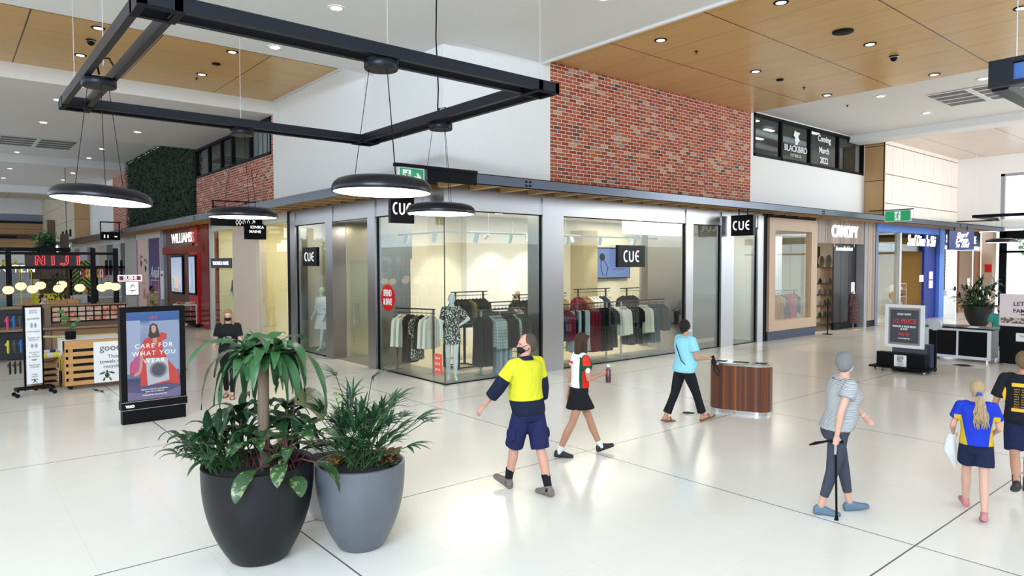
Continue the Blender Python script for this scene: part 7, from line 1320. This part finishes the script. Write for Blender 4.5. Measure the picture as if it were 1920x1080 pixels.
t = thing('wooden_chair', 'small timber chair inside the homewares doorway', 'chair', (19.3, .85, 0), R(20))
for a in (-.18, .18):
    for b_ in (-.18, .18): obj('leg', MB().bar((a, b_, 0), (a*.85, b_*.85, .45), .03), M['oak'], t)
obj('seat', B(-.2, .2, -.2, .2, .45, .48), M['oak'], t); obj('backrest', MB().bar((-.17, .18, .48), (-.2, .24, .95), .03).bar((.17, .18, .48), (.2, .24, .95), .03).box(-.2, .2, .2, .23, .8, .92), M['oak'], t)
t = thing('barrier_post', 'slim black post on a flat base at the homewares doorway', 'post', (15.85, -.35, 0)); obj('pole', MB().tube([(0, 0, .02), (0, 0, 1.25)], .022, 10), M['black'], t); obj('base', MB().lathe([(.001, .02), (.16, .018), (.17, 0), (.001, 0)], 20), M['black'], t)
tag(obj('display_curtain', MB().rings([[(16.3+x, 1.9+.05*math.sin(x*40), z_) for x in [q*.02 for q in range(26)]]+[(16.3+x, 1.93+.05*math.sin(x*40), z_) for x in [q*.02 for q in reversed(range(26))]] for z_ in (1.0, 3.5)]), mat('curtain_white', (.75, .78, .8), .9)), 'tall white drape hanging in the timber framed window', 'curtain')
# blue shop goods
t = thing('goods_stand', 'white framed display of colourful goods at the blue shop entrance', 'display', (23.7, .5, 0)); obj('frame', MB().box(24.3, 24.36, .5, .9, 0, 1.6).box(25.0, 25.06, .5, .9, 0, 1.6).box(24.3, 25.06, .5, .9, 1.55, 1.6), M['oak'], t, world=True)
for z_ in (.2, .6, 1.0, 1.3): obj('shelf', B(24.36, 25.0, .5, .9, z_, z_+.03), M['oak'], t, world=True)
for k in range(12):
    c = rh.choice([('pink', (.6, .3, .3)), ('sand', (.6, .5, .35)), ('black', (.03, .03, .03))]); o = obj('folded_item', MB().rings([[V((.09*k2*math.cos(a), .1*k2*math.sin(a), z_)) for a in [q*PI/5 for q in range(10)]] for z_, k2 in ((0, .9), (.05, 1), (.1, .8))]), mat('goods_'+c[0], c[1], .8), smooth=True); o.location = (24.48+.19*(k % 3), .7, [.231, .631, 1.031, 1.331][k//3]); tag(o, '%s folded item on the %s shelf of the blue shop display, %s from left' % (c[0], ['lowest', 'second', 'third', 'top'][k//3], ORD[k % 3]), 'clothing', 'items on the blue shop display')
tag(obj('wall_shelves', MB().box(23.0, 24.3, 3.6, 3.9, 2.1, 2.15).box(23.0, 24.3, 3.6, 3.9, 1.6, 1.65).box(23.0, 24.3, 3.6, 3.9, 2.6, 2.65), M['dark']), 'dark shelves on the ochre wall of the blue shop', 'shelves')
# ---------------------------------------------------------------- planters and plants
pot_b = mat('planter_black', (.009, .0095, .011), .42, spec=.3); pot_g = mat('planter_grey', fn=lambda n, b: n.link(n.mix(n.noise(n.coord()[0], 3, 5, .6), (.075, .085, .105), (.125, .138, .16)), b.inputs['Base Color']), rough=.35)
soil = mat('dark_soil', (.012, .009, .007), .95)
def planter(label, loc, r_, h, m):
    t = thing('planter', label, 'planter', loc); p = [(.001, 0), (r_*.48, 0), (r_*.52, .015)]
    for k in range(1, 13): u = k/12; p.append((r_*(.52+.48*(1-(1-u)**2.5)), .015+(h-.015)*u))
    rt_ = p[-1][0]; p += [(rt_-.02, h+.004), (rt_-.035, h-.01), (rt_-.04, h-.06), (.001, h-.06)]
    obj('pot', MB().lathe(p, 64), m, t, smooth=True); so = MB(); rr = random.Random(1)
    so.lathe([(rt_-.04, h-.055), (rt_*.6, h-.035), (rt_*.3, h-.03), (.001, h-.04)], 40); so.v = [(x, y, z+rr.uniform(-.006, .006)) for x, y, z in so.v]; obj('soil', so, soil, t); return t
def leafm(nm, c1, c2, rib=None, rough=.38):
    def fn(n, b):
        v, x, y, z = n.coord(); c = n.mix(n.noise(v, 7, 4), c1, c2)
        if rib: c = n.mix(n.m('MULTIPLY', n.m('GREATER_THAN', n.noise(n.scale(v, 1, 1, 1), 26, 2), .60), .6), c, rib)
        n.link(c, b.inputs['Base Color'])
    return mat('leaf_'+nm, fn=fn, rough=rough, spec=.5)
def leaf(mb, base, d, up, L_, w_, droop=1., fold=.25, prof='lance', seg=9, twist=0., wav=0., roll=0.):
    """a folded ribbon leaf that starts along d and bends down"""
    p = V(base); d = V(d).normalized(); pts = []; o = len(mb.v); st = L_/seg
    for i in range(seg+1):
        t = i/seg
        if prof == 'lance': wd = w_*(math.sin(PI*min(1, t*.93+.07))**.75)*(1-.25*t)
        elif prof == 'broad': wd = w_*(math.sin(PI*min(1, t**.8*.96+.04))**.7)
        else: wd = w_*(1-t**3)*(.35+.65*min(1, t*4))
        wd = max(wd, .0015); side = d.cross(V((0, 0, 1)))
        side = side.normalized() if side.length > .05 else V(up).cross(d).normalized()
        side = Matrix.Rotation(roll+twist*t, 3, d) @ side; nrm = side.cross(d).normalized()
        wv = wav*math.sin(t*14)*w_
        mb.v += [tuple(p-side*wd+nrm*(wd*fold+wv)), tuple(p), tuple(p+side*wd+nrm*(wd*fold-wv))]
        p = p+d*st; d = (d+V((0, 0, -1))*droop*st*(1.2+t*1.5)).normalized()
    for i in range(seg):
        a = o+i*3; mb.f += [(a, a+1, a+4, a+3), (a+1, a+2, a+5, a+4)]
    return p
def sph(r_, az, el): return V((r_*math.cos(az)*math.cos(el), r_*math.sin(az)*math.cos(el), r_*math.sin(el)))
rp = random.Random(21)
PB = (-5.84, -5.78, 0); PG = (-5.06, -6.12, 0); HB, HG = .82, .75
planter('large matt black planter nearest the camera', PB, .455, HB, pot_b); planter('slate grey planter right of the black one', PG, .39, HG, pot_g)
planter('pale white planter mostly hidden behind the grey one', (-4.96, -5.28, 0), .33, .62, mat('planter_white', (.6, .6, .6), .4))
# dracaena
g1 = leafm('dracaena', (.016, .07, .022), (.05, .15, .045)); g2 = leafm('peace', (.006, .028, .009), (.016, .06, .02)); g3 = leafm('rhapis', (.012, .05, .02), (.035, .10, .04)); g4 = leafm('dieff', (.015, .045, .015), (.04, .09, .03), (.28, .33, .12)); g5 = leafm('calathea', (.16, .15, .05), (.07, .07, .02), (.05, .03, .01)); g6 = leafm('croton', (.45, .10, .05), (.08, .12, .03)); g7 = leafm('lime', (.12, .30, .03), (.22, .45, .06))
bark = mat('cane_bark', fn=wood((.07, .045, .03), (.24, .17, .12), 'z', 8), rough=.9)
BX, BY = PB[0], PB[1]; rvv = V((.768, -.64, 0)); fvv = V((.64, .768, 0))
t = thing('dracaena', 'tall plant with a thick bare trunk and long drooping strap leaves', 'plant', (BX, BY, HB-.05)); tb0 = V((0, 0, 0))+rvv*.06; tt_ = tb0+V((0, 0, .88))-rvv*.005
obj('trunk', MB().tube([tb0, tb0+V((0, 0, .3))-rvv*.01, tt_], [.050, .047, .045], 16), bark, t, smooth=True); st = MB()
crowns = [tt_+rvv*.12+V((0, 0, .20)), tt_-rvv*.12+V((0, 0, .17)), tt_+fvv*.05+V((0, 0, .22))]
for c in crowns: st.tube([tt_-V((0, 0, .03)), tt_.lerp(c, .5)+V((0, 0, -.03))+(c-tt_)*.1, c], [.022, .018, .014], 8)
obj('branch', st, mat('branch_brown', (.10, .06, .035), .8), t, smooth=True); fo = MB()
for ci, c in enumerate(crowns):
    for k in range(17):
        az = k*2.4+ci; el = R(rp.uniform(45, 60) if k < 3 else rp.uniform(-5, 45)); fr_ = max(0, -sph(1, az, 0).dot(fvv)); leaf(fo, c+V((0, 0, -.025*(k % 5)-.05)), sph(1, az, el), (0, 0, 1), rp.uniform(.26, .36) if k < 3 else rp.uniform(.42, .82)*(1-.45*(fr_ > .55)), rp.uniform(.042, .062), rp.uniform(2.4, 5.0), .22, 'lance', 13, rp.uniform(-.9, .9), .10)
for k in range(7):
    az = k*.8+.1; leaf(fo, tt_+V((0, 0, .05+.02*(k % 3))), sph(1, az, R(15)), (0, 0, 1), rp.uniform(.3, .5), .045, 4., .22, 'lance', 10, rp.uniform(-.6, .6), .1)
obj('foliage', fo, g1, t, smooth=True, fixn=False)
t = thing('dracaena', 'shorter leafy strap plant behind the bare trunk', 'plant', (BX+.02, BY+.1, HB-.05)); fo = MB(); c0 = fvv*.12-rvv*.18; c1 = fvv*.15+rvv*.22; obj('stem', MB().tube([c0, c0+V((0, 0, .45))], .016, 8).tube([c1, c1+V((0, 0, .5))], .018, 8), mat('branch_brown', None), t, smooth=True)
for c, zt in ((c0, .45), (c1, .5)):
    for k in range(26): leaf(fo, c+V((0, 0, zt*(.45+.55*k/26))), sph(1, k*2.4, R(rp.uniform(10, 60))), (0, 0, 1), rp.uniform(.28, .5), rp.uniform(.03, .045), rp.uniform(2.2, 4), .3, 'strap', 10, rp.uniform(-.6, .6), .08)
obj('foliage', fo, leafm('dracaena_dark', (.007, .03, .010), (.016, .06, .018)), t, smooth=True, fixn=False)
t = thing('peace_lily', 'dense dark leafed plant spilling over the left rim of the black planter', 'plant', (BX, BY, HB-.05)); fo = MB(); sm = MB()
for k in range(80):
    az = rp.uniform(0, 6.28); dc = -rvv*.26-fvv*.05+V((rp.uniform(-.16, .16), rp.uniform(-.16, .16), 0)); el = R(rp.uniform(20, 80)); h_ = rp.uniform(.12, .36); dd = (sph(1, az, el)-rvv*.35).normalized(); e_ = dc+dd*h_; sm.tube([dc, dc.lerp(e_, .5)+V((0, 0, .03)), e_], .0035, 5); leaf(fo, e_, dd, (0, 0, 1), rp.uniform(.16, .28), rp.uniform(.026, .042), rp.uniform(3, 6), .35, 'lance', 8, rp.uniform(-.5, .5), .06)
obj('foliage', fo, g2, t, smooth=True, fixn=False); obj('stem', sm, mat('stem_green', (.03, .09, .02), .6), t)
t = thing('dieffenbachia', 'speckled broad leafed plant hanging over the front of the black planter', 'plant', (BX, BY, HB-.05)); fo = MB(); sm = MB(); c = rvv*.24-fvv*.05+V((0, 0, .02))
for az_, L_, el, ln in ((-2.5, .34, 10, .32), (-1.9, .22, 20, .26), (-1.45, .26, -5, .2), (-.95, .36, 12, .34), (-.3, .28, 35, .26), (.6, .3, 60, .3), (1.6, .32, 62, .3), (2.8, .3, 55, .28), (-2.9, .3, 45, .28), (-1.2, .3, 60, .3), (-2.1, .28, 65, .26), (.1, .35, 55, .32)):
    dd = sph(1, az_+R(-10), R(el)); e_ = c+dd*L_; sm.tube([c, c.lerp(e_, .5)+V((0, 0, .05)), e_], .007, 6); leaf(fo, e_, (dd+V((0, 0, -.3))).normalized(), (0, 0, 1), ln, .07, 4., .2, 'broad', 9, rp.uniform(-.4, .4), .03)
for q in range(26): az_ = q*1.3; dc = rvv*.15+V((rp.uniform(-.2, .2), rp.uniform(-.2, .2), 0)); e_ = dc+sph(rp.uniform(.12, .4), az_, R(rp.uniform(45, 80))); sm.tube([dc, e_], .006, 5); leaf(fo, e_, sph(1, az_, R(20)), (0, 0, 1), rp.uniform(.2, .3), .055, 4, .25, 'broad', 8, 0, .04)
obj('foliage', fo, g4, t, smooth=True, fixn=False); obj('stem', sm, mat('stem_plum', (.10, .03, .035), .5), t)
t = thing('striped_leaf_plant', 'single large bronze striped leaf between the two planters', 'plant', (BX, BY, HB-.05)); fo = MB(); c = rvv*.26+fvv*.12; e_ = c+V((0, 0, .55))+rvv*.02; leaf(fo, e_, (rvv*.8+V((0, 0, .5))-fvv*.1), (0, 0, 1), .38, .09, 5.5, .12, 'broad', 11, roll=1.0)
obj('foliage', fo, g5, t, smooth=True, fixn=False); obj('stem', MB().tube([c, c+V((0, 0, .3))-rvv*.01, e_], .006, 6), mat('stem_plum', None), t)
t = thing('red_stem_plant', 'upright dark red bract in the middle of the black planter', 'plant', (BX, BY, HB-.05)); fo = MB(); leaf(fo, rvv*.27-fvv*.1, (0, .05, 1), (1, 0, 0), .30, .022, .1, .6, 'lance', 8); leaf(fo, rvv*.27-fvv*.1, (.1, -.1, 1), (1, 0, 0), .2, .02, .2, .6, 'lance', 8); obj('bract', fo, mat('bract_red', (.22, .02, .03), .4), t, fixn=False)
# rhapis palm in the grey planter
GX, GY = PG[0], PG[1]; t = thing('lady_palm', 'bushy fan leafed palm in the grey planter', 'plant', (GX, GY, HG-.05)); fo = MB(); sm = MB()
def fan(c, dd, n_, ln, w_, sp, m=None, dr=2.):
    side = dd.cross(V((0, 0, 1))).normalized(); upn = side.cross(dd).normalized()
    for q in range(n_):
        a = (q-(n_-1)/2)*sp; d2 = (dd*math.cos(a)+side*math.sin(a)+upn*rp.uniform(-.05, .12)).normalized(); leaf(fo, c, d2, (0, 0, 1), ln*rp.uniform(.8, 1.05)*(1-.15*abs(a)), w_, dr, .3, 'strap', 7)
for k in range(78):
    dc = V((rp.uniform(-.16, .16), rp.uniform(-.16, .16), 0)); az = k*2.39; el = R(rp.uniform(25, 82)); h_ = rp.uniform(.2, .68); dd = sph(1, az, el); e_ = dc+dd*h_; e_.z = max(e_.z, .12); sm.tube([dc, dc.lerp(e_, .5)+V((0, 0, .04)), e_], .004, 5)
    fan(e_, (dd+V((0, 0, -.15))).normalized(), rp.randint(5, 8), rp.uniform(.17, .28), rp.uniform(.014, .022), .32)
for (a_, z_, x_) in ((.30, .78, .1), (-.1, .80, -.22), (.5, .60, .32)):
    e_ = rvv*(x_)+V((0, 0, z_))+fvv*.05; sm.tube([rvv*.05, e_*.5+V((0, 0, .1)), e_], .004, 5); fan(e_, (rvv*(1 if x_ > 0 else -1)*.7+V((0, 0, .6))).normalized(), 8, .28, .013, .34)
obj('foliage', fo, g3, t, smooth=True, fixn=False); obj('stem', sm, mat('stem_green', None), t)
t = thing('croton', 'small red and green leafed plant at the right rim of the grey planter', 'plant', (GX+.18, GY-.16, HG-.05)); fo = MB()
for k in range(26): leaf(fo, (rp.uniform(-.04, .04), rp.uniform(-.04, .04), .03+.004*k), sph(1, k*2.4, R(rp.uniform(5, 60))), (0, 0, 1), rp.uniform(.09, .15), .032, 3, .15, 'broad', 6)
obj('foliage', fo, g6, t, smooth=True, fixn=False); fo = MB()
for k in range(14): leaf(fo, (rp.uniform(-.05, .05), rp.uniform(-.05, .05), .01), sph(1, k*2.4, R(rp.uniform(0, 40))), (0, 0, 1), .1, .03, 4, .15, 'broad', 6)
obj('lower_foliage', fo, g4, t, smooth=True, fixn=False)
t = thing('croton', 'small orange tipped leafed plant at the left rim of the grey planter', 'plant', (GX-.22, GY+.05, HG-.05)); fo = MB()
for k in range(22): leaf(fo, (rp.uniform(-.04, .04), rp.uniform(-.04, .04), .02+.004*k), sph(1, k*2.4, R(rp.uniform(5, 60))), (0, 0, 1), rp.uniform(.08, .13), .03, 3, .15, 'broad', 6)
obj('foliage', fo, leafm('croton_green', (.05, .12, .03), (.35, .12, .05)), t, smooth=True, fixn=False)
t = thing('lime_fern', 'bright lime leaves rising behind the fan palm', 'plant', (GX-.12, GY+.12, HG-.05)); fo = MB(); obj('stem', MB().tube([(0, 0, 0), (0, .02, .5), (-.04, .02, .62)], .004, 5), mat('stem_green', None), t)
for k in range(12): leaf(fo, (-.04*k/12, .02, .35+.025*k), sph(1, k*2.4, R(25)), (0, 0, 1), .10, .018, 3, .2, 'broad', 6)
obj('foliage', fo, g7, t, smooth=True, fixn=False)
# potted plant on the pallet counter
t = thing('potted_plant', 'young plant with three broad leaves in the small pot', 'plant', (-5.92, 4.6, 1.13)); fo = MB(); sm = MB()
for k, (dx, z_, L_) in enumerate(((-.1, .42, .15), (-.02, .30, .17), (.12, .26, .14), (.02, .16, .14), (-.06, .2, .12), (.05, .12, .12))): e_ = rvv*dx+V((0, 0, z_)); sm.tube([(0, 0, 0), e_*.5+V((0, 0, .04)), e_], .005, 5); leaf(fo, e_, (rvv*(1 if dx > 0 else -1)+V((0, 0, .1))-fvv*.5), (0, 0, 1), L_, .05, 2, .15, 'broad', 8, roll=1.1)
obj('foliage', fo, leafm('bright', (.04, .14, .03), (.08, .24, .06)), t, smooth=True, fixn=False); obj('stem', sm, mat('stem_green', None), t)
# big planter near the entrance
planter('large black planter before the bright entrance', (23.33, -2.75, 0), .50, .8, pot_b)
t = thing('lady_palm', 'tall bushy plant in the black planter by the entrance', 'plant', (23.33, -2.75, .75)); fo = MB(); sm = MB()
for k in range(70): dc = V((rp.uniform(-.2, .2), rp.uniform(-.2, .2), 0)); dd = sph(1, k*2.39, R(rp.uniform(5, 85))); e_ = dc+dd*rp.uniform(.3, 1.0)*(1 if dd.z > .4 else .6); e_.z = max(e_.z, .05); sm.tube([dc, e_], .008, 4); [leaf(fo, e_, (dd+V((rp.uniform(-1, 1), rp.uniform(-1, 1), rp.uniform(-.5, .5)))).normalized(), (0, 0, 1), rp.uniform(.25, .42), .045, 2, .25, 'lance', 6) for q in range(6)]
obj('foliage', fo, g2, t, smooth=True, fixn=False); obj('stem', sm, mat('stem_green', None), t)
for k, (a, z_) in enumerate(((-.15, .6), (.05, .42), (.12, .35))): obj('flower', MB().ball(rvv*a+V((0, 0, z_))-fvv*.45, .06, .02, .10, 12, 8), mat('flower_white', (.85, .85, .82), .6), t, smooth=True)
# trailing plants on the kiosk posts
for k, (x, y, z_, lab) in enumerate(((-5.15, 17.85, 3.15, 'trailing green plant on the left kiosk post'), (-4.86, 17.8, 3.1, 'trailing green plant round the tall middle post'), (-4.98, 17.5, 3.3, 'trailing green plant on the right kiosk post'))):
    t = thing('trailing_plant', lab, 'plant', (x, y, z_)); fo = MB()
    for q in range(80): b_ = V((rp.gauss(0, .11), rp.gauss(-.15, .07), rp.uniform(-.45, .35))); leaf(fo, b_, sph(1, rp.uniform(0, 6.28), R(rp.uniform(-30, 40))), (0, 0, 1), rp.uniform(.16, .26), .05, 3, .2, 'broad', 5)
    obj('foliage', fo, leafm('trail', (.04, .18, .05), (.10, .34, .12)), t, smooth=True, fixn=False); obj('wall_pot', MB().box(-.14, .14, -.26, -.13, -.2, .0), M['black'], t)
t = thing('kiosk_plant', 'dark bushy plant beside the chevron panel behind the sushi kiosk', 'plant', (-4.95, 14.6, 0)); fo = MB()
for q in range(160): b_ = V((rp.gauss(0, .2), rp.gauss(0, .2), rp.uniform(1.0, 2.1))); leaf(fo, b_, sph(1, rp.uniform(0, 6.28), R(rp.uniform(-10, 70))), (0, 0, 1), rp.uniform(.15, .3), .03, 3, .2, 'lance', 5)
obj('foliage', fo, g2, t, smooth=True, fixn=False); obj('pot', MB().cyl((0, 0, 0), .25, .9), M['black'], t); obj('stem', MB().tube([(0, 0, .9), (0, 0, 1.9)], .03, 6), bark, t)
